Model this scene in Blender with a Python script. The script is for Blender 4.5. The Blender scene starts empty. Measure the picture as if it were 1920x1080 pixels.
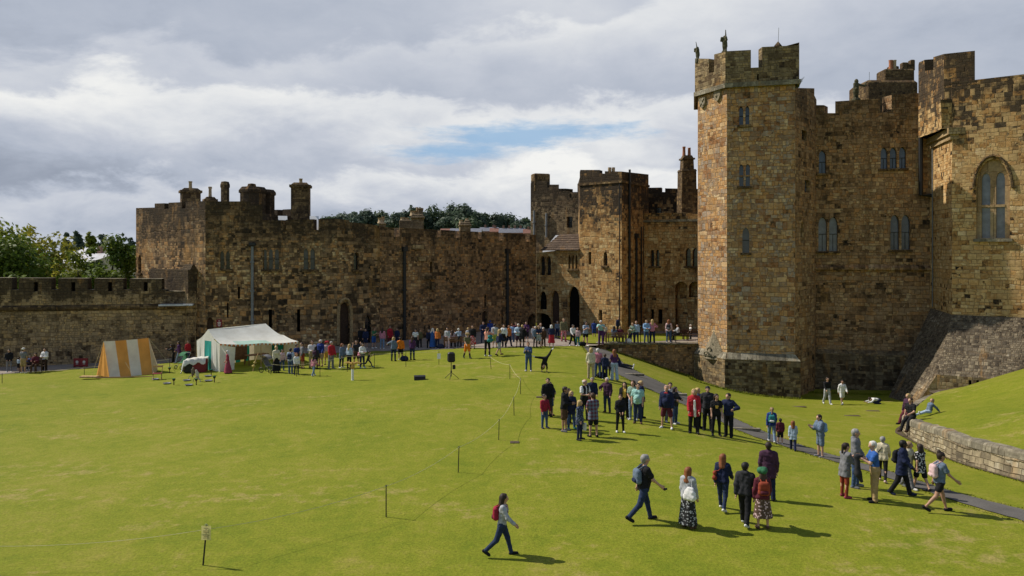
import bpy, math, random
import numpy as np
from mathutils import Vector, Matrix
from mathutils.geometry import tessellate_polygon
R = math.radians
rnd = random.Random(7)
SC = bpy.context.scene
COL = SC.collection
F, CX, HZ, CH = 1500.0, 960.0, 478.0, 7.2     # focal length in photo pixels, centre, horizon, eye height

def X(px, Y): return (px-CX)/F*Y
def Zp(py, Y): return CH-(py-HZ)*Y/F
def W(px, py, Y): return Vector((X(px, Y), Y, Zp(py, Y)))

# ---------------------------------------------------------------- node helper
class G:
    def __init__(s, nt): s.nt = nt
    def n(s, t, **k):
        o = s.nt.nodes.new(t)
        for a, v in k.items(): setattr(o, a, v)
        return o
    def put(s, sock, v):
        if hasattr(v, 'is_linked') or isinstance(v, bpy.types.NodeSocket): s.nt.links.new(v, sock)
        elif isinstance(v, (tuple, list)) and len(v) == 3 and sock.type == 'RGBA': sock.default_value = (*v, 1)
        else: sock.default_value = v
    def m(s, op, a, b=None, c=None, clamp=False):
        o = s.n('ShaderNodeMath', operation=op, use_clamp=clamp)
        s.put(o.inputs[0], a)
        if b is not None: s.put(o.inputs[1], b)
        if c is not None: s.put(o.inputs[2], c)
        return o.outputs[0]
    def mix(s, f, a, b, mode='MIX'):
        o = s.n('ShaderNodeMix', data_type='RGBA', blend_type=mode)
        s.put(o.inputs[0], f); s.put(o.inputs[6], a); s.put(o.inputs[7], b)
        return o.outputs[2]
    def ramp(s, f, stops, interp='LINEAR'):
        o = s.n('ShaderNodeValToRGB'); cr = o.color_ramp; cr.interpolation = interp
        while len(cr.elements) < len(stops): cr.elements.new(.5)
        for e, (p, c) in zip(cr.elements, stops):
            e.position = p; e.color = (*c, 1) if isinstance(c, (tuple, list)) else (c, c, c, 1)
        s.put(o.inputs[0], f); return o.outputs[0]
    def sst(s, v, a, b, lo=0., hi=1.):
        o = s.n('ShaderNodeMapRange', interpolation_type='SMOOTHSTEP')
        s.put(o.inputs[0], v); s.put(o.inputs[1], a); s.put(o.inputs[2], b); s.put(o.inputs[3], lo); s.put(o.inputs[4], hi)
        return o.outputs[0]
    def noise(s, vec, scale, detail=2., rough=.5, dim='3D', dist=0., w=None):
        o = s.n('ShaderNodeTexNoise', noise_dimensions=dim)
        if vec is not None: s.put(o.inputs['Vector'], vec)
        if w is not None: s.put(o.inputs['W'], w)
        o.inputs['Scale'].default_value = scale; o.inputs['Detail'].default_value = detail
        o.inputs['Roughness'].default_value = rough; o.inputs['Distortion'].default_value = dist
        return o.outputs[0]
    def xyz(s, x, y, z=0.):
        o = s.n('ShaderNodeCombineXYZ'); s.put(o.inputs[0], x); s.put(o.inputs[1], y); s.put(o.inputs[2], z); return o.outputs[0]
    def sep(s, v):
        o = s.n('ShaderNodeSeparateXYZ'); s.put(o.inputs[0], v); return o.outputs
    def white(s, vec):
        o = s.n('ShaderNodeTexWhiteNoise', noise_dimensions='3D'); s.put(o.inputs[0], vec); return o.outputs
    def bump(s, h, st=.5, d=.05):
        o = s.n('ShaderNodeBump'); o.inputs['Strength'].default_value = st; o.inputs['Distance'].default_value = d
        s.put(o.inputs['Height'], h); return o.outputs[0]

MATS = {}
def mat(name):
    m = bpy.data.materials.new(name); m.use_nodes = True
    g = G(m.node_tree); b = m.node_tree.nodes['Principled BSDF']
    MATS[name] = m
    return m, g, b

def masonry(name, bh, bw, cols, soot=(99, 100, 0), streak=.4, mort=(.15, .105, .06), patch=.35, seed=0., rough=.5, bst=.8, lump=.0, fine_k=.62):
    """irregular coursed rubble and ashlar: u,v in metres from the UV map"""
    m, g, b = mat(name)
    if bh < 1: bh *= .84; bw *= .86
    uv = g.sep(g.n('ShaderNodeTexCoord').outputs['UV'])
    u0, v0 = uv[0], uv[1]
    def layer(bh, bw, sd):
        wob = g.noise(g.xyz(u0, v0, sd), .9, 2)
        v1 = g.m('ADD', v0, g.m('MULTIPLY', g.m('SUBTRACT', wob, .5), .16))
        v1 = g.m('ADD', v1, g.m('MULTIPLY', g.noise(None, 1.1/bh*.45, 1, dim='1D', w=g.m('ADD', v0, sd)), bh*1.2))
        vr = g.m('DIVIDE', v1, bh); row = g.m('FLOOR', vr); fv = g.m('FRACT', vr)
        rw = g.white(g.xyz(row, sd, 3.1)); w = g.m('MULTIPLY_ADD', rw[0], bw*.9, bw*.55)
        u1 = g.m('ADD', u0, g.m('MULTIPLY', g.noise(g.xyz(u0, g.m('MULTIPLY', row, 7.3), sd), 1.0/bw*.7, 1), bw*1.3))
        ur = g.m('ADD', g.m('DIVIDE', u1, w), g.m('MULTIPLY', rw[0], 37.)); col = g.m('FLOOR', ur); fu = g.m('FRACT', ur)
        du = g.m('MULTIPLY', g.m('MINIMUM', fu, g.m('SUBTRACT', 1., fu)), w); dv = g.m('MULTIPLY', g.m('MINIMUM', fv, g.m('SUBTRACT', 1., fv)), bh)
        return g.m('MINIMUM', du, dv), g.white(g.xyz(col, row, sd+.5))
    dA, iA = layer(bh, bw, seed); dB, iB = layer(bh*fine_k, bw*fine_k*.9, seed+50)
    sel = g.m('GREATER_THAN', g.m('ADD', g.noise(g.xyz(u0, v0, seed+77), .5, 3, .6), g.m('MULTIPLY', g.m('SUBTRACT', iA[0], .5), .16)), .50)
    def pick(a, b2): return g.m('ADD', a, g.m('MULTIPLY', sel, g.m('SUBTRACT', b2, a)))
    d = pick(dA, dB); idn = pick(iA[0], iB[0])
    d = g.m('ADD', d, g.m('MULTIPLY', g.m('SUBTRACT', g.noise(g.xyz(u0, v0, seed), 9., 2), .5), .05))
    blk = g.sst(d, .0, .028)
    big = g.noise(g.xyz(u0, v0, seed+3), .3, 4, .65)
    idv = g.m('ADD', g.m('MULTIPLY', idn, 1.-patch), g.m('MULTIPLY', g.sst(big, .3, .7), patch), clamp=True)
    idv = g.m('ADD', idv, g.m('MULTIPLY', g.m('SUBTRACT', g.noise(g.xyz(u0, v0, seed+61), 3.3, 4, .7), .5), .5), clamp=True)
    c = g.ramp(idv, cols, 'LINEAR')
    fine = g.noise(g.xyz(u0, v0, g.m('MULTIPLY', idn, 40.)), 4.2, 5, .72)
    c = g.mix(rough, c, g.ramp(fine, [(.25, .15), (.5, .5), (.78, .95)]), 'OVERLAY')
    c = g.mix(g.m('MULTIPLY', g.m('SUBTRACT', 1., blk), .55), c, mort)
    # soot, rust and lichen stains with their own shape
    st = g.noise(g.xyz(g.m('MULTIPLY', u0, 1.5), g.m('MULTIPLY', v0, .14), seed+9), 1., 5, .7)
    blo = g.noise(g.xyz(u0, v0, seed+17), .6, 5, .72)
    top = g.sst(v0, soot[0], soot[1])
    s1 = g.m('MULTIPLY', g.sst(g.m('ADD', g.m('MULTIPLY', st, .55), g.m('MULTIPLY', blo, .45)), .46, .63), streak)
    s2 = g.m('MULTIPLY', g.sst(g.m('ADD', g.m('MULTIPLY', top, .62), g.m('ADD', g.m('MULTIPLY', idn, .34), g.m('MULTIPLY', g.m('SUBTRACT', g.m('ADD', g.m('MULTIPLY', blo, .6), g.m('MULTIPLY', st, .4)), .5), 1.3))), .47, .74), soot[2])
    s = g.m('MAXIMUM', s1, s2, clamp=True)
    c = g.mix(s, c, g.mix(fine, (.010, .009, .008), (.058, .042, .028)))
    rust = g.m('MULTIPLY', g.sst(g.noise(g.xyz(g.m('MULTIPLY', u0, 1.2), g.m('MULTIPLY', v0, .3), seed+41), .8, 4, .65), .58, .7), .42)
    c = g.mix(rust, c, (.37, .195, .055))
    lich = g.m('MULTIPLY', g.sst(g.noise(g.xyz(u0, v0, seed+31), 1.7, 4, .75), .63, .71), .45)
    c = g.mix(lich, c, (.20, .18, .125))
    hs = g.n('ShaderNodeHueSaturation'); hs.inputs['Saturation'].default_value = .97; hs.inputs['Value'].default_value = 1.06; g.put(hs.inputs['Color'], c); c = hs.outputs[0]
    g.put(b.inputs['Base Color'], c); b.inputs['Roughness'].default_value = .93
    b.inputs['Specular IOR Level'].default_value = .12
    h = g.m('ADD', g.m('MULTIPLY', blk, g.m('MULTIPLY_ADD', idn, .6, .6)), g.m('MULTIPLY', fine, .55+lump))
    g.put(b.inputs['Normal'], g.bump(h, bst, .06))
    return m

TAN = (.49, .315, .15); HON = (.43, .235, .085); OCH = (.27, .12, .04); GRB = (.26, .18, .112); GRY = (.30, .25, .195); DKB = (.08, .05, .025); BLK = (.018, .015, .012); ORG = (.39, .19, .055)
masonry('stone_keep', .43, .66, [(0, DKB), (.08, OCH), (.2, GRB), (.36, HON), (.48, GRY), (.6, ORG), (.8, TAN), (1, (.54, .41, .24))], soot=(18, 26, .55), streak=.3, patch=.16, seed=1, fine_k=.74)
masonry('stone_parapet', .42, .7, [(0, BLK), (.12, DKB), (.35, (.19, .14, .075)), (.6, (.25, .185, .1)), (.8, (.29, .2, .09)), (1, (.37, .3, .18))], streak=.55, patch=.3, seed=22)
masonry('stone_keep_base', .45, .85, [(0, BLK), (.15, DKB), (.35, (.16, .12, .07)), (.6, (.23, .175, .1)), (.8, (.27, .18, .08)), (1, (.34, .28, .18))], streak=.6, patch=.3, seed=2)
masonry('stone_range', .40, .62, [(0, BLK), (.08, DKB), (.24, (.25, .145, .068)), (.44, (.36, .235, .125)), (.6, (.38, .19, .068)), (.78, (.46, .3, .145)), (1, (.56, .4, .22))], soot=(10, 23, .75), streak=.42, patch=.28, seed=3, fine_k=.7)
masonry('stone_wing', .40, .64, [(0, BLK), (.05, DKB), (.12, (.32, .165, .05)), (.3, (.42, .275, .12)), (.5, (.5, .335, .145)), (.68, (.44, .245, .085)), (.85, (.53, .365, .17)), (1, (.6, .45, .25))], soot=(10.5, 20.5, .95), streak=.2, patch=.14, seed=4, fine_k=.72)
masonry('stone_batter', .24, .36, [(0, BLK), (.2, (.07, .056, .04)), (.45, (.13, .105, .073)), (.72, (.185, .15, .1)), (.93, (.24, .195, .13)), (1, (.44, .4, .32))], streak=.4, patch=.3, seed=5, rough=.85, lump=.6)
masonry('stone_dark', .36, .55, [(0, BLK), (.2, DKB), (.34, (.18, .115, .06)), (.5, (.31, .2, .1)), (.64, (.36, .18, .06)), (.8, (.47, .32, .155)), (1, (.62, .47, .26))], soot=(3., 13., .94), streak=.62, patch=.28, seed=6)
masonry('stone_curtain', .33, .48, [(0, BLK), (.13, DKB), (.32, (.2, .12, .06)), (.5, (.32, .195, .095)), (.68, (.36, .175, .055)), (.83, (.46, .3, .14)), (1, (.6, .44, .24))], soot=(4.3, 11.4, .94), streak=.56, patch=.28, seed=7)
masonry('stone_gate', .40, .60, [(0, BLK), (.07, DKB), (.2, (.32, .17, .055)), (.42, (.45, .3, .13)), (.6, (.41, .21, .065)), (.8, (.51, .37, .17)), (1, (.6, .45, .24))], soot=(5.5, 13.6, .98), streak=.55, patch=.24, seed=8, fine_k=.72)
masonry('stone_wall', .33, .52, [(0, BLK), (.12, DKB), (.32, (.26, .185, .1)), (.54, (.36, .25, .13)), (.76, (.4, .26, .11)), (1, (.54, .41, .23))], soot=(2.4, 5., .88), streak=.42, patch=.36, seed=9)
masonry('stone_low', .26, .5, [(0, (.10, .085, .06)), (.25, (.19, .155, .1)), (.5, (.29, .235, .145)), (.75, (.33, .275, .175)), (1, (.46, .42, .32))], streak=.5, patch=.3, seed=10)
masonry('stone_cap', 5, 1.1, [(0, (.11, .1, .075)), (.4, (.2, .175, .125)), (.7, (.26, .23, .165)), (1, (.35, .32, .25))], streak=.42, patch=.4, seed=11, rough=.8)
masonry('stone_dressed', .45, .7, [(0, (.24, .155, .075)), (.5, (.34, .24, .12)), (1, (.42, .31, .17))], streak=.3, patch=.3, seed=12)
masonry('stone_chimney', .33, .5, [(0, BLK), (.3, DKB), (.55, (.13, .085, .042)), (.82, (.23, .15, .065)), (1, (.32, .22, .1))], soot=(9, 30, .35), streak=.5, patch=.3, seed=13)
masonry('stone_town', .35, .6, [(0, (.12, .09, .055)), (.5, (.22, .165, .1)), (1, (.32, .25, .16))], streak=.35, seed=14)

def flat(name, c, rough=.7, spec=.3, metal=0., var=.25, vs=6., bump=0.):
    if name in MATS: return MATS[name]
    m, g, b = mat(name)
    co = g.n('ShaderNodeTexCoord').outputs['Object']
    nz = g.noise(co, vs, 3, .6)
    lo = tuple(x*(1-var) for x in c); hi = tuple(min(1, x*(1+var)) for x in c)
    g.put(b.inputs['Base Color'], g.ramp(nz, [(.3, lo), (.7, hi)]))
    b.inputs['Roughness'].default_value = rough; b.inputs['Specular IOR Level'].default_value = spec
    b.inputs['Metallic'].default_value = metal
    if bump: g.put(b.inputs['Normal'], g.bump(g.noise(co, vs*3, 3), bump, .02))
    return m

flat('lead', (.42, .44, .47), .5, .4, var=.2, vs=2)
flat('pipe_black', (.012, .012, .014), .5, .4)
flat('pipe_grey', (.16, .17, .18), .55, .4)
flat('terracotta', (.36, .15, .08), .8, .2)
flat('pot_buff', (.4, .3, .18), .8, .2)
flat('wood_door', (.055, .03, .018), .75, .25, var=.4, vs=9)
flat('wood_brown', (.16, .075, .035), .65, .3, var=.35, vs=9)
flat('wood_pale', (.42, .27, .12), .7, .3, var=.3, vs=9)
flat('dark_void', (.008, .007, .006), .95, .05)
flat('black_plastic', (.012, .012, .015), .5, .4)
flat('steel', (.3, .3, .3), .35, .5, .8)
flat('white_paint_and_sheen', (.75, .74, .72), .5, .4, var=.05)
flat('rope_fibre', (.55, .50, .30), .85, .1)
flat('post_dark', (.02, .017, .015), .6, .3)
flat('statue_stone', (.085, .08, .05), .95, .1, var=.5, vs=5, bump=.6)
flat('carved_stone', (.22, .185, .125), .95, .1, var=.5, vs=9, bump=.6)
flat('sign_red', (.19, .02, .025), .6, .3, var=.1)
def paper(name, c):
    m, g, b = mat(name); nt = m.node_tree; co = g.n('ShaderNodeTexCoord').outputs['Object']; col = g.ramp(g.noise(co, 6., 3), [(.3, tuple(x*.92 for x in c)), (.7, c)])
    g.put(b.inputs['Base Color'], col); b.inputs['Roughness'].default_value = .6; tr = g.n('ShaderNodeBsdfTranslucent'); g.put(tr.inputs[0], col); mx = g.n('ShaderNodeMixShader'); mx.inputs[0].default_value = .45
    nt.links.new(b.outputs[0], mx.inputs[1]); nt.links.new(tr.outputs[0], mx.inputs[2]); nt.links.new(mx.outputs[0], nt.nodes['Material Output'].inputs[0])
paper('sign_yellow', (.86, .76, .34))
flat('sign_white', (.78, .77, .74), .6, .3, var=.05)
flat('ink', (.03, .03, .03), .7, .2)
flat('lead_flash', (.3, .31, .33), .6, .3)
flat('bird_feather', (.16, .13, .10), .85, .2, var=.6, vs=30)
flat('bird_pale', (.5, .47, .42), .85, .2, var=.4, vs=30)
flat('gold', (.45, .26, .06), .5, .4, var=.3)

def glass(name, c, rough):
    m, g, b = mat(name)
    co = g.n('ShaderNodeTexCoord').outputs['Object']
    nz = g.noise(co, 2.2, 2)
    g.put(b.inputs['Base Color'], g.ramp(nz, [(.3, tuple(x*.55 for x in c)), (.7, c)]))
    b.inputs['Roughness'].default_value = rough; b.inputs['Specular IOR Level'].default_value = .6
    g.put(b.inputs['Normal'], g.bump(g.noise(co, 3.5, 1), .12, .02))
    return m
glass('glass_blue', (.085, .10, .14), .12)
glass('glass_pale', (.2, .215, .25), .16)
glass('glass_dark', (.02, .022, .026), .15)

# ---------------------------------------------------------------- mesh builder
class MB:
    def __init__(s): s.v = []; s.f = []; s.mi = []
    def face(s, pts, mi=0):
        b = len(s.v); s.v += [tuple(p) for p in pts]; s.f.append(list(range(b, b+len(pts)))); s.mi.append(mi)
    def grid(s, rows, mi=0, close=False):
        b = len(s.v); n = len(rows[0])
        for r in rows: s.v += [tuple(p) for p in r]
        for i in range(len(rows)-1):
            for j in range(n if close else n-1):
                k = (j+1) % n
                s.f.append([b+i*n+j, b+i*n+k, b+(i+1)*n+k, b+(i+1)*n+j]); s.mi.append(mi)
    def box(s, c, d, rz=0., mi=0, top=None, bev=0.):
        cx, cy, cz = c; hx, hy, hz = d[0]/2, d[1]/2, d[2]/2
        tx, ty = (hx, hy) if top is None else (top[0]/2, top[1]/2)
        co, si = math.cos(rz), math.sin(rz)
        def q(x, y, z): return (cx+x*co-y*si, cy+x*si+y*co, cz+z)
        if bev > 0:
            e = bev
            rows = []
            for z, ins in ((-hz, e), (-hz+e, 0), (hz-e, 0), (hz, e)):
                ax, ay = (hx, hy) if z < 0 else (tx, ty)
                ax -= ins; ay -= ins
                k = e*.7 if ins == 0 else e*.3
                rows.append([q(-ax+k, -ay, z), q(ax-k, -ay, z), q(ax, -ay+k, z), q(ax, ay-k, z), q(ax-k, ay, z), q(-ax+k, ay, z), q(-ax, ay-k, z), q(-ax, -ay+k, z)])
            s.grid(rows, mi, True); s.face(rows[-1], mi); s.face(rows[0][::-1], mi); return
        lo = [q(-hx, -hy, -hz), q(hx, -hy, -hz), q(hx, hy, -hz), q(-hx, hy, -hz)]
        hi = [q(-tx, -ty, hz), q(tx, -ty, hz), q(tx, ty, hz), q(-tx, ty, hz)]
        b = len(s.v); s.v += lo+hi
        for f in ((3, 2, 1, 0), (4, 5, 6, 7), (0, 1, 5, 4), (1, 2, 6, 5), (2, 3, 7, 6), (3, 0, 4, 7)):
            s.f.append([b+i for i in f]); s.mi.append(mi)
    def tube(s, pts, r, n=6, mi=0, cap=True):
        pts = [Vector(p) for p in pts]; rs = r if isinstance(r, (list, tuple)) else [r]*len(pts)
        rows = []
        for i, p in enumerate(pts):
            d = (pts[min(i+1, len(pts)-1)]-pts[max(i-1, 0)])
            d = d.normalized() if d.length > 1e-9 else Vector((0, 0, 1))
            a = Vector((0, 0, 1)) if abs(d.z) < .9 else Vector((1, 0, 0))
            x = d.cross(a).normalized(); y = d.cross(x)
            rows.append([p+(x*math.cos(t)+y*math.sin(t))*rs[i] for t in [2*math.pi*k/n for k in range(n)]])
        s.grid(rows, mi, True)
        if cap: s.face(rows[0][::-1], mi); s.face(rows[-1], mi)
    def lathe(s, c, prof, n=12, mi=0):
        rows = [[(c[0]+r*math.cos(2*math.pi*k/n), c[1]+r*math.sin(2*math.pi*k/n), c[2]+z) for k in range(n)] for r, z in prof]
        s.grid(rows, mi, True); s.face(rows[0][::-1], mi); s.face(rows[-1], mi)
    def build(s, name, mats, parent=None, smooth=False, org=None, uv=False):
        me = bpy.data.meshes.new(name)
        v = s.v
        if org is None and parent is not None and parent.get('_world'): org = parent['_world']
        if org is not None: v = [(p[0]-org[0], p[1]-org[1], p[2]-org[2]) for p in v]
        me.from_pydata(v, [], s.f)
        if not isinstance(mats, (list, tuple)): mats = [mats]
        for m_ in mats: me.materials.append(MATS[m_] if isinstance(m_, str) else m_)
        if any(s.mi): me.polygons.foreach_set('material_index', s.mi)
        if smooth: me.polygons.foreach_set('use_smooth', [True]*len(me.polygons))
        if uv: uvbox(me, org or (0, 0, 0))
        me.update()
        o = bpy.data.objects.new(name, me); COL.objects.link(o)
        if parent is not None: o.parent = parent
        return o

def uvbox(me, org):
    L = me.uv_layers.new(name='UVMap'); vs = me.vertices
    for p in me.polygons:
        n = p.normal
        if abs(n.z) > .8:
            for li in p.loop_indices:
                c = vs[me.loops[li].vertex_index].co; L.data[li].uv = (c.x+org[0], c.y+org[1])
        else:
            t = Vector((-n.y, n.x)); t.normalize()
            for li in p.loop_indices:
                c = vs[me.loops[li].vertex_index].co
                L.data[li].uv = (t.x*(c.x+org[0])+t.y*(c.y+org[1]), c.z+org[2])

def tag(o, label=None, cat=None, group=None, kind=None):
    if label: o['label'] = label
    if cat: o['category'] = cat
    if group: o['group'] = group
    if kind: o['kind'] = kind
    return o
def empty(name, loc, label, cat, group=None, rz=0., world=False, kind='thing'):
    o = bpy.data.objects.new(name, None); COL.objects.link(o)
    o.location = loc; o.rotation_euler = (0, 0, rz); o.empty_display_size = .2
    tag(o, label, cat, group, kind)
    if world: o['_world'] = list(loc)
    return o
def sub(parent):      # lets a part (built in its thing's frame) take sub-parts in the same coordinates
    return parent

# ---------------------------------------------------------------- terrain
CP = [(945,1043,7.6),(380,1060,7.6),(0,1080,7.7),(724,970,7.4),(1205,978,7.2),(1395,985,7.3),(1765,958,7.3),(1640,940,7.25),(1900,1060,7.4),(1500,1075,7.45),
 (859,887,7.3),(935,825,7.2),(963,778,7.15),(500,850,7.35),(200,850,7.6),(0,850,7.8),(1195,793,7.15),(1365,819,7.35),(1250,803,7.25),(1085,825,7.2),(1020,800,7.2),
 (990,695,6.95),(916,667,6.95),(875,672,7.05),(750,675,7.2),(660,690,7.3),(550,695,7.4),(430,700,7.5),(300,710,7.7),(150,710,7.9),(0,705,8.05),
 (690,650,7.15),(850,640,7.1),(1000,624,7.05),(1080,640,7.0),(1110,708,6.95),(1150,700,6.95),(1140,655,7.0),(1540,856,8.0),(1448,828,8.1),(1487,843,8.0),(1560,757,10.3),
 (1400,745,10.3),(1310,715,9.8),(1230,688,8.6),(1640,757,10.2),(1692,796,8.6),(1740,842,8.3),(1820,874,7.9),(1920,902,7.6),(1300,757,8.5),(1400,808,8.0),(1210,722,7.6),
 (60,688,8.1),(300,672,7.9),(500,660,7.3),(1850,745,10.2)]
_c = []
for a, b_, d in CP:
    y = d*F/(b_-HZ); _c.append(((a-CX)/F*y, y, CH-d))
_c += [(-30, 20, -.5), (30, 16, -.3), (0, 14, -.45), (-30, 40, -.6), (48, 50, -1), (48, 30, -.5), (26, 68, -2.9), (14, 68, -2.5), (5, 78, .1), (-20, 75, 0)]
_c = np.array(_c); _P = _c[:, :2]
def _U(r): return np.where(r > 1e-6, r*r*np.log(np.maximum(r, 1e-6)), 0)
_n = len(_P)
_A = np.zeros((_n+3, _n+3))
_A[:_n, :_n] = _U(np.linalg.norm(_P[:, None]-_P[None], axis=2))+np.eye(_n)*25.0
_A[:_n, _n] = 1; _A[:_n, _n+1:] = _P; _A[_n, :_n] = 1; _A[_n+1:, :_n] = _P.T
_w = np.linalg.solve(_A, np.concatenate([_c[:, 2], [0, 0, 0]]))
def HT(x, y):
    x = np.clip(np.asarray(x, float), -36, 40); y = np.clip(np.asarray(y, float), 13, 80)
    r = np.sqrt((x[..., None]-_P[:, 0])**2+(y[..., None]-_P[:, 1])**2)
    return _U(r)@_w[:_n]+_w[_n]+_w[_n+1]*x+_w[_n+2]*y
TERZ, TERY = .22, 63.5
def ground(x, y):
    if y > TERY and X(1135, y) < x < X(1330, y): return TERZ
    z = float(HT(x, y))
    if y > 62 and X(1060, y) < x < X(1135, y): z = max(z, .12)
    return z
def ray(px, py):
    Y = 9.
    while Y < 100:
        if Zp(py, Y) <= ground(X(px, Y), Y): break
        Y += .04
    return Y

def terrain():
    xs = np.concatenate([[-3000, -900, -300, -120, -70], np.arange(-50, 54, .55), [75, 130, 320, 900, 3000]])
    ys = np.concatenate([[-3000, -600, -120, -30, -5, 4, 9], np.arange(12, 84, .55), [95, 120, 160, 260, 600, 1200, 3500]])
    gx, gy = np.meshgrid(xs, ys); gz = HT(gx, gy)
    mb = MB(); nx = len(xs)
    mb.v = [(float(a), float(b_), float(c)) for a, b_, c in zip(gx.ravel(), gy.ravel(), gz.ravel())]
    for i in range(len(ys)-1):
        for j in range(nx-1):
            mb.f.append([i*nx+j, i*nx+j+1, (i+1)*nx+j+1, (i+1)*nx+j]); mb.mi.append(0)
    o = mb.build('lawn', 'grass', smooth=True); tag(o, kind='structure')

def grass_mat(name='grass', k=1.):
    m, g, b = mat(name)
    co = g.n('ShaderNodeTexCoord').outputs['Object']
    p = g.sep(co)
    fl = g.xyz(p[0], p[1], 0.)
    big = g.noise(fl, .10, 3, .6); mid = g.noise(fl, .42, 4, .62, dist=.4); sml = g.noise(fl, 2.1, 4, .7); fin = g.noise(fl, 13., 4, .8)
    wide = g.noise(g.xyz(g.m('MULTIPLY', p[0], .35), g.m('MULTIPLY', p[1], .8), 4.), .6, 4, .6)
    v = g.m('ADD', g.m('ADD', g.m('MULTIPLY', big, .28), g.m('MULTIPLY', mid, .36)), g.m('MULTIPLY', sml, .42))
    c = g.ramp(v, [(.28, (.078*k, .116*k, .007)), (.42, (.138*k, .170*k, .011)), (.54, (.184*k, .200*k, .016)), (.68, (.248*k, .224*k, .040))])
    dry = g.m('MULTIPLY', g.sst(g.m('ADD', g.m('MULTIPLY', wide, .55), g.m('MULTIPLY', sml, .45)), .545, .68), .62)
    c = g.mix(dry, c, (.33*k, .25*k, .10*k))
    c = g.mix(.55, c, g.ramp(fin, [(.30, .18), (.5, .5), (.70, .8)]), 'OVERLAY')
    g.put(b.inputs['Base Color'], c); b.inputs['Roughness'].default_value = .9; b.inputs['Specular IOR Level'].default_value = .12
    g.put(b.inputs['Normal'], g.bump(g.m('ADD', fin, sml), .5, .05))
grass_mat(); grass_mat('grass_bank', .95)
def gravel_mat(name, a, b2, bst=.5):
    m, g, b = mat(name)
    co = g.n('ShaderNodeTexCoord').outputs['Object']
    f1 = g.noise(co, 26., 3, .8); f2 = g.noise(co, .7, 4, .6)
    v = g.m('ADD', g.m('MULTIPLY', f1, .45), g.m('MULTIPLY', f2, .55))
    g.put(b.inputs['Base Color'], g.ramp(v, [(.32, a), (.66, b2)])); b.inputs['Roughness'].default_value = .95; b.inputs['Specular IOR Level'].default_value = .12
    g.put(b.inputs['Normal'], g.bump(f1, bst, .03))
gravel_mat('gravel', (.19, .155, .125), (.34, .29, .245))
gravel_mat('asphalt', (.07, .066, .06), (.15, .14, .128))
gravel_mat('soil', (.06, .045, .03), (.13, .1, .07))
terrain()

def ribbon(name, left, right, m, dz=.02, zf=None, nsub=10, step=1):
    """sheet between two ground polylines, draped on the terrain"""
    mb = MB(); rows = []
    for (a, b_) in zip(left, right):
        r = []
        for k in range(nsub+1):
            t = k/nsub; x = a[0]+(b_[0]-a[0])*t; y = a[1]+(b_[1]-a[1])*t
            z = zf(x, y) if zf else float(HT(x, y))+dz
            r.append((x, y, z))
        rows.append(r)
    mb.grid(rows)
    return tag(mb.build(name, m, smooth=True), kind='structure')
def interp(pts, n):
    pts = [Vector(p) for p in pts]; out = []
    d = [0]
    for a, b_ in zip(pts, pts[1:]): d.append(d[-1]+(b_-a).length)
    for k in range(n+1):
        t = d[-1]*k/n; i = max(j for j in range(len(d)-1) if d[j] <= t+1e-9)
        q = (t-d[i])/max(1e-9, d[i+1]-d[i]); out.append(pts[i].lerp(pts[i+1], min(1, q)))
    return out
def gp(px, py):
    Y = ray(px, py); return (X(px, Y), Y)
def smooth_line(pts, it=2):
    for _ in range(it):
        o = [pts[0]]
        for a, b_ in zip(pts, pts[1:]):
            a, b_ = Vector(a), Vector(b_); o += [tuple(a*.75+b_*.25), tuple(a*.25+b_*.75)]
        o.append(pts[-1]); pts = o
    return pts
# forecourt gravel in front of the curtain wall and along the low wall
fr = [(-80,708),(0,702),(150,692),(310,681),(420,668),(640,662),(700,659),(760,657.5),(850,654),(950,652),(1050,650),(1100,649.5),(1140,649)]
fl_ = [gp(*p) for p in fr]
bk = [(X(p[0], q), q) for p, q in zip(fr, (62, 62, 62.5, 63, 62, 65, 67, 69, 73, 77, 79, 78, 76))]
def zplaza(x, y): return max(float(HT(x, y))+.02, .14 if x > X(1060, y) and y > 62 else -9)
ribbon('gravel_forecourt', [(p[0], p[1]+.12*math.sin(i*1.7)+.1*math.sin(i*.63)) for i, p in enumerate(interp(fl_, 140))], interp(bk, 140), 'gravel', zf=zplaza, nsub=24)
tl = [(X(p, TERY-.35), TERY-.35) for p in (1128, 1335)]; tb = [(X(p, 78.), 78.) for p in (1128, 1335)]
ribbon('terrace_path', interp(tl, 30), interp(tb, 30), 'gravel', zf=lambda x, y: TERZ, nsub=8)
def onz(px, py, z): Y = (CH-z)*F/(py-HZ); return (X(px, Y), Y)
gf = [onz(*p, TERZ+.012) for p in ((1062,636),(1085,641),(1110,643.5),(1160,643),(1220,640.5),(1292,635.5))]
gb = [onz(*p, TERZ+.012) for p in ((1040,631),(1085,626),(1110,625),(1160,625),(1220,625),(1292,625))]
ribbon('terrace_lawn', interp(gf, 30), interp(gb, 30), 'grass', zf=lambda x, y: TERZ+.012, nsub=4)
pl = [(2700,1215),(2300,1092),(2040,1012),(1920,978),(1800,944),(1700,910),(1600,876),(1540,859),(1450,830),(1395,813),(1320,775),(1250,744),(1205,725),(1160,704),(1120,678),(1100,660),(1095,650)]
pr = [(2700,1178),(2300,1066),(2040,990),(1920,957),(1800,928),(1700,896),(1600,864),(1540,848),(1462,820),(1420,806),(1345,770),(1285,740),(1240,718),(1200,700),(1160,676),(1135,656),(1131,649.5)]
pl = smooth_line([gp(*p) for p in pl]); pr = smooth_line([gp(*p) for p in pr])
def rough(line, a):
    r = random.Random(len(line)); return [(p[0]+r.uniform(-a, a), p[1]+r.uniform(-a, a)*1.4) for p in line]
ribbon('asphalt_path', rough(interp(pl, 240), .05), rough(interp(pr, 240), .05), 'asphalt', dz=.025, nsub=4)
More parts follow.
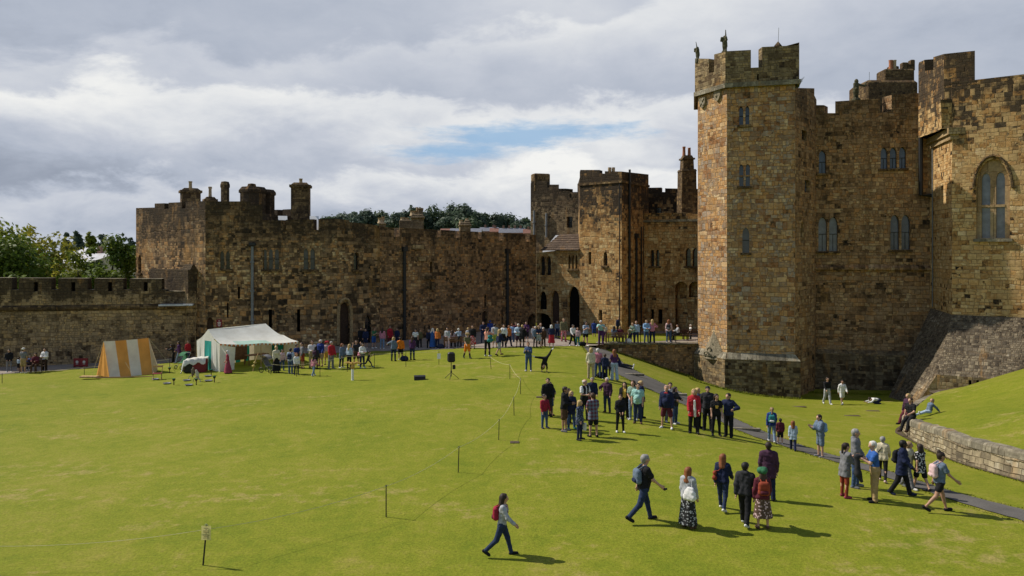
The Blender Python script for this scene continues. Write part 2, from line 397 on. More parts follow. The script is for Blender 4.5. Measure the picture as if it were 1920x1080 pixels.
# ---------------------------------------------------------------- masonry buildings
class Seg:
    def __init__(s, p0, p1):
        s.p0 = Vector(p0[:2]); s.p1 = Vector(p1[:2]); d = s.p1-s.p0; s.L = d.length; s.d = d/s.L; s.nrm = Vector((s.d.y, -s.d.x))
        s.b0 = s.p0-s.nrm*.7; s.b1 = s.p1-s.nrm*.7; s.j0 = s.j1 = False
    def s_(s, px):
        k = (px-CX)/F; dx, dy = s.p1-s.p0
        return (k*s.p0.y-s.p0.x)/(dx-k*dy)*s.L
    def z_(s, px, py): return Zp(py, (s.p0+s.d*s.s_(px)).y)
    def sz(s, px, py): return (s.s_(px), s.z_(px, py))
    def P(s, u, z, out=0.): p = s.p0+s.d*u+s.nrm*out; return (p.x, p.y, z)
    def B(s, u, z): p = s.b0+(s.b1-s.b0)*(u/s.L); return (p.x, p.y, z)

def plan(pts, closed=True, t=.7):
    n = len(pts); segs = [Seg(pts[i], pts[(i+1) % n]) for i in range(n if closed else n-1)]
    for i, g in enumerate(segs):
        for end in (0, 1):
            j = i-1 if end == 0 else i+1
            if not closed and not 0 <= j < len(segs):
                continue
            h = segs[j % len(segs)]
            k = (g.nrm+h.nrm); q = 1+g.nrm.dot(h.nrm)
            off = k/max(q, .25)*t
            if end == 0: g.b0 = g.p0-off; g.j0 = True
            else: g.b1 = g.p1-off; g.j1 = True
    return segs

def panel(mb, g, outline, holes=(), mi=0, cap=1, depth=.38, back=True):
    """one wall face with real thickness; holes get reveals"""
    polys = [[Vector((u, z, 0)) for u, z in outline]]+[[Vector((u, z, 0)) for u, z in h[0]] for h in holes]
    flatp = [p for q in polys for p in q]
    for tri in tessellate_polygon(polys):
        a, b_, c = [flatp[i] for i in tri]
        if (b_-a).cross(c-a).z < 0: b_, c = c, b_
        mb.face([g.P(q.x, q.y) for q in (a, b_, c)], mi)
    if back:
        for tri in tessellate_polygon(polys[:1]):
            a, b_, c = [polys[0][i] for i in tri]
            if (b_-a).cross(c-a).z > 0: b_, c = c, b_
            mb.face([g.B(q.x, q.y) for q in (a, b_, c)], mi)
    n = len(outline)
    for i in range(n):
        (u0, z0), (u1, z1) = outline[i], outline[(i+1) % n]
        if (u0 < 1e-4 and u1 < 1e-4 and g.j0) or (u0 > g.L-1e-4 and u1 > g.L-1e-4 and g.j1): continue
        up = abs(u1-u0) > 1e-6 and u1 < u0
        mb.face([g.P(u0, z0), g.B(u0, z0), g.B(u1, z1), g.P(u1, z1)], cap if up else mi)
    for h in holes:
        pts, dep = h[0], h[1] if len(h) > 1 else depth
        m = len(pts)
        for i in range(m):
            (u0, z0), (u1, z1) = pts[i], pts[(i+1) % m]
            mb.face([g.P(u0, z0), g.P(u1, z1), g.P(u1, z1, -dep), g.P(u0, z0, -dep)], mi)

def outl(g, zb, top):
    """top: constant z or pixel profile [(px,py)..] left to right"""
    if isinstance(top, (int, float)): tp = [(0, top), (g.L, top)]
    elif isinstance(top[0], str): tp = crenels(g, *top[1:])
    else:
        tp = [g.sz(*p) for p in top]; tp[0] = (0, tp[0][1]); tp[-1] = (g.L, tp[-1][1])
    zl = zb if isinstance(zb, (int, float)) else zb[0]; zr = zb if isinstance(zb, (int, float)) else zb[1]
    return [(0, zl), (g.L, zr)]+tp[::-1]
def crenels(g, z0, z1, wm=1.7, wc=.8):
    n = max(1, round((g.L-wm)/(wm+wc))); k = g.L/(n*(wm+wc)+wm); out = []; u = 0
    for i in range(n+1):
        out += [(u, z1), (u+wm*k, z1)]
        if i < n: out += [(u+wm*k, z0), (u+(wm+wc)*k, z0)]
        u += (wm+wc)*k
    out[-1] = (g.L, z1)
    return out

def lancet(c, w, z0, z1, rise=None):
    """pointed-arch light"""
    r = w*.95 if rise is None else rise; h = w/2; zs = z1-r
    pts = [(c-h, z0), (c+h, z0), (c+h, zs)]
    for k in (1, 2, 3): t = k/4; pts.append((c+h*(1-t**1.6), zs+r*math.sin(t*math.pi/2)**.9))
    pts.append((c, z1))
    for k in (3, 2, 1): t = k/4; pts.append((c-h*(1-t**1.6), zs+r*math.sin(t*math.pi/2)**.9))
    pts.append((c-h, zs)); return pts
def rect(c, w, z0, z1): return [(c-w/2, z0), (c+w/2, z0), (c+w/2, z1), (c-w/2, z1)]
def roundarch(c, w, z0, z1, r=None):
    h = w/2; r = h if r is None else r; zs = z1-r
    return [(c-h, z0), (c+h, z0), (c+h, zs)]+[(c+h*math.cos(t), zs+r*math.sin(t)) for t in [math.pi*k/8 for k in range(1, 8)]]+[(c-h, zs)]

def light_holes(g, w):
    """window spec: (px_centre, py_top, py_bottom, px_width, lights, kind, glass, extras)"""
    pc, pt, pb, pw, n, kind = w[:6]
    c = g.s_(pc); wd = g.s_(pc+pw/2)-g.s_(pc-pw/2); z1 = g.z_(pc, pt); z0 = g.z_(pc, pb)
    mull = (.34 if len(w) > 6 and w[6] == 'big' else .16) if n > 1 else 0; lw = (wd-mull*(n-1))/n; hs = []
    for i in range(n):
        cc = c-wd/2+lw/2+i*(lw+mull)
        hs.append(lancet(cc, lw, z0, z1) if kind in ('lancet', 'door_pointed') else roundarch(cc, lw, z0, z1) if kind in ('arch', 'void') else rect(cc, lw, z0, z1))
    return hs, c, wd, z0, z1
def window_parts(g, w, root, stone):
    hs, c, wd, z0, z1 = light_holes(g, w); kind = w[5]; gl = w[6]; ex = w[7] if len(w) > 7 else ''
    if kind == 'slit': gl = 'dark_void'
    dep = .3
    if kind in ('door', 'arch', 'door_pointed'):
        mb = MB(); mb.face([g.P(u, z, -dep) for u, z in hs[0]]); mb.face([g.P(u, z, -dep-.08) for u, z in hs[0]][::-1])
        d = mb.build('door', gl, root)
        hb = MB(); zz = z0+(z1-z0)*.42; hb.box(g.P(c+wd*.3, zz, -dep+.04), (.06, .06, .18), math.atan2(g.d.y, g.d.x)); hb.build('handle', 'pipe_black', d, org=root['_world'])
        return
    if kind == 'void':
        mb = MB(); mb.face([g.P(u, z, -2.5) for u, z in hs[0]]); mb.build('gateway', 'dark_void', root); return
    mb = MB()
    for h in hs:
        mb.face([g.P(u, z, -dep) for u, z in h])
    wn = mb.build('window', gl, root)
    if kind == 'slit': return
    b2 = MB()
    for h in hs:
        u0 = min(p[0] for p in h); u1 = max(p[0] for p in h); zm = z0+(z1-z0)*(.47 if 'T' in ex else .5)
        b2.box(g.P((u0+u1)/2, zm, -dep+(.12 if 'T' in ex else .03)), (u1-u0, .16 if 'T' in ex else .04, .13 if 'T' in ex else .05), math.atan2(g.d.y, g.d.x))
        if u1-u0 > .5 and 'T' not in ex: b2.box(g.P((u0+u1)/2, (z0+zm)/2, -dep+.03), (.035, .04, zm-z0-.06), math.atan2(g.d.y, g.d.x))
    b2.build('transom' if 'T' in ex else 'glazing_bar', stone if 'T' in ex else 'pipe_black', wn, org=root['_world'], uv='T' in ex)
    if 'n' not in ex:
        b3 = MB(); b3.box(g.P(c, z0-.09, .02), (wd+.3, .34, .16), math.atan2(g.d.y, g.d.x)); b3.build('sill', 'stone_dressed' if 'L' in ex else 'stone_chimney', wn, org=root['_world'], uv=True)
    if 'H' in ex:
        b4 = MB(); rr = wd*.68; zs = z1-wd*.55; pts = []
        for k in range(0, 17):
            t = k/16; a = abs(t-.5)*2
            pts.append(g.P(c+(t-.5)*2*rr*(1-(1-a)**2*.0), zs+(rr*1.35)*(1-a**1.7), .07))
        pts = [g.P(c-rr-.2, zs-.02, .07)]+pts+[g.P(c+rr+.2, zs-.02, .07)]
        b4.tube(pts, .11, 6); b4.build('hood_mould', 'stone_cap', wn, org=root['_world'], uv=True)

def walls(root, part, segs, zb, tops, m, wins=None, cap='stone_cap', skip=(), voids=()):
    mb = MB(); wins = wins or {}
    for i, g in enumerate(segs):
        if i in skip: continue
        hs = []
        for w in wins.get(i, []):
            for h in light_holes(g, w)[0]: hs.append((h, 2.5 if w[5] == 'void' else .38))
        for v in voids:
            if v[0] == i: hs.append((v[1], v[2]))
        panel(mb, g, outl(g, zb[i] if isinstance(zb, dict) else zb, tops[i] if isinstance(tops, dict) else tops), hs)
    o = mb.build(part, [m, cap], root, uv=True)
    for i in wins:
        for w in wins[i]: window_parts(segs[i], w, root, m)
    return o
def roof(root, segs, z, m='lead', name='roof', inset=True):
    mb = MB(); mb.face([((g.b0 if inset else g.p0).x, (g.b0 if inset else g.p0).y, z) for g in segs]); return mb.build(name, m, root)
def course(root, segs, ids, z, h, proud, m='stone_dressed', name='string_course', slope=0):
    mb = MB()
    for i in ids:
        g = segs[i]; a, b_ = -proud*.6, g.L+proud*.6
        r = []
        for (o, zz) in ((-.05, z-h/2), (proud, z-h/2), (proud, z+h/2-slope), (-.05, z+h/2)):
            r.append([g.P(a, zz, o), g.P(b_, zz, o)])
        mb.grid(r+[r[0]]); mb.face([x[0] for x in r]); mb.face([x[1] for x in r][::-1])
    return mb.build(name, m, root, uv=True)
def pipe(root, g, px, pyt, pyb, r=.09, m='pipe_black', hopper=True):
    u = g.s_(px); z1 = g.z_(px, pyt); z0 = g.z_(px, pyb); mb = MB()
    mb.tube([g.P(u, z0, .14), g.P(u, z1, .14)], r, 8)
    z = z1-1.2
    while z > z0+.5:
        mb.tube([g.P(u, z-.07, .14), g.P(u, z+.07, .14)], r*1.5, 8); z -= 2.2
    if hopper: mb.box(g.P(u, z1, .16), (.42, .32, .4), math.atan2(g.d.y, g.d.x))
    return mb.build('drainpipe', m, root, smooth=False)
def chimney(root, c, d, z0, z1, pots, rz=0, m='stone_chimney', capd=.12, pot='terracotta', ph=.7):
    mb = MB(); mb.box((c[0], c[1], (z0+z1)/2), (d[0], d[1], z1-z0), rz)
    mb.box((c[0], c[1], z1+.1), (d[0]+capd*2, d[1]+capd*2, .2), rz); mb.box((c[0], c[1], z1+.3), (d[0]+.02, d[1]+.02, .2), rz, top=(d[0]*.7, d[1]*.7))
    ch = mb.build('chimney', m, root, uv=True)
    for k in range(pots):
        x = (k-(pots-1)/2)*d[0]*.5
        p = MB(); p.lathe((c[0]+x*math.cos(rz), c[1]+x*math.sin(rz), z1+.4), [(.17, 0), (.14, ph*.2), (.13, ph*.8), (.17, ph*.86), (.16, ph)], 10)
        p.build('chimney_pot', pot, ch, org=root['_world'], smooth=True)
    return ch
def turret(root, px0, px1, Y, py, zb, n=8, m='stone_dark', lip=.12, name='turret'):
    c = ((X(px0, Y)+X(px1, Y))/2, Y); r = (X(px1, Y)-X(px0, Y))/2; z1 = Zp(py, Y); mb = MB()
    mb.lathe((c[0], c[1], 0), [(r, zb), (r, z1-.5), (r+lip, z1-.45), (r+lip, z1-.25), (r*.9, z1), (r*.2, z1+.05)], n)
    return mb.build(name, m, root, uv=True)
def org(g, z=0.): return (g.p0.x, g.p0.y, z)
def pt(px, Y): return (X(px, Y), Y)

# ---- low outer wall on the left -----------------------------------------
def low_wall():
    a, b_ = pt(-90, 57.2), pt(367, 60.6); s = plan([a, b_], False, 1.0); g = s[0]
    g.b0 = g.p0-g.nrm*1.0; g.b1 = g.p1-g.nrm*1.0
    r = empty('battlemented_wall', (g.p0.x, g.p0.y, -1), 'low stone wall with wide merlons behind the yellow striped tent', 'wall', world=True)
    prof = [(-90, 521)]
    for m0, m1 in ((-50, 22), (35, 96), (109, 164), (177, 231), (243, 303)):
        zt = 521+2*(m0/300)
        if m0 > -50: prof += [(m0, 543), (m0, zt)]
        else: prof += [(m0, zt)]
        prof += [(m1, zt), (m1, 543)]
    prof += [(311, 543), (311, 546), (367, 546)]
    slits = []
    for px in (-4, 67, 137, 206, 273):
        slits.append((px, 529, 546, 8, 1, 'slit', 'dark_void'))
    walls(r, 'stone_wall', s, -3.2, {0: prof}, 'stone_wall', {0: slits})
    mb = MB(); z = g.z_(150, 576)
    mb.grid([[g.P(0, z-.12, .16), g.P(g.L, z-.12, .16)], [g.P(0, z+.06, .16), g.P(g.L, z+.06, .16)], [g.P(0, z+.2, -.02), g.P(g.L, z+.2, -.02)]])
    mb.grid([[g.P(0, z-.3, -.02), g.P(g.L, z-.3, -.02)], [g.P(0, z-.12, .16), g.P(g.L, z-.12, .16)]])
    mb.build('string_course', 'stone_chimney', r, uv=True)
    # wall walk behind
    mb = MB(); mb.face([g.P(0, 3.1, -1), g.P(g.L, 3.1, -1), g.P(g.L, 3.1, -3.5), g.P(0, 3.1, -3.5)]); mb.face([g.P(0, 3.1, -3.5), g.P(g.L, 3.1, -3.5), g.P(g.L, -4, -3.5), g.P(0, -4, -3.5)])
    mb.build('wall_walk', 'stone_wall', r, uv=True)
    # bright lead ledge and lamp stubs at the tower end
    mb = MB(); mb.box(g.P(g.s_(333), g.z_(333, 571), .35), (g.s_(365)-g.s_(302), .9, .12), math.atan2(g.d.y, g.d.x)); mb.build('lead_ledge', 'lead', r)
low_wall()

# ---- corner tower with the long range (left) ----------------------------
A = pt(255, 66.7); B = pt(385, 60.); C = pt(632, 63.); D = pt(712, 65.); E = pt(1005, 76.)
def corner_tower():
    M1 = pt(492, 61.3)
    bk1 = (M1[0]+1, 70.); bk2 = (A[0]+4, 76.); bk3 = (A[0]-1.0, 70.5)
    s = plan([A, B, M1, bk1, bk2, bk3], True, .8)
    r = empty('corner_tower', (B[0], B[1], 0), 'dark square corner tower behind the market tent, with chimneys on top', 'tower', world=True)
    t0 = [(255, 390), (290, 389), (290, 381.5), (308, 381), (308, 392), (316, 391), (316, 380), (341, 379), (341, 391), (348, 390), (348, 378.5), (385, 377)]
    t1 = [(385, 377.5), (470, 377.5), (470, 384), (492, 384)]
    walls(r, 'wall', s, -2.5, {0: t0, 1: t1, 2: 10.4, 3: ('c', 10.2, 11.2), 4: 11, 5: 11.}, 'stone_dark',
          {0: [(262, 478, 512, 6, 1, 'lancet', 'glass_dark')],
           1: [(422, 471, 504, 18, 2, 'lancet', 'glass_dark'), (394, 595, 625, 12, 1, 'door_pointed', 'wood_door'), (448, 538, 560, 4, 1, 'slit', 0), (427, 568, 596, 3, 1, 'slit', 0)]})
    roof(r, s, 9.9)
    chimney(r, pt(357, 68), (1.5, 1.2), 9, Zp(362, 68), 1, .5, pot='pot_buff', ph=.6)
    chimney(r, pt(394, 70), (.9, .9), 9, Zp(378, 70), 1, .5, pot='pot_buff', ph=.9)
    turret(r, 414, 430, 66, 341, 9, 8, 'stone_chimney', .05)
    turret(r, 450, 498, 66.5, 351, 8, 8)
    turret(r, 480, 515, 68, 356, 8, 8)
    turret(r, 464, 480, 67, 345, 10, 8, 'stone_chimney', .04, 'turret_cap')
    # stepped buttress against the left face
    g = s[0]; mb = MB(); u0, u1 = g.s_(296), g.s_(369.5)
    zt = g.z_(340, 505)
    mb.box(g.P((u0+u1)/2, (zt-1)/2, .35), (u1-u0, .75, zt+1), math.atan2(g.d.y, g.d.x))
    mb.box(g.P(u1-.6, zt+.2, .3), (1.3, .6, .42), math.atan2(g.d.y, g.d.x), top=(1.3, .1))
    mb.build('buttress', 'stone_wall', r, uv=True)
    # grey pole against the wall
    g1 = s[1]; pipe(r, g1, 473, 462, 640, .11, 'pipe_grey', False)
    p = MB(); c = g1.P(g1.s_(473), g1.z_(473, 458), .2); p.box(c, (.5, .3, .25), .2, bev=.04); p.build('lamp_bracket', 'pipe_black', r)
    # red notice beside the door
    q = empty('wall_notice', g1.P(g1.s_(411), g1.z_(411, 612), .03), 'small dark red notice with pale lettering beside the tower door', 'sign', rz=math.atan2(g1.d.y, g1.d.x))
    b_ = MB(); b_.box((0, -.02, .25), (.4, .04, .56), bev=.01); b_.build('board', 'sign_red', q)
    b_ = MB()
    for z, w in ((.42, .1), (.3, .24), (.22, .2), (.12, .22), (.05, .14)): b_.box((0, -.045, z), (w, .01, .035))
    b_.build('lettering', 'sign_white', q)
    return s
corner_tower()
def range_():
    M1 = pt(492, 61.3); s = plan([M1, C, D, (D[0]-2, 74.), (M1[0]+.5, 70.5)], True, .8)
    r = empty('castle_range', (C[0], C[1], 0), 'long dark stone range with lancet windows and an arched doorway behind the tent', 'building', world=True)
    t0 = [(492, 413), (527, 412.5), (527, 432), (536, 432), (536, 412), (588, 411), (588, 431), (597, 431), (597, 410.5), (632, 410)]
    t1 = [(632, 410), (655, 413), (655, 416), (712, 423)]
    walls(r, 'wall', s, -1.5, {0: t0, 1: t1, 2: 9.4, 3: 9.6, 4: 9.8}, 'stone_dark',
          {0: [(508, 467, 505, 30, 3, 'lancet', 'glass_blue'), (580, 466, 505, 21, 2, 'lancet', 'glass_blue'), (507, 580, 622, 6, 1, 'slit', 0), (560, 580, 622, 6, 1, 'slit', 0)],
           1: [(668, 473, 506, 9, 1, 'lancet', 'glass_dark'), (646, 567, 646, 20, 1, 'door_pointed', 'wood_door'), (690, 592, 646, 12, 1, 'lancet', 'glass_dark', 'n')]})
    roof(r, s, 8.4)
    # lead flashing seen through two crenels, its sky reflection painted on as white
    for px in (531.5, 592.5):
        mb = MB(); g = s[0]; u = g.s_(px); z = g.z_(px, 434); mb.face([g.P(u-.35, z, -.9), g.P(u+.35, z, -.9), g.P(u+.35, z+1.3, -2.1), g.P(u-.35, z+1.3, -2.1)]); mb.build('lead_panel', 'white_paint_and_sheen', r)
    chimney(r, pt(564, 66), (1.45, 1.2), 8, Zp(352, 66), 1, .15, pot='pot_buff', ph=.35)
    mb = MB(); c = pt(528, 69); mb.box((c[0], c[1], 9.4), (3.2, 2, 2.2), .1); mb.build('roof_block', 'stone_chimney', r, uv=True)
    # arch surround of the big doorway
    g = s[1]; mb = MB(); c = g.s_(646.5); z0 = g.z_(646, 646); z1 = g.z_(646, 560); w = g.s_(658.5)-g.s_(634)
    hp = lancet(c, w, z0, z1)
    mb.tube([g.P(u, z, .06) for u, z in hp[1:]+hp[:1]][0:], .13, 6, cap=True); mb.build('arch_moulding', 'stone_dressed', r, uv=True)
    return s
range_()
def curtain():
    D2 = (D[0]+.02, D[1]+.02)
    s = plan([D2, E], False, 1.1); g = s[0]; g.b0 = g.p0-g.nrm*1.1; g.b1 = g.p1-g.nrm*1.1
    r = empty('curtain_wall', (g.p0.x, g.p0.y, 0), 'long battlemented curtain wall with two black drainpipes along the forecourt', 'wall', world=True)
    def y(px): return 425+(px-712)*.052
    prof = [(712, 424), (739, 427.5), (739, 444), (750, 444)]
    for m0, m1 in ((750, 820), (827, 854), (863, 896), (903, 935), (944, 985)):
        prof += [(m0, y(m0)), (m1, y(m1)), (m1, y(m1)+13.5)]
        nx = {820: 827, 854: 863, 896: 903, 935: 944, 985: 993}[m1]; prof.append((nx, y(nx)+13.5))
    prof += [(993, y(993)), (1005, y(1005))]
    prof = [p for i, p in enumerate(prof) if i == 0 or p != prof[i-1]]
    walls(r, 'stone_wall', s, -1.5, {0: prof}, 'stone_curtain',
          {0: [(809, 491, 512, 5, 1, 'slit', 0), (909, 583, 612, 10, 1, 'arch', 'wood_door'), (910, 552, 577, 4, 1, 'slit', 0), (963, 496, 518, 4, 1, 'slit', 0), (942, 582, 606, 3, 1, 'slit', 0)]}, voids=[(0, [(g.s_(x), g.z_(x, y)) for x, y in ((990, 640), (1003.5, 640), (1003.5, 587), (998, 588), (993, 592), (990, 600))], 1.0)])
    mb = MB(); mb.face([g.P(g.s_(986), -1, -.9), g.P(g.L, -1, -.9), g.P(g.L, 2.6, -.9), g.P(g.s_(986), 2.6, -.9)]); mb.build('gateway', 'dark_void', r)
    for px, t, b_ in ((757, 467, 640), (950, 471, 616)): pipe(r, g, px, t, b_, .13)
    mb = MB(); mb.face([g.P(0, 7.6, -1.1), g.P(g.L, 7.3, -1.1), g.P(g.L, 7.3, -3.6), g.P(0, 7.6, -3.6)]); mb.face([g.P(0, 7.6, -3.6), g.P(g.L, 7.3, -3.6), g.P(g.L, -2, -3.6), g.P(0, -2, -3.6)]); mb.build('wall_walk', 'stone_curtain', r, uv=True)
    zz = g.z_(790, 463)
    for px, w in ((782, 24), (790, 14)):
        c = MB(); u = g.s_(px); c.box(g.P(u, zz-(0 if w > 20 else 1), .1), (w/22., .25, .35), math.atan2(g.d.y, g.d.x)); c.build('corbel', 'stone_dressed', r, uv=True)
    c = MB(); c.box(g.P(g.s_(805), g.z_(805, 520), .2), (1.0, .3, .3), math.atan2(g.d.y, g.d.x)); c.box(g.P(g.s_(809), g.z_(809, 536), .15), (.35, .3, .7), math.atan2(g.d.y, g.d.x)); c.build('stone_spout', 'stone_chimney', r, uv=True)
curtain()

# ---- middle gatehouse ---------------------------------------------------
GA, GB, GC = pt(1087, 73.3), pt(1166, 70.), pt(1216, 75.)
def gatehouse():
    r = empty('gatehouse', (GB[0], GB[1], 0), 'tall square gatehouse tower with a flat battlemented top beside the lean-to roof', 'tower', world=True)
    s = plan([GA, GB, GC, (GC[0]-1.5, 82.), (GA[0]+.5, 82.)], True, .8)
    t0 = [(1087, 323), (1088, 318.5), (1124, 318.5), (1124, 325), (1134, 325.5), (1134, 321), (1166, 321.5)]
    t1 = [(1166, 321.5), (1216, 327)]
    walls(r, 'wall', s, -2, {0: t0, 1: t1, 2: 14.1, 3: ('c', 13.4, 14.5), 4: 14.3}, 'stone_gate',
          {0: [(1106, 472, 496, 5, 1, 'slit', 0), (1135, 472, 498, 7, 1, 'lancet', 'glass_dark'), (1126, 581, 604, 6, 1, 'slit', 0)]})
    roof(r, s, 13.1)
    course(r, s, (0, 1), s[0].z_(1166, 340), .22, .1, 'stone_chimney')
    pipe(r, s[1], 1178, 318, 612, .1, hopper=False); pipe(r, s[1], 1191, 442, 612, .1); pipe(r, s[0], 1163.5, 345, 612, .05, hopper=False)
    pipe(r, s[1], 1200, 425, 612, .06, hopper=False)
    for px in (1143, 1150):
        mb = MB(); c = pt(px, 75); mb.lathe((c[0], c[1], 13), [(.16, 0), (.13, 2.0), (.16, 2.05), (.16, Zp(314, 75)-13)], 8); mb.build('chimney_pot', 'pot_buff', r, smooth=True)
gatehouse()
masonry('stone_backtower', .36, .56, [(0, DKB), (.2, (.13, .09, .055)), (.5, (.24, .175, .1)), (.8, (.3, .21, .11)), (1, (.38, .28, .16))], soot=(5, 15, .92), streak=.5, patch=.35, seed=15)
masonry('stone_tracery', 3, 3, [(0, (.25, .16, .08)), (.5, (.33, .225, .115)), (1, (.38, .28, .16))], streak=.15, patch=.4, seed=16)
def gate_back():
    a, b_ = pt(995, 82.), pt(1090, 79.)
    r = empty('battlemented_tower', (a[0], a[1], 0), 'dark tower with stepped merlons rising behind the lean-to roof', 'tower', world=True)
    s = plan([a, b_, (b_[0], 90.), (a[0]+1, 90.)], True, .8)
    t0 = [(995, 345), (996, 340), (1004, 340), (1026, 340), (1026, 352), (1029, 352), (1029, 346), (1048, 346), (1048, 359), (1057, 359), (1057, 358), (1068, 358), (1068, 370), (1073, 370), (1073, 360), (1090, 360)]
    walls(r, 'wall', s, -1, {0: t0, 1: 13.4, 2: ('c', 13.4, 14.6), 3: 13.9}, 'stone_backtower',
          {0: [(1068, 406, 427, 10, 1, 'rect', 'glass_dark', 'n')]})
    roof(r, s, 12.6)
    mb = MB(); c = pt(1018, 81); mb.box((c[0]-.2, c[1]+1.5, 14.6), (1.7, 1.2, 1.9), .3, bev=.1); mb.build('turret', 'stone_chimney', r, uv=True)
    for px, t in ((1003, 395), (1026, 400)): pipe(r, s[0], px, t, 445, .12, 'pipe_grey', False)
gate_back()
def gate_front():
    a, b_ = (E[0]+.05, E[1]+.05), pt(1088.5, 73.4); s = plan([a, b_], False, .9); g = s[0]; g.b0 = g.p0-g.nrm*.9; g.b1 = g.p1-g.nrm*.9
    r = empty('gate_passage', (a[0], a[1], 0), 'sunlit gate building with a lean-to stone roof over tall dark arches', 'building', world=True)
    walls(r, 'wall', s, -1.5, {0: [(1005, 474), (1089, 465)]}, 'stone_gate',
          {0: [(1023, 480, 516, 20, 2, 'lancet', 'glass_dark', 'n'), (1074, 478, 504, 17, 3, 'lancet', 'glass_dark'),
               (1018, 546, 580, 14, 1, 'lancet', 'dark_void', 'n'), (1041, 545, 606, 15, 1, 'door_pointed', 'wood_door'), (1076, 537, 628, 21, 1, 'door_pointed', 'dark_void')]}, voids=[(0, [(g.s_(x), g.z_(x, y)) for x, y in ((1006, 640), (1034, 640), (1034, 604), (1032, 597), (1028, 591), (1020, 587.5), (1006, 587))], .88)])
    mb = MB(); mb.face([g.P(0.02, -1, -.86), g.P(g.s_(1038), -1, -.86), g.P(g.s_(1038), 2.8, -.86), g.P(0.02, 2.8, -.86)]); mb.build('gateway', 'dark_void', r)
    # lean-to roof, stone slates in courses
    mb = MB(); n = 7
    for k in range(n):
        f = k/n; f2 = (k+1)/n
        z0 = g.z_(1020, 469)+1.55*f; z1 = g.z_(1020, 469)+1.55*f2
        o0 = .35-3.6*f; o1 = .35-3.6*f2-.06
        u0, u1 = g.s_(1017), g.L-.02
        mb.face([g.P(u0, z0+.06, o0), g.P(u1, z0+.06, o0), g.P(u1, z1+.02, o1), g.P(u0+.05, z1+.02, o1)])
        mb.face([g.P(u0, z0-.04, o0), g.P(u1, z0-.04, o0), g.P(u1, z0+.06, o0), g.P(u0, z0+.06, o0)])
    mb.build('lean_to_roof', 'roof_slate', r, uv=True)
    mb = MB(); zt = g.z_(1020, 469)+1.5
    mb.face([g.P(0, g.z_(1005, 474), -.9), g.P(g.L, g.z_(1005, 474), -.9), g.P(g.L, zt, -3.6), g.P(0, zt, -3.6)]); mb.build('roof', 'lead_flash', r)
masonry('roof_slate', .28, .5, [(0, (.06, .042, .032)), (.5, (.105, .075, .055)), (1, (.15, .11, .085))], streak=.2, seed=21, patch=.2)
gate_front()
def gate_right():
    a = pt(1192, 74.4); b_ = pt(1345, 71.); m_ = pt(1264, 72.77)
    r = empty('gate_range', (a[0], a[1], 0), 'stone range with arched recesses between the square gatehouse and the keep', 'building', world=True)
    s = plan([a, b_], False, .9); g = s[0]; g.b0 = g.p0-g.nrm*.9; g.b1 = g.p1-g.nrm*.9
    walls(r, 'wall', s, -1.5, {0: [(1192, 408), (1204, 408), (1204, 400), (1300, 399), (1345, 399)]}, 'stone_gate',
          {0: [(1228, 468, 499, 17, 2, 'lancet', 'glass_dark'), (1297, 465, 499, 23, 2, 'lancet', 'glass_dark'), (1223, 580, 603, 6, 1, 'slit', 0), (1238, 580, 607, 8, 1, 'slit', 0)]},
          voids=[(0, roundarch(g.s_(1277.5), g.s_(1289)-g.s_(1266), .1, g.z_(1277, 528)), .8), (0, roundarch(g.s_(1303), g.s_(1315)-g.s_(1292), 3.4, g.z_(1303, 528)), .8)])
    mb = MB(); mb.face([g.P(g.s_(1262), 0, -.82), g.P(g.s_(1320), 0, -.82), g.P(g.s_(1320), 6.5, -.82), g.P(g.s_(1262), 6.5, -.82)]); mb.build('arch_recess', 'stone_gate', r, uv=True)
    course(r, s, (0,), g.z_(1250, 414), .2, .12, 'stone_cap')
    p2 = plan([pt(1212, 79.), pt(1345, 77.)], False, .9); h = p2[0]; h.b0 = h.p0-h.nrm*.9; h.b1 = h.p1-h.nrm*.9
    walls(r, 'upper_wall', p2, 6, {0: [(1212, 352), (1240, 351.5), (1240, 360), (1247, 360), (1247, 353), (1300, 354), (1345, 354)]}, 'stone_gate', {0: [(1234, 389, 403, 10, 1, 'rect', 'glass_dark', 'n')]})
    mb = MB(); mb.face([g.P(0, 9.9, -.9), g.P(g.L, 9.9, -.9), (h.p1.x, h.p1.y, 9.9), (h.p0.x, h.p0.y, 9.9)]); mb.face([(h.p0.x, h.p0.y+.9, 12.2), (h.p1.x, h.p1.y+.9, 12.2), (h.p1.x, h.p1.y+6, 12.2), (h.p0.x, h.p0.y+6, 12.2)]); mb.build('roof', 'lead', r)
    # tall stepped chimney with two red pots
    c = pt(1288, 76.); rz = .1; mb = MB()
    z = [Zp(q, 76.) for q in (360, 322, 318, 300, 297, 292)]
    for (z0, z1, w0, w1) in ((8, z[0], 1.5, 1.5), (z[0], z[1], 1.42, 1.38), (z[1], z[2], 1.48, 1.3), (z[2], z[3], 1.05, .98), (z[3], z[4], 1.2, 1.2), (z[4], z[5], .95, .75)):
        mb.box((c[0], c[1], (z0+z1)/2), (w0, w0, z1-z0), rz, top=(w1, w1))
    ch = mb.build('chimney', 'stone_chimney', r, uv=True)
    for dx, hh in ((-.28, 275), (.22, 278)):
        p = MB(); p.lathe((c[0]+dx, c[1], z[5]), [(.17, 0), (.15, .2), (.13, .7), (.16, .75), (.15, Zp(hh, 76)-z[5])], 10); p.build('chimney_pot', 'terracotta', ch, org=r['_world'], smooth=True)
    pipe(r, g, 1207, 425, 500, .05, hopper=False)
    # stone bench along the foot
gate_right()

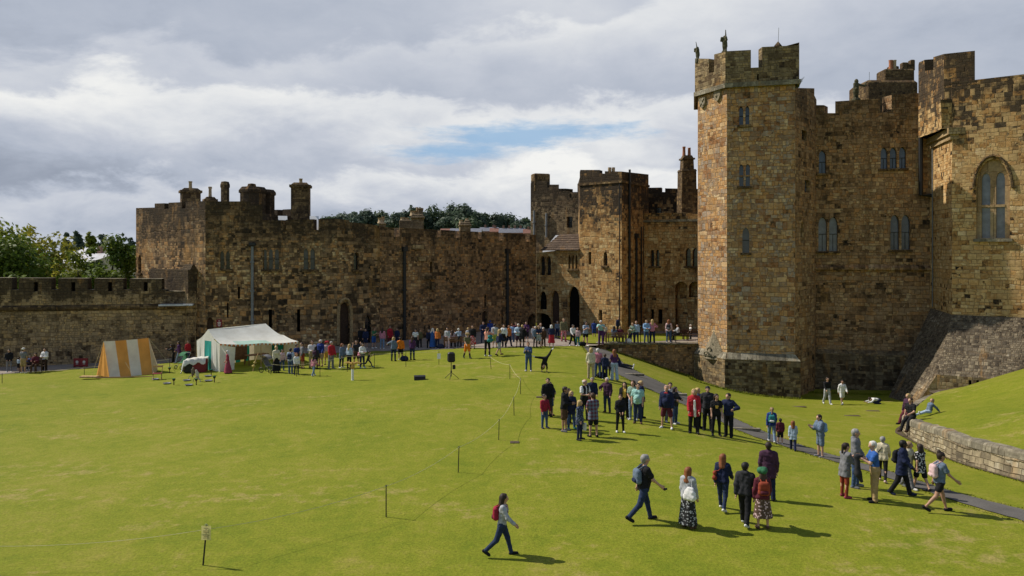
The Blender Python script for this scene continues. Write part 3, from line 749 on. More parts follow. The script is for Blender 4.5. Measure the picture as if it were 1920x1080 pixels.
# ---- the keep tower -----------------------------------------------------
K0, K1, K2 = pt(1309, 63.2), pt(1363, 60.), pt(1491, 58.7)
KB0, KB1 = (K2[0]+.8, 63.4), (K0[0]+1.2, 68.5)
def off(pts, d):
    s = plan(pts, True, -d); return [tuple(g.b0) for g in s]
def keep():
    base = [K0, K1, K2, KB0, (KB0[0]-.2, 67.5), KB1]
    r = empty('keep_tower', (K1[0], K1[1], -3), 'tall octagonal keep tower with a corbelled battlement and two stone figures on top', 'tower', world=True)
    s = plan(base, True, .9); zs = Zp(160, 60.)
    walls(r, 'wall', s, -4.5, zs, 'stone_keep',
          {1: [(1395.5, 199, 234, 19, 2, 'lancet', 'glass_blue'), (1396, 308, 349, 20, 2, 'lancet', 'glass_blue', 'T'), (1398.5, 427, 474, 13, 1, 'lancet', 'glass_blue')],
           })
    ps = plan(off(base, .24), True, .75)
    def topf(px_list): return px_list
    g0, g1 = ps[0], ps[1]
    t0 = [(1303, 110), (1329, 110), (1329, 137), (1339, 135), (1339, 102), (1361, 96)]
    t1 = [(1361, 96), (1408, 93.5), (1408, 127), (1429, 126), (1429, 88), (1486, 85.5)]
    zt = Zp(90, 60.)
    w = {0: t0, 1: t1, 2: ('c', zt-1.4, zt), 3: ('c', zt-1.4, zt), 4: ('c', zt-1.4, zt), 5: ('c', zt-1.4, zt)}
    walls(r, 'parapet', ps, zs-.02, w, 'stone_parapet', {1: [(1365.5, 119, 125, 5, 1, 'rect', 'glass_pale', 'n'), (1421, 141, 153, 3, 1, 'slit', 0), (1437, 161, 168, 6, 1, 'slit', 0)]} if False else {1: [(1421, 139, 150, 3, 1, 'slit', 0)]})
    course(r, ps, range(6), zs-.06, .34, .09, 'stone_cap')
    roof(r, ps, zs+.6)
    # plinth
    pb = off(base, .32); sp = plan(pb, True, .9); zp = Zp(672, 60)
    walls(r, 'plinth', sp, -5, zp, 'stone_keep_base')
    mb = MB()
    for i, (g, h) in enumerate(zip(sp, s)):
        a0, a1 = g.P(0, zp), g.P(g.L, zp); mb.face([a0, a1, h.P(h.L, zp+.45, .01), h.P(0, zp+.45, .01)])
    mb.build('plinth_slope', 'stone_cap', r, uv=True)
    # broach against the left face with carved crest
    g = s[0]; mb = MB(); u0, u1 = g.s_(1316), g.s_(1362); za = g.z_(1340, 620); zb_ = g.z_(1340, 672); um = (u0+u1)/2
    ap = g.P(um, za, .02); l = g.P(u0, zb_, .02); rr = g.P(u1, zb_, .02); fo = g.P(um, zb_, .7)
    mb.face([l, fo, ap]); mb.face([fo, rr, ap]); mb.face([l, rr, fo]); mb.build('broach', 'carved_stone', r)
    mb = MB()
    for k in range(3):
        zz = zb_+.35+k*.32; w_ = (1-k*.28)
        pts = []
        for t in range(15):
            a = t/14*math.pi*2; pts.append(g.P(um+math.cos(a)*.3*w_+(k-1)*.1, zz+math.sin(a)*.16, .62-.19*k))
        mb.tube(pts, .05, 5)
    for sx in (-1, 1):
        mb.tube([g.P(um+sx*(.2+.06*t), zb_+.2+.1*math.sin(t*1.1), .6-.03*t) for t in range(9)], [.08-.006*t for t in range(9)], 5)
    mb.build('carved_crest', 'statue_stone', r, smooth=True)
    # two shields under the parapet
    for px, pyt, cross in ((1319, 193, 1), (1347, 180, 0)):
        c = g.s_(px); z1 = g.z_(px, pyt-10); z0 = g.z_(px, pyt+11); hw = .36; mb = MB()
        prof = [(-hw, z1), (hw, z1), (hw*1.0, z1-.4), (hw*.7, z0+.2), (0, z0), (-hw*.7, z0+.2), (-hw, z1-.4)]
        f_ = [g.P(c+x, z, .16) for x, z in prof]; b2 = [g.P(c+x*1.08, z, .0) for x, z in prof]
        mb.face(f_[::-1]); mb.grid([f_, b2], 0, True)
        sh = mb.build('carved_shield', 'carved_stone', r)
        if cross:
            mb = MB()
            for a in (-1, 1): mb.tube([g.P(c-hw*.7*a, z1-.08, .17), g.P(c+hw*.6*a, z0+.25, .17)], .06, 5)
            mb.build('saltire', 'stone_cap', sh, org=r['_world'], uv=True)
        else:
            mb = MB(); mb.lathe((0, 0, 0), [(.02, -.02), (.16, -.01), (.12, .1), (.05, .2)], 8); q = g.P(c, (z0+z1)/2, .12); mb.v = [(q[0]+v[0], q[1]-abs(v[2])*.4, q[2]+v[1]) for v in mb.v]; mb.build('carved_lion', 'carved_stone', sh, org=r['_world'])
    # lightning finial
    mb = MB(); c = pt(1459, 59.4); zz = Zp(86, 59.4); mb.lathe((c[0], c[1], zz-.3), [(.3, 0), (.3, .3), (.03, .62)], 4); mb.build('finial', 'stone_chimney', r, uv=True)
    mb = MB(); mb.tube([(c[0], c[1], zz), (c[0]+.05, c[1], zz+1.35)], .018, 5); mb.build('rod', 'pipe_grey', r)
    return s, zt
KS, KTOP = keep()

# ---- keep range (between the keep tower and the right wing) --------------
RA = (KB0[0]-.3, KB0[1]+.1); RA = pt(1512, 63.6); RB = pt(1758, 61.2)
def keep_range():
    r = empty('keep_range', (RA[0], RA[1], -3), 'tall shaded keep range with lancet windows between the octagonal tower and the sunlit wing', 'building', world=True)
    s = plan([RA, RB, (RB[0]+1, 74), (RA[0]-1, 74)], True, .9); g = s[0]
    t0 = [(1512, 197), (1528, 197), (1545, 197), (1545, 212), (1566, 212), (1566, 190), (1648, 185), (1650, 185), (1650, 211), (1672, 209), (1672, 178), (1758, 172)]
    wins = [(1542, 282, 325, 13, 1, 'lancet', 'glass_blue'), (1675, 276, 316, 48, 3, 'lancet', 'glass_blue', ''),
            (1552.5, 407, 471, 36, 2, 'lancet', 'glass_pale', ''), (1688, 403, 468, 37, 2, 'lancet', 'glass_blue', '')]
    walls(r, 'wall', s, -5, {0: t0, 1: 19.5, 2: ('c', 18.6, 20), 3: 18.8}, 'stone_range', {0: wins})
    roof(r, s, 17.4)
    u0, u1 = g.s_(1540), g.s_(1736)
    mb = MB(); z = g.z_(1620, 503)
    ua, ub = .02, g.L-.1
    mb.grid([[g.P(ua, z-.28, -.02), g.P(ub, z-.28, -.02)], [g.P(ua, z-.1, .22), g.P(ub, z-.1, .22)], [g.P(ua, z+.05, .22), g.P(ub, z+.05, .22)], [g.P(ua, z+.25, -.02), g.P(ub, z+.25, -.02)]]); mb.build('string_course', 'stone_range', r, uv=True)
    # battered foot
    mb = MB(); z0 = g.z_(1580, 655)
    mb.grid([[g.P(ua, -5, .85), g.P(ub, -5, .85)], [g.P(ua, z0-.3, .4), g.P(ub, z0-.3, .4)], [g.P(ua, z0, -.02), g.P(ub, z0, -.02)]]); mb.build('battered_foot', 'stone_keep_base', r, uv=True)
    # stair turret stuck to the octagonal tower
    st = plan([(KS[1].p1.x+.05, KS[1].p1.y+.35), (X(1527, 62.2), 62.2), (X(1531, 63.9), 63.9), (X(1529, 66), 66), (KS[1].p1.x, 66)], True, .6)
    walls(r, 'stair_turret', st, -5, {0: [(1497, 168), (1527, 165.5)], 1: 19.6, 2: 18, 3: 18.5, 4: 19.4}, 'stone_range', {0: [(1508, 245, 263, 9, 1, 'rect', 'glass_dark', 'n'), (1514, 338, 361, 10, 1, 'rect', 'glass_blue', 'n'), (1504, 416, 455, 6, 1, 'lancet', 'glass_pale', 'n')]})
    # dark angled pipe near the wing
    mb = MB(); u = g.s_(1725); q = g.s_(1748)
    mb.tube([g.P(u, g.z_(1725, 253), .25), g.P(u, g.z_(1725, 366), .25), g.P(q, g.z_(1748, 367), .25)], .17, 8); mb.build('drainpipe', 'pipe_black', r)
    # rear turret and chimney stack
    mb = MB(); c0 = pt(1625, 74); c1 = pt(1722, 74); mb.box(((c0[0]+c1[0])/2, 76, 18.5), (c1[0]-c0[0], 4, 2*(Zp(149, 74)-18.5)), bev=.25); mb.build('rear_turret', 'stone_chimney', r, uv=True)
    mb = MB(); c0 = pt(1660, 75.2); c1 = pt(1716, 75.2); zt = Zp(128, 75.2); mb.box(((c0[0]+c1[0])/2, 76.2, zt-1.5), (c1[0]-c0[0], 1.8, 3), bev=.12)
    for px, hh, w_ in ((1676, 126, .9), (1697, 119, .55), (1711, 114, .4), (1704, 122, .45)):
        q = pt(px, 75.8); mb.box((q[0], q[1]+.2, (zt+Zp(hh, 75.8))/2), (w_, .6, Zp(hh, 75.8)-zt+.2), bev=.06)
    ch = mb.build('chimney', 'stone_chimney', r, uv=True)
    for px, m_ in ((1670, 'terracotta'), (1677, 'pot_buff')):
        p = MB(); q = pt(px, 75.8); p.lathe((q[0], q[1], zt), [(.2, 0), (.17, .3), (.17, .75), (.2, Zp(113, 75.8)-zt)], 10); p.build('chimney_pot', m_, ch, org=r['_world'], smooth=True)
    mb = MB(); q = pt(1630, 74.4); mb.tube([(q[0], q[1], Zp(150, 74)), (q[0], q[1], Zp(133, 74))], .02, 5); mb.build('rod', 'pipe_grey', r)
keep_range()

# ---- sunlit right wing with its battered spur ----------------------------
W0, W1, W2 = pt(1748, 60.9), pt(1785, 56.2), pt(2080, 50.9)
def wing():
    r = empty('keep_wing', (W1[0], W1[1], -2), 'sunlit keep wing with one big two-light pointed window above a sloping stone base', 'building', world=True)
    s = plan([W0, W1, W2, (W2[0]+1, 66), (W0[0]+.6, 66)], True, .9)
    walls(r, 'wall', s, {0: 2., 1: 2.9, 2: -2, 3: 2, 4: 2}, {0: 18.8, 1: [(1785, 153), (1825, 150), (1920, 139), (2080, 121)], 2: 18, 3: 18, 4: 18}, 'stone_wing',
          {}, voids=[(1, lancet(s[1].s_(1861.5), s[1].s_(1893)-s[1].s_(1830), s[1].z_(1861, 450), s[1].z_(1861, 298)), .22), (1, lancet(s[1].s_(1990), s[1].s_(2024)-s[1].s_(1957), s[1].z_(1990, 462), s[1].z_(1990, 306)), .22)])
    g = s[1]
    for pc, pt_, pb_, pw, ot, ow in ((1861.5, 323, 446, 44, 298, 63), (1990, 330, 458, 48, 306, 67)):
        hs, c, wd, z0, z1 = light_holes(g, (pc, pt_, pb_, pw, 2, 'lancet', 'big'))
        gi = Seg((g.p0-g.nrm*.22), (g.p1-g.nrm*.22)); gi.j0 = gi.j1 = True
        mb = MB(); w_ = g.s_(pc+ow/2)-g.s_(pc-ow/2); panel(mb, gi, lancet(c, w_, z0-.1, g.z_(pc, ot)), [(h, .25) for h in hs], back=False)
        wn = mb.build('window', ['stone_tracery', 'stone_tracery'], r, uv=True)
        mb = MB()
        for h in hs: mb.face([gi.P(u, z, -.2) for u, z in h])
        mb.build('pane', 'glass_pale', wn, org=r['_world'])
        mb = MB(); zm = z0+(z1-z0)*.49; mb.box(gi.P(c, zm, -.06), (wd, .2, .17), math.atan2(g.d.y, g.d.x)); mb.build('transom', 'stone_tracery', wn, org=r['_world'], uv=True)
        mb = MB(); mb.box(g.P(c, z0-.16, .0), (w_+.3, .42, .2), math.atan2(g.d.y, g.d.x)); mb.build('sill', 'stone_cap', wn, org=r['_world'], uv=True)
        hp = lancet(c, w_+.34, z0, g.z_(pc, ot)+.22); pts_ = [g.P(u, z, .06) for u, z in hp if z > z0+(z1-z0)*.55]
        q = sorted(pts_, key=lambda p: (p[0]-g.P(c, 0)[0])); mb = MB(); mb.tube([(q[0][0]-.18, q[0][1]+.05, q[0][2]-.02)]+q+[(q[-1][0]+.18, q[-1][1]-.05, q[-1][2]-.02)], .10, 6); mb.build('hood_mould', 'stone_chimney', wn, org=r['_world'], uv=True)
    roof(r, s, 17.)
    # corbelled corner turret
    ps = plan([pt(1722, 60.9), pt(1770, 56.6), pt(1828, 55.5), (X(1828, 55.5)+1.2, 59.5), (X(1722, 60.9)+2.2, 62)], True, .6)
    t0 = [(1722, 122), (1723, 117), (1734, 112), (1734, 133), (1750, 131), (1750, 107), (1770, 101)]
    zb_ = ps[0].z_(1770, 242)
    walls(r, 'corner_turret', ps, {0: zb_, 1: ps[1].z_(1790, 186), 2: zb_, 3: zb_, 4: zb_}, {0: t0, 1: [(1770, 101), (1828, 95)], 2: 20.5, 3: ('c', 20, 21), 4: 20.5}, 'stone_wing')
    roof(r, ps, 19.8)
    # corbel steps below the turret
    mb = MB(); a = ps[0]
    for k, (z0, z1, e) in enumerate(((zb_-.45, zb_, .30), (zb_-.8, zb_-.45, .15))):
        q = plan(off([tuple(W0), tuple(W1), (W1[0]+.9, W1[1]-.25), (W1[0]+1.2, 58.5), (W0[0]+1., 60)], e), True, .2)
        mb.grid([[g.P(0, z0) for g in q], [g.P(0, z1) for g in q]], 0, True); mb.face([g.P(0, z0) for g in q][::-1]); mb.face([g.P(0, z1) for g in q])
    q0 = plan([ps[0].p0, ps[0].p1, (ps[0].p1.x+.9, ps[0].p1.y-.2), (ps[0].p1.x+1.4, 58.9), (ps[0].p0.x+1.4, 61.)], True, .2)
    mb.build('corbel', 'stone_dressed', r, uv=True)
    mb = MB(); mb.face([g.P(0, zb_) for g in ps]); mb.face([ps[1].P(u, z, -.02) for u, z in ((0, zb_), (0, zb_+.1), (.1, zb_+.1))]); mb.build('turret_soffit', 'stone_wing', r, uv=True)
    # side cheek that carries the turret on the front face
    g1 = ps[1]; mb = MB(); z2 = g1.z_(1790, 186)
    mb.box(((g1.p0.x+W1[0]+.5)/2, (g1.p0.y+W1[1]+.7)/2, (zb_+z2)/2), (W1[0]+.55-g1.p0.x+.3, .9, z2-zb_), -.2, top=(W1[0]+.75-g1.p0.x+.3, 1.1)); mb.build('turret_bracket', 'stone_wing', r, uv=True)
    # battered base: left face, front face and vertical plinth
    Lt = Vector((W0[0]-.05, W0[1]+.1, Zp(578, W0[1]))); T1 = Vector((W1[0], W1[1], Zp(590, W1[1]))); T2 = Vector((W2[0], W2[1], T1.z))
    Lb = W(1664, 748, 58.6); Fb = W(1712, 748, 54.5); Fb.z = Lb.z = -3.4
    M = W(1757, 702, 53.9)
    P1 = Vector((M.x, M.y, M.z)); P2 = P1+(T2-T1)*1.02; P2.z = P1.z
    mb = MB()
    def sub4(a, b_, c, d, n=6):
        rows = []
        for i in range(n+1):
            rows.append([a.lerp(b_, i/n).lerp(d.lerp(c, i/n), j/n) for j in range(n+1)])
        mb.grid(rows)
    Lm = Lt.lerp(Lb, .72)
    sub4(Lt, T1, M, Lm); mb.face([Lm, M, Fb, Lb])
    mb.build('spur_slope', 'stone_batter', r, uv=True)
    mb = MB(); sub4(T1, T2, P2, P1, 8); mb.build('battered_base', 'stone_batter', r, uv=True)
    mb = MB(); gpl = Seg(P1, P2); zpl = P1.z
    hs = [(rect(gpl.s_(px), gpl.s_(px+2.6)-gpl.s_(px-2.6), gpl.z_(px, 731), gpl.z_(px, 713)), .6) for px in (1819, 1833)]
    gpl.j0 = gpl.j1 = True
    panel(mb, gpl, [(0, -4), (gpl.L, -4), (gpl.L, zpl), (0, zpl)], hs, back=False)
    mb.face([tuple(M), (M.x, M.y, -4), tuple(Fb)]); mb.build('plinth', ['stone_keep_base', 'stone_cap'], r, uv=True)
    mb = MB(); mb.face([gpl.P(gpl.s_(1810), gpl.z_(1810, 708), -.6), gpl.P(gpl.s_(1842), gpl.z_(1842, 708), -.6), gpl.P(gpl.s_(1842), gpl.z_(1842, 735), -.6), gpl.P(gpl.s_(1810), gpl.z_(1810, 735), -.6)]); mb.build('vent_opening', 'dark_void', r)
    # slim pipe in the inner angle
    mb = MB(); q = W0; mb.tube([(q[0]-.12, q[1]-.25, Zp(268, q[1])), (q[0]-.12, q[1]-.25, Zp(575, q[1]))], .04, 6); mb.build('drainpipe', 'pipe_grey', r)
wing()

# ---- retaining wall under the terrace -----------------------------------
def retaining():
    a, b_ = (X(1118, TERY), TERY), (X(1322, TERY), TERY); s = plan([a, b_], False, .6); g = s[0]; g.b0 = g.p0-g.nrm*.6; g.b1 = g.p1-g.nrm*.6
    r = empty('retaining_wall', (a[0], a[1], -1), 'stone retaining wall under the terrace, running out from the foot of the octagonal tower', 'wall', world=True)
    walls(r, 'stone_wall', s, -4, {0: TERZ-.16}, 'stone_curtain')
    mb = MB(); mb.box(((a[0]+b_[0])/2, TERY+.2, TERZ-.06), (b_[0]-a[0], .64, .2), bev=.03); mb.build('coping', 'stone_cap', r, uv=True)
retaining()

# ---- grass bank with its curved low wall ---------------------------------
BW = [((1760,0,47.5), -1.6, -.9), ((1722,0,44.5), -1.6, -.85), ((1703,0,42.0), -1.5, -.78), ((1693,0,40.0), -1.4, -.7), ((1699,0,38.5), -1.3, -.58), ((1711,0,36.9), -1.3, -.4), ((1740,0,34.4), -1.2, -.1), ((1767,0,32.8), -1.05, .08), ((1820,0,30.2), -.85, .26), ((1920,0,27.3), -.65, .5), ((2060,0,24.6), -.6, .65), ((2330,0,21.6), -.55, .75), ((2800,0,18.2), -.5, .8), ((3500,0,15.2), -.5, .8)]
bw2 = [Vector((X(p[0], p[2]), p[2], z1)) for p, z0, z1 in BW]
def catm(pts, n=6):
    out = []
    for i in range(len(pts)-1):
        p0 = pts[max(i-1, 0)]; p1 = pts[i]; p2 = pts[i+1]; p3 = pts[min(i+2, len(pts)-1)]
        for k in range(n):
            t = k/n; out.append(.5*((2*p1)+(p2-p0)*t+(2*p0-5*p1+4*p2-p3)*t*t+(3*p1-p0-3*p2+p3)*t**3))
    out.append(pts[-1]); return out
BWC = catm(bw2)
def bank():
    r = empty('low_stone_wall', tuple(BWC[30]), 'curved low stone wall holding up the grass bank by the path', 'wall', world=True)
    wl = MB(); cp = MB(); uvs = []
    n = len(BWC); nr = []
    for i in range(n):
        d = (BWC[min(i+1, n-1)]-BWC[max(i-1, 0)]); d.z = 0; d.normalize(); nr.append(Vector((d.y, -d.x, 0)))
    rows = []; cr = []
    for i, p in enumerate(BWC):
        o = nr[i]                                    # outward, away from the bank
        if True:
            k = o
            zb = float(HT(p.x+k.x*.3, p.y+k.y*.3))-.5
            rows.append([p+k*.2+Vector((0, 0, zb-p.z)), p+k*.08+Vector((0, 0, -.3)), p-k*.3+Vector((0, 0, -.3))])
            j = .02*math.sin(i*2.1)+.015*math.sin(i*5.3)
            cr.append([p+k*.02+Vector((0, 0, -.31)), p+k*(.10+j)+Vector((0, 0, -.29)), p+k*(.09+j)+Vector((0, 0, -.08+j)), p+k*.02+Vector((0, 0, j)), p-k*.3+Vector((0, 0, .02+j)), p-k*.42+Vector((0, 0, -.1)), p-k*.42+Vector((0, 0, -.32))])
    wl.grid(rows); cp.grid(cr)
    for q in (cr[0], cr[-1]): cp.face(q)
    for mbx, nm, m_ in ((wl, 'stone_face', 'stone_low'), (cp, 'coping', 'stone_cap')):
        o = mbx.build(nm, m_, r, smooth=False)
        L = o.data.uv_layers.new(name='UVMap'); per = len(rows[0]) if nm == 'stone_face' else len(cr[0])
        acc = [0]
        for a, b_ in zip(BWC, BWC[1:]): acc.append(acc[-1]+(b_-a).length)
        vacc = [0.]
        row = (rows if nm == 'stone_face' else cr)[20]
        for a, b_ in zip(row, row[1:]): vacc.append(vacc[-1]+(b_-a).length)
        for lp in o.data.loops:
            vi = lp.vertex_index
            if vi < per*n: L.data[lp.index].uv = (acc[vi//per], vacc[vi % per])
    # bank surface
    cps = [(p.x, p.y, p.z-.02) for p in BWC[::3]]
    for px, Y, z in ((1760, 50.5, -1.6), (1700, 50.5, -2.6), (1850, 47.5, -.5), (1920, 44, .62), (2010, 40, 1.2), (1790, 42, -.62), (1850, 38, .1), (1920, 34, .62), (1760, 55, -2.4), (1850, 55, -1.2), (1930, 54, -.1), (2060, 52, 1.0), (2100, 36, 1.4), (2150, 28, 1.3), (2500, 32, 1.9), (2500, 48, 2.0), (2800, 25, 1.6), (3300, 22, 1.6), (3000, 40, 2.2)):
        cps.append((X(px, Y), Y, z))
    c = np.array(cps); P_ = c[:, :2]; m_ = len(P_)
    A_ = np.zeros((m_+3, m_+3)); A_[:m_, :m_] = _U(np.linalg.norm(P_[:, None]-P_[None], axis=2))+np.eye(m_)*.5
    A_[:m_, m_] = 1; A_[:m_, m_+1:] = P_; A_[m_, :m_] = 1; A_[m_+1:, :m_] = P_.T
    w = np.linalg.solve(A_, np.concatenate([c[:, 2], [0, 0, 0]]))
    global BANK
    def BANK(x, y):
        r_ = np.sqrt((np.asarray(x)[..., None]-P_[:, 0])**2+(np.asarray(y)[..., None]-P_[:, 1])**2)
        return _U(r_)@w[:m_]+w[m_]+w[m_+1]*x+w[m_+2]*y
    mb = MB(); rows = []
    far = [Vector((X(1690, 56.5), 56.5, 0)), Vector((X(1720, 56.8), 56.8, 0)), Vector((X(1800, 57), 57, 0)), Vector((X(1900, 56.5), 56.5, 0)), Vector((X(2030, 55), 55, 0)), Vector((X(2300, 53), 53, 0)), Vector((X(2600, 51), 51, 0)), Vector((X(2900, 48), 48, 0)), Vector((X(3200, 42), 42, 0)), Vector((X(3500, 34), 34, 0)), Vector((X(3700, 24), 24, 0))]
    farc = interp(far, n-1)
    for i in range(n):
        a = BWC[i]-nr[i]*.3; row = []
        for k in range(37):
            q = a.lerp(farc[i], k/36); z = float(BANK(q.x, q.y))
            if k < 2: z = z*(k/2)+(a.z-.03)*(1-k/2)
            row.append((q.x, q.y, z))
        rows.append(row)
    mb.grid(rows); tag(mb.build('grass_bank', 'grass_bank', smooth=True), kind='structure')
bank()
# bare soil strip along the foot of the low wall
ribbon('soil_strip', [(p.x-.30-.35*max(0, 1-abs(i-10)/9), p.y-.25) for i, p in enumerate(BWC[14:])], [(p.x+.1, p.y+.1) for p in BWC[14:]], 'soil', dz=.03, nsub=3)
# ---------------------------------------------------------------- figures
def surface_nets(D, o, h):
    nx, ny, nz = D.shape; S = D < 0
    c = [(0,0,0),(1,0,0),(0,1,0),(1,1,0),(0,0,1),(1,0,1),(0,1,1),(1,1,1)]
    V = [D[a:nx-1+a, b:ny-1+b, e:nz-1+e] for a, b, e in c]; B = [S[a:nx-1+a, b:ny-1+b, e:nz-1+e] for a, b, e in c]
    cnt = sum(b.astype(np.int8) for b in B); act = (cnt > 0) & (cnt < 8)
    if not act.any(): return None
    ii = np.argwhere(act); num = np.zeros((len(ii), 3)); den = np.zeros(len(ii))
    Va = [v[act] for v in V]; Ba = [b[act] for b in B]; ca = np.array(c, float)
    for p, q in ((0,1),(2,3),(4,5),(6,7),(0,2),(1,3),(4,6),(5,7),(0,4),(1,5),(2,6),(3,7)):
        m = Ba[p] != Ba[q]; t = np.where(m, Va[p]/np.where(m, Va[p]-Va[q], 1), 0)
        num += np.where(m[:, None], ca[p]+t[:, None]*(ca[q]-ca[p]), 0); den += m
    vert = o+h*(ii+num/den[:, None]); idx = -np.ones(act.shape, int); idx[act] = np.arange(len(ii))
    F_ = []
    for ax in range(3):
        a = [slice(None)]*3; b = [slice(None)]*3; a[ax] = slice(0, -1); b[ax] = slice(1, None)
        s0, s1 = S[tuple(a)], S[tuple(b)]; e = np.argwhere(s0 != s1)
        if not len(e): continue
        o1, o2 = [(1, 2), (2, 0), (0, 1)][ax]
        ok = (e[:, o1] > 0) & (e[:, o2] > 0) & (e[:, o1] < D.shape[o1]-1) & (e[:, o2] < D.shape[o2]-1); e = e[ok]
        fl = s0[tuple(e.T)]
        q = []
        for d1, d2 in ((-1, -1), (0, -1), (0, 0), (-1, 0)):
            k = e.copy(); k[:, o1] += d1; k[:, o2] += d2; q.append(idx[tuple(k.T)])
        q = np.stack(q, 1); q = np.where(fl[:, None], q, q[:, ::-1]); F_.append(q)
    F_ = np.concatenate(F_); F_ = F_[(F_ >= 0).all(1)]
    return vert, F_
def iso(prims, h, k=.02, inf=0., cuts=(), carve=(), wr=0.):
    if not prims: return None
    A = np.array([p[0] for p in prims]); B = np.array([p[1] for p in prims]); ra = np.array([p[2] for p in prims])+inf; rb = np.array([p[3] for p in prims])+inf
    m = max(ra.max(), rb.max())
    lo = np.minimum((A-ra[:, None]).min(0), (B-rb[:, None]).min(0))-h*2-k; hi = np.maximum((A+ra[:, None]).max(0), (B+rb[:, None]).max(0))+h*2+k
    n = np.ceil((hi-lo)/h).astype(int)+1
    gx = [lo[i]+h*np.arange(n[i]) for i in range(3)]
    P_ = np.stack(np.meshgrid(*gx, indexing='ij'), -1).astype(np.float32)
    acc = np.zeros(P_.shape[:3], np.float32)
    for a, b, r0, r1 in zip(A, B, ra, rb):
        # only inside the primitive's own neighbourhood
        l_ = np.minimum(a-r0, b-r1)-k*6-h; u_ = np.maximum(a+r0, b+r1)+k*6+h
        i0 = np.maximum(0, np.floor((l_-lo)/h).astype(int)); i1 = np.minimum(n, np.ceil((u_-lo)/h).astype(int)+1)
        sl = tuple(slice(x_, y_) for x_, y_ in zip(i0, i1)); Q = P_[sl]-a.astype(np.float32)
        ba = (b-a).astype(np.float32); bb = float(ba@ba)
        t = np.clip((Q@ba)/bb, 0, 1) if bb > 1e-9 else np.zeros(Q.shape[:3], np.float32)
        d = np.sqrt(((Q-t[..., None]*ba)**2).sum(-1))-(r0+(r1-r0)*t)
        acc[sl] += np.exp(-np.clip(d/k, -40, 40))
    D = -k*np.log(np.maximum(acc, 1e-12))
    if wr:                      # cloth folds
        x, y, z = P_[..., 0], P_[..., 1], P_[..., 2]; q = wr*77
        D = D+wr*(np.sin(z*38+x*21+q*3)*np.sin(x*27-z*13+y*19+q)+.7*np.sin(z*61-x*33+y*25+q*7)*np.sin(y*23+x*14+q))
    for c in cuts: D = np.maximum(D, c(P_))
    for a, b, r0, r1 in carve:
        ba = b-a; t = np.clip(((P_-a)@ba)/max(1e-9, ba@ba), 0, 1); d = np.linalg.norm(P_-a-t[..., None]*ba, axis=-1)-(r0+(r1-r0)*t)
        D = np.maximum(D, -d)
    return surface_nets(D, lo, h)
def mesh_np(name, vf, mats, parent, extra=None):
    v, f = vf; me = bpy.data.meshes.new(name)
    if extra is not None and extra.v:
        b = len(v); ev = np.array(extra.v); fs = f.tolist()+[[i+b for i in q] for q in extra.f]; mi = [0]*len(f)+extra.mi
        v = np.concatenate([v, ev]); me.from_pydata(v.tolist(), [], fs)
    else:
        mi = None; me.from_pydata(v.tolist(), [], f.tolist())
    for m in mats: me.materials.append(MATS[m] if isinstance(m, str) else m)
    if mi: me.polygons.foreach_set('material_index', mi)
    me.polygons.foreach_set('use_smooth', [True]*len(me.polygons)); me.update()
    o = bpy.data.objects.new(name, me); COL.objects.link(o)
    if parent is not None: o.parent = parent
    return o

COLR = dict(black=(.012,.012,.014), charcoal=(.03,.03,.034), grey=(.17,.17,.18), lightgrey=(.36,.37,.39), white=(.68,.67,.65), cream=(.56,.5,.36), beige=(.42,.33,.2),
 tan=(.36,.25,.12), khaki=(.2,.17,.09), olive=(.13,.12,.06), brown=(.09,.05,.03), navy=(.014,.02,.055), blue=(.03,.1,.33), royal=(.02,.045,.2), sky=(.22,.36,.55), pale_blue=(.36,.45,.56),
 denim=(.05,.085,.17), dark_denim=(.022,.035,.08), light_denim=(.16,.23,.34), slate=(.12,.16,.22), teal=(.03,.2,.2), mint=(.3,.52,.47), green=(.04,.15,.07), sage=(.24,.33,.25), lime=(.3,.34,.07),
 yellow=(.65,.42,.08), orange=(.75,.2,.015), burnt_orange=(.5,.15,.03), peach=(.62,.28,.2), red=(.38,.02,.03), crimson=(.3,.02,.045), maroon=(.1,.018,.03), rust=(.26,.05,.025), pink=(.52,.2,.26), pale_pink=(.6,.42,.42), purple=(.07,.025,.09), plum=(.06,.025,.05),
 rose=(.3,.05,.08))
HAIR = dict(black=(.012,.01,.009), dark=(.028,.017,.012), brown=(.06,.032,.018), ginger=(.2,.07,.025), blonde=(.42,.29,.12), grey=(.25,.24,.23), white=(.58,.56,.52), fair=(.24,.16,.08), bald=(.4,.25,.18))
SKIN = dict(l=(.48,.28,.19), m=(.36,.2,.13), d=(.06,.032,.02))
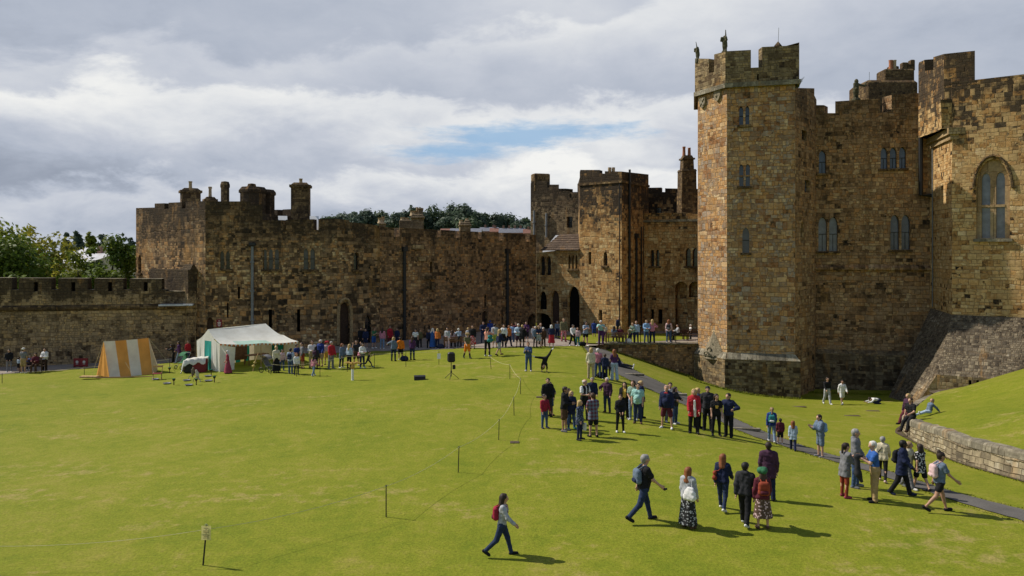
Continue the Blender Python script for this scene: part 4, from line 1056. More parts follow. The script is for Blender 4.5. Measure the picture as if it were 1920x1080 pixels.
def cloth(c):
    n = 'cloth_'+c
    if n in MATS: return n
    if '*' in c:           # printed cloth: base*dots
        a, b_ = c.split('*'); m, g, b = mat(n); co = g.n('ShaderNodeTexCoord').outputs['Object']
        v = g.n('ShaderNodeTexVoronoi'); g.put(v.inputs['Vector'], co); v.inputs['Scale'].default_value = 17.
        g.put(b.inputs['Base Color'], g.mix(g.sst(v.outputs[0], .33, .42), COLR[b_], COLR[a])); b.inputs['Roughness'].default_value = .85; return n
    if '/' in c:           # checked or striped cloth
        a, b_ = c.split('/'); m, g, b = mat(n); p = g.sep(g.n('ShaderNodeTexCoord').outputs['Object'])
        sx = g.m('GREATER_THAN', g.m('FRACT', g.m('MULTIPLY', p[0], 7.)), .5); sz = g.m('GREATER_THAN', g.m('FRACT', g.m('MULTIPLY', p[2], 7.)), .5)
        g.put(b.inputs['Base Color'], g.mix(g.m('MULTIPLY', g.m('ADD', sx, sz), .5), COLR[a], COLR[b_])); b.inputs['Roughness'].default_value = .85; return n
    return_c = COLR[c]; m, g, b = mat(n); co = g.n('ShaderNodeTexCoord').outputs['Object']
    nz = g.noise(co, 11., 4, .65); f2 = g.noise(co, 5.5, 3, .6, dist=.6)
    v = g.m('ADD', g.m('MULTIPLY', nz, .5), g.m('MULTIPLY', f2, .5))
    g.put(b.inputs['Base Color'], g.ramp(v, [(.3, tuple(x*.62 for x in return_c)), (.68, tuple(min(.9, x*1.25) for x in return_c))]))
    b.inputs['Roughness'].default_value = .85; b.inputs['Specular IOR Level'].default_value = .2
    g.put(b.inputs['Normal'], g.bump(f2, .45, .05)); return n
for k_, c_ in HAIR.items(): flat('hair_'+k_, c_, .6, .3, var=.35, vs=40)
for k_, c_ in SKIN.items(): flat('skin_'+k_, c_, .55, .35, var=.08, vs=8)
flat('eye_dark', (.02, .015, .012), .3, .5); flat('lip', (.28, .09, .08), .5, .3)

def V3(*a): return np.array(a, float)
PZ = .95
def pose_of(name, r):
    """leg (hip flex, knee), arm (flex, abduction, elbow, inward) for left (+x) and right (-x)"""
    j = lambda a: r.uniform(-a, a)
    P_ = dict(L=(2+j(4), 3, 4), R=(-1+j(4), 3, 4), l=(3+j(8), 9+j(3), 18+j(8), .1), r=(3+j(8), 9+j(3), 18+j(8), .1), lean=2+j(2), base=0)
    if name == 'walk': P_.update(L=(17, 4, 2), R=(-12, 18, 2), l=(-18, 8, 15, .05), r=(22, 8, 25, .1), lean=4)
    elif name == 'walk2': P_.update(L=(-12, 18, 2), R=(17, 4, 2), l=(22, 8, 25, .1), r=(-18, 8, 15, .05), lean=4)
    elif name == 'stride': P_.update(L=(20, 6, 2), R=(-20, 26, 2), l=(-20, 12, 18, .05), r=(26, 12, 22, 0), lean=4)
    elif name == 'run': P_.update(L=(40, 20, 2), R=(-30, 60, 2), l=(-40, 12, 80, .05), r=(40, 12, 80, .1), lean=12)
    elif name == 'clasp': P_.update(l=(14, 12, 72, .75), r=(14, 12, 72, .75))
    elif name == 'low': P_.update(l=(8, 10, 35, .65), r=(8, 10, 35, .65))
    elif name == 'phone': P_.update(l=(28, 8, 85, .55), r=(24, 8, 92, .45), lean=5)
    elif name == 'cross': P_.update(l=(18, 16, 88, 1.0), r=(18, 16, 88, 1.0))
    elif name == 'hip': P_.update(l=(5, 10, 20, .1), r=(-12, 46, 88, .95))
    elif name == 'hips': P_.update(l=(-10, 46, 86, .95), r=(-10, 46, 86, .95))
    elif name == 'back': P_.update(l=(-24, 14, 30, .7), r=(-24, 14, 30, .7))
    elif name == 'face': P_.update(l=(46, 12, 128, .3), r=(4, 10, 20, .1))
    elif name == 'photo': P_.update(l=(62, 30, 112, .5), r=(62, 30, 112, .5))
    elif name == 'reach': P_.update(l=(50, 55, 15, -.3), r=(8, 10, 30, .3))
    elif name == 'wide': P_.update(L=(3, 3, 11), R=(-3, 3, 11))
    elif name == 'sit': P_.update(L=(84, 84, 5), R=(80, 78, 6), l=(30, 10, 60, .5), r=(30, 10, 60, .5), lean=6, base=.45)
    elif name == 'sitwall': P_.update(L=(62, 42, 5), R=(54, 30, 8), l=(24, 12, 40, .4), r=(-6, 16, 20, .1), lean=6, base=.05)
    elif name == 'ground': P_.update(L=(92, 14, 8), R=(80, 8, 4), l=(-34, 16, 10, 0), r=(-34, 16, 10, 0), lean=-22, base=.02)
    elif name == 'crouch': P_.update(L=(108, 126, 8), R=(96, 118, 8), l=(50, 10, 40, .5), r=(50, 10, 40, .5), lean=30)
    elif name == 'bow': P_.update(L=(70, 150, 7), R=(70, 150, 7), l=(0, 14, 30, .3), r=(0, 14, 30, .3), lean=84, base=.16)
    elif name == 'lean': P_.update(L=(14, 10, 4), R=(4, 6, 4), l=(40, 10, 60, .4), r=(40, 10, 60, .4), lean=22)
    return P_
def skeleton(pn, H, fem, fat, r, head=1., yaw=0.):
    p = pose_of(pn, r); s = H/1.75; J = {}; T = R(p['lean'])
    def up(x, y, z):       # torso frame, leaning forward about the pelvis
        y0, z0 = y, z-PZ
        return V3(x, y0*math.cos(T)-z0*math.sin(T), PZ+z0*math.cos(T)+y0*math.sin(T))
    sw = .165 if fem else .188; hw = .098 if fem else .09
    g = {k: [] for k in ('torso', 'head', 'ua', 'fa', 'hand', 'pel', 'th', 'sh', 'ft', 'neck')}
    f = fat
    for sx in (-1, 1):
        g['torso'] += [(up(sx*.075, 0, 1.34), up(sx*.06*f, 0, 1.12), .098*(1+.6*(f-1)), .088*f)]
        g['pel'] += [(up(sx*.055*f, -.01*(f-1)*5, 1.10), V3(sx*.075, .012, .93), .088*f, .1*f if not fem else .106*f)]
    g['torso'] += [(up(-sw+.05, .01, 1.41), up(sw-.05, .01, 1.41), .062, .062)]
    if fem: g['torso'] += [(up(-.065, -.07, 1.30), up(.065, -.07, 1.30), .05, .05)]
    if f > 1.1: g['torso'] += [(up(0, -.07*f, 1.14), up(0, -.05*f, 1.02), .1*f, .09*f)]
    g['neck'] += [(up(0, .015, 1.42), up(0, -.012, 1.54), .058, .05)]
    hy, hx = math.cos(yaw), math.sin(yaw)
    def hd(x, y, z):
        x, y, z = x*head, y*head, (z-1.54)*head+1.54
        return up(x*hy-y*hx, x*hx+y*hy, z)
    g['head'] += [(hd(0, .022, 1.665), hd(0, -.02, 1.66), .083*head, .078*head), (hd(0, -.03, 1.62), hd(0, -.048, 1.575), .062*head, .042*head),
                  (hd(0, -.098, 1.645), hd(0, -.118, 1.615), .009, .015), (hd(.081, .005, 1.65), hd(.083, .012, 1.615), .018, .013), (hd(-.081, .005, 1.65), hd(-.083, .012, 1.615), .018, .013)]
    J['hd'] = hd; J['up'] = up
    ex = MB(); hands = []
    for sx, k in ((1, 'l'), (-1, 'r')):
        fl, ab, el, inn = p[k]; fl_, ab_ = R(fl)+T*.6, R(ab)
        S_ = up(sx*sw, .01, 1.405); d1 = V3(sx*math.sin(ab_), -math.sin(fl_)*math.cos(ab_), -math.cos(fl_)*math.cos(ab_))
        E_ = S_+d1*.285; a = fl_+R(el); d2 = V3(sx*(math.sin(ab_)*.6-inn), -math.sin(a), -math.cos(a)); d2 /= np.linalg.norm(d2)
        W_ = E_+d2*.245; g['ua'].append((S_, E_, .054 if not fem else .047, .042 if not fem else .037)); g['fa'].append((E_, W_, .042 if not fem else .037, .028))
        n_ = np.cross(d2, V3(sx, .25, .1)); n_ /= np.linalg.norm(n_); b_ = np.cross(n_, d2)     # palm across / palm normal
        K_ = W_+d2*.085
        g['hand'] += [(W_+d2*.015, K_+n_*.02, .026, .024), (W_+d2*.015, K_-n_*.02, .026, .024)]
        hands.append((W_, d2, n_, b_, sx)); J['hand_'+k] = W_+d2*.13; J['el_'+k] = E_; J['sh_'+k] = S_
        for q, (o_, ln) in enumerate(((-.03, .062), (-.011, .074), (.010, .07), (.029, .055))):      # four bent fingers
            r0 = K_+n_*o_+d2*.008; r1 = r0+d2*ln*.5+b_*ln*.12; r2 = r0+d2*ln*.85+b_*ln*.42
            ex.tube([r0, r1, r2], [.0105, .0095, .007], 5)
        t0 = W_+d2*.03-n_*.03; t1 = t0+d2*.03-n_*.025+b_*.01; t2 = t1+d2*.03-n_*.004+b_*.014
        ex.tube([t0, t1, t2], [.013, .011, .008], 5)
    for sx, k in ((1, 'L'), (-1, 'R')):
        fx, kn, ab = p[k]; fx, kn, ab = R(fx), R(kn), R(ab)
        Hp = V3(sx*hw, .01, .92); d1 = V3(sx*math.sin(ab), -math.sin(fx)*math.cos(ab), -math.cos(fx)*math.cos(ab)); K_ = Hp+d1*.43
        a = fx-kn; d2 = V3(sx*math.sin(ab)*.5, -math.sin(a), -math.cos(a)); d2 /= np.linalg.norm(d2); A_ = K_+d2*.41
        g['th'].append((Hp+d1*.02, K_, .083*(1+.5*(f-1))*(1.05 if fem else 1), .056)); g['sh'] += [(K_, A_, .05, .034), (K_+d2*.06+V3(0, .018, 0), K_+d2*.22+V3(0, .014, 0), .042, .036)]
        fd = V3(sx*.18, -math.cos(a*.55), -math.sin(max(0, -a))*.75 if a < 0 else .18*math.sin(a)); fd /= np.linalg.norm(fd)
        if abs(fx) > 1: fd = V3(sx*.15, -math.sin(a+1.45), -math.cos(a+1.45))
        hl = A_+d2*.045+fd*-.035; g['ft'] += [(hl, A_+d2*.05+fd*.14, .036, .03), (A_+d2*.05+fd*.05+V3(.012, 0, 0), A_+d2*.055+fd*.16, .034, .026)]
        J['knee_'+k] = K_; J['ank_'+k] = A_
    # face: dark eyes at half head height, lips
    for sx in (-1, 1):
        c = hd(sx*.031, -.092, 1.652); ex.lathe((c[0], c[1], c[2]), [(.003, -.008), (.010, 0), (.003, .008)], 6, 1)
    c0, c1 = hd(-.022, -.088, 1.585), hd(.022, -.088, 1.585); ex.tube([c0, hd(0, -.094, 1.583), c1], [.005, .008, .005], 5, 2)
    # drop to the ground
    if p['base'] == 0: low = min(min(a[2]-r0, b[2]-r1) for a, b, r0, r1 in g['ft'])
    else: low = min(min(a[2]-r0, b[2]-r1) for a, b, r0, r1 in g['pel'])-p['base']/s
    z = V3(0, 0, -low)
    def tr(q): return (q+z)*s
    for k in g: g[k] = [(tr(a), tr(b), r0*s, r1*s) for a, b, r0, r1 in g[k]]
    ex.v = [tuple(tr(np.array(v))) for v in ex.v]
    for k in list(J):
        if k in ('hd', 'up'): fn = J[k]; J[k] = (lambda fn: lambda *a: tr(fn(*a)))(fn)
        else: J[k] = tr(J[k])
    J['pz'] = float(tr(V3(0, 0, PZ))[2]); J['s'] = s; J['tr'] = tr
    return g, J, ex

def cutlow(z): return lambda P_: z-P_[..., 2]
def cuthi(z): return lambda P_: P_[..., 2]-z
PEOPLE_GROUP = 'visitors on the castle lawn'
def person(loc, rz, H, hair, top, bot, shoe, label, pose='stand', near=False, fem=None, fat=1., skin='l', seed=0, child=False, group=PEOPLE_GROUP, statue=None, parent_tilt=None):
    r = random.Random(seed+11); fem = (hair[1] in ('long', 'pony', 'bun', 'curly', 'bob')) if fem is None else fem
    h = .0165*max(.7, H/1.75) if near else .026*max(.7, H/1.75)
    g, J, ex = skeleton(pose, H, fem, fat, r, 1.16 if child else 1.03, r.uniform(-.35, .35))
    s = J['s']; root = empty('person', loc, label, 'person', group, rz, kind='thing')
    if parent_tilt: root.rotation_euler = parent_tilt
    body = [q for k in g for q in g[k]]
    bm = mesh_np('body', iso(body, h, .014*s), ['skin_'+skin, 'eye_dark', 'lip'], root, ex)
    pz = J['pz']; up = J['up']; hd = J['hd']
    sit = pose in ('sit', 'sitwall', 'ground', 'crouch', 'bow')
    # --- upper garment
    tc, sl, hem = top[:3]; tn = top[3] if len(top) > 3 else 'shirt'
    pr = list(g['torso'])+list(g['pel'])
    inf = {'shirt': .022, 'jacket': .032, 'coat': .034, 'hoodie': .034, 'vest': .024, 'dress': .024, 'cloak': .038}.get(tn, .018)*s
    for a, b, r0, r1 in g['ua']:
        if sl in ('l', 's'): t = 1. if sl == 'l' else .62; pr.append((a, a+(b-a)*t, r0*1.02, (r0+(r1-r0)*t)+(.008*s if sl == 's' else 0)))
    if sl == 'l': pr += [(a, a+(b-a)*.95, r0, r1+.004*s) for a, b, r0, r1 in g['fa']]
    hemz = {'waist': pz+.03*s, 'hip': pz-.10*s, 'thigh': pz-.26*s, 'knee': pz-.46*s}[hem]
    if not sit and hem in ('thigh', 'knee'):
        for sx in (-1, 1): pr.append((up(sx*.05, 0, 1.1), V3(sx*.075*s, .01*s, hemz), .1*fat*s, .125*fat*s))
    if tn in ('hoodie', 'jacket', 'coat'): pr += [(up(-.05, .06, 1.475), up(.05, .06, 1.475), .045*s, .045*s)] if tn == 'hoodie' else [(up(-.02, .02, 1.47), up(.02, -.01, 1.47), .052*s, .052*s)]
    cuts = [] if pose in ('bow', 'ground', 'crouch') else [cutlow(hemz)]
    t_o = iso(pr, h, .014*s, inf, cuts, (), (.0036+.0014*r.random())*s)
    mesh_np(tn, t_o, [cloth(tc)], root)
    # --- lower garment
    if bot:
        kind, bc = bot[:2]; pr = []
        if kind in ('trousers', 'leggings', 'jeans', 'flares'):
            i2 = {'trousers': .026, 'leggings': .013, 'jeans': .019, 'flares': .02}[kind]*s
            pr = list(g['pel'])+list(g['th'])+[(a, a+(b-a)*1.02, r0, r1+(.012*s if kind == 'trousers' else .004*s)+(.045*s if kind == 'flares' else 0)) for a, b, r0, r1 in g['sh'][::2]]
        elif kind == 'shorts':
            i2 = .024*s; pr = list(g['pel'])+[(a, a+(b-a)*.86, r0, r1+.02*s) for a, b, r0, r1 in g['th']]
        elif kind == 'hotpants':
            i2 = .014*s; pr = list(g['pel'])+[(a, a+(b-a)*.5, r0, r1+.025*s) for a, b, r0, r1 in g['th']]
        else:
            i2 = .012*s; zz = {'skirt': pz-.45*s, 'midi': pz-.62*s, 'maxi': pz-.84*s, 'gown': pz-.9*s}[kind]; fl = {'skirt': .16, 'midi': .17, 'maxi': .17, 'gown': .30}[kind]*s
            ky = (J['knee_L']+J['knee_R'])/2
            pr = list(g['pel'])
            for sx in (-1, 1): pr += [(V3(sx*.06*s, 0, pz+.02*s), V3(sx*.11*s, ky[1]*.6+.01*s, zz), .11*s, fl), (V3(sx*.05*s, 0, pz), V3(sx*.05*s, ky[1]*.6+.05*s, zz), .1*s, fl*.9)]
        cuts = [] if sit else [cuthi(pz+.12*s)]
        if kind in ('skirt', 'midi', 'maxi', 'gown') and not sit: cuts.append(cutlow(zz))
        nm = {'midi': 'skirt', 'maxi': 'skirt', 'hotpants': 'shorts', 'flares': 'trousers'}.get(kind, kind)
        mesh_np(nm, iso(pr, h, .012*s, i2, cuts, (), (.003+.001*r.random())*s if kind != 'leggings' else 0), [cloth(bc)], root)
    # --- shoes
    if shoe:
        for q in (0, 2):
            vf = iso(g['ft'][q:q+2], h*.8, .008*s, .011*s)
            if vf: mesh_np('shoe', vf, [cloth(shoe)], root)
    # --- hair or hat
    hc, hs = hair; hk = 1.16 if child else 1.03
    face = [(hd(0, -.15, 1.69), hd(0, -.135, 1.56), .098*s*hk, .095*s*hk)]
    if hs != 'none':
        pr = [(hd(0, .03, 1.672), hd(0, -.01, 1.678), .094*s*hk, .086*s*hk)]
        if hs in ('short', 'balding', 'bob', 'bun', 'pony', 'long', 'curly'): pr.append((hd(0, .05, 1.64), hd(0, .055, 1.60), .075*s*hk, .06*s*hk))
        if hs in ('long', 'bob', 'curly'):
            ln = {'long': 1.36, 'bob': 1.52, 'curly': 1.5}[hs]; wd = .05 if hs != 'curly' else .07
            for sx in (-1, 1): pr += [(hd(sx*.055, .035, 1.64), up(sx*.06, .085 if ln < 1.4 else .05, ln), .055*s*hk, wd*s)]
            pr.append((hd(0, .07, 1.62), up(0, .10 if ln < 1.4 else .07, ln), .06*s*hk, wd*s))
        if hs == 'bun': pr.append((hd(0, .07, 1.76), hd(0, .08, 1.765), .05*s, .048*s))
        if hs == 'pony': pr += [(hd(0, .12, 1.68), up(0, .15, 1.45), .038*s, .03*s)]
        nm = 'hair'; m_ = 'hair_'+hc if hc in HAIR else cloth(hc)
        if hs == 'cap':
            pr.append((hd(0, -.06, 1.70), hd(0, -.15, 1.69), .05*s, .045*s)); nm = 'cap'; face = [(hd(0, -.13, 1.64), hd(0, -.13, 1.56), .09*s, .09*s)]
        if hs == 'hat': pr += [(hd(-.06, .0, 1.70), hd(.06, 0, 1.70), .1*s, .1*s), (hd(0, .08, 1.69), hd(0, -.1, 1.69), .09*s, .06*s)]; nm = 'hat'; face = [(hd(0, -.12, 1.62), hd(0, -.12, 1.56), .09*s, .09*s)]
        if hs == 'veil':
            for sx in (-1, 1): pr += [(hd(sx*.05, .04, 1.64), up(sx*.14, .08, 1.38), .07*s, .06*s)]
            nm = 'head_scarf'
        if hs == 'hood': pr += [(hd(0, .04, 1.62), hd(0, .05, 1.54), .085*s, .08*s)]; nm = 'hood'
        cut = []
        if hs == 'balding': cut = [cuthi(hd(0, 0, 1.70)[2])]
        vf = iso(pr, h, .01*s, .004*s, cut, face)
        if vf is not None: mesh_np(nm, vf, [m_], root)
        if hs in ('cap', 'hat', 'hood') and hs != 'hood': 
            vf = iso([(hd(0, .05, 1.63), hd(0, .055, 1.6), .072*s, .06*s)], h, .01*s, .003, (), face)
            if vf is not None: mesh_np('hair', vf, ['hair_brown'], root)
    root['_h'] = H
    return root, J, g
def wpt(root, p):
    a = root.rotation_euler.z; c, s_ = math.cos(a), math.sin(a)
    return Vector((root.location.x+p[0]*c-p[1]*s_, root.location.y+p[0]*s_+p[1]*c, root.location.z+p[2]))
def worn_empty(root, J, p, name, label, cat, group=None):
    o = empty(name, wpt(root, p), label, cat, group, root.rotation_euler.z); return o
def backpack(root, J, col, label, k=1., panel_c=None):
    s = J['s']*k; up = J['up']; c = (up(0, .20, 1.22)); o = worn_empty(root, J, c, 'backpack', label, 'backpack', 'backpacks worn by visitors')
    pr = [(V3(-.07, 0, .1)*s, V3(.07, 0, .1)*s, .085*s, .085*s), (V3(-.08, 0, -.12)*s, V3(.08, 0, -.12)*s, .09*s, .09*s), (V3(-.07, .0, 0)*s, V3(.07, 0, 0)*s, .09*s, .09*s)]
    mesh_np('pack', iso(pr, .022, .02, .0), [cloth(col)], o)
    mesh_np('pocket', iso([(V3(-.06, .07, -.11)*s, V3(.06, .07, -.11)*s, .06*s, .06*s)], .02, .02), [cloth(panel_c or col)], o)
    for sx in (-1, 1):
        m = MB(); q = [V3(sx*.07, .02, .16)*s, up(sx*.09, .05, 1.50)-c, up(sx*.1, -.09, 1.44)-c, up(sx*.11, -.135, 1.30)-c, up(sx*.13, -.02, 1.1)-c, V3(sx*.09, 0, -.14)*s]
        m.tube(q, .017*s, 5); m.build('strap', cloth(col), o, smooth=True)
    return o
def shoulder_bag(root, J, col, label, side=-1, k=1., z=.98, strap=True, kind='shoulder_bag', strapcol=None):
    s = J['s']*k; up = J['up']; c = up(side*.22, .05, z); o = worn_empty(root, J, c, kind, label, 'bag', 'bags carried by visitors')
    mesh_np('bag_body', iso([(V3(0, -.07, .05)*s, V3(0, .07, .05)*s, .06*s, .06*s), (V3(0, -.1, -.09)*s, V3(0, .1, -.09)*s, .07*s, .07*s)], .02, .02), [cloth(col)], o)
    if strap:
        m = MB(); m.tube([V3(0, .05, .1)*s, up(side*.1, .14, 1.25)-c, up(-side*.06, .09, 1.47)-c, up(-side*.07, -.1, 1.42)-c, up(side*.06, -.15, 1.2)-c, V3(0, -.06, .1)*s], .012, 5); m.build('strap', cloth(strapcol or col), o)
    return o
def held(root, J, hand, name, label, cat, col, size, drop=.0, matn=None):
    p = J['hand_'+hand]; o = worn_empty(root, J, p-V3(0, 0, drop), name, label, cat)
    m = MB(); m.box((0, 0, 0), size, 0, bev=min(size)*.25); m.build('case' if name in ('camera', 'phone') else 'panel', matn or cloth(col), o)
    if name == 'camera':
        m = MB(); m.tube([(0, -size[1]/2, 0), (0, -size[1]/2-.05, 0)], .03, 8); m.build('lens', 'black_plastic', o)
    elif name == 'phone':
        m = MB(); m.box((0, -size[1]/2-.002, 0), (size[0]*.86, .003, size[2]*.9)); m.build('screen', 'glass_dark', o)
    return o
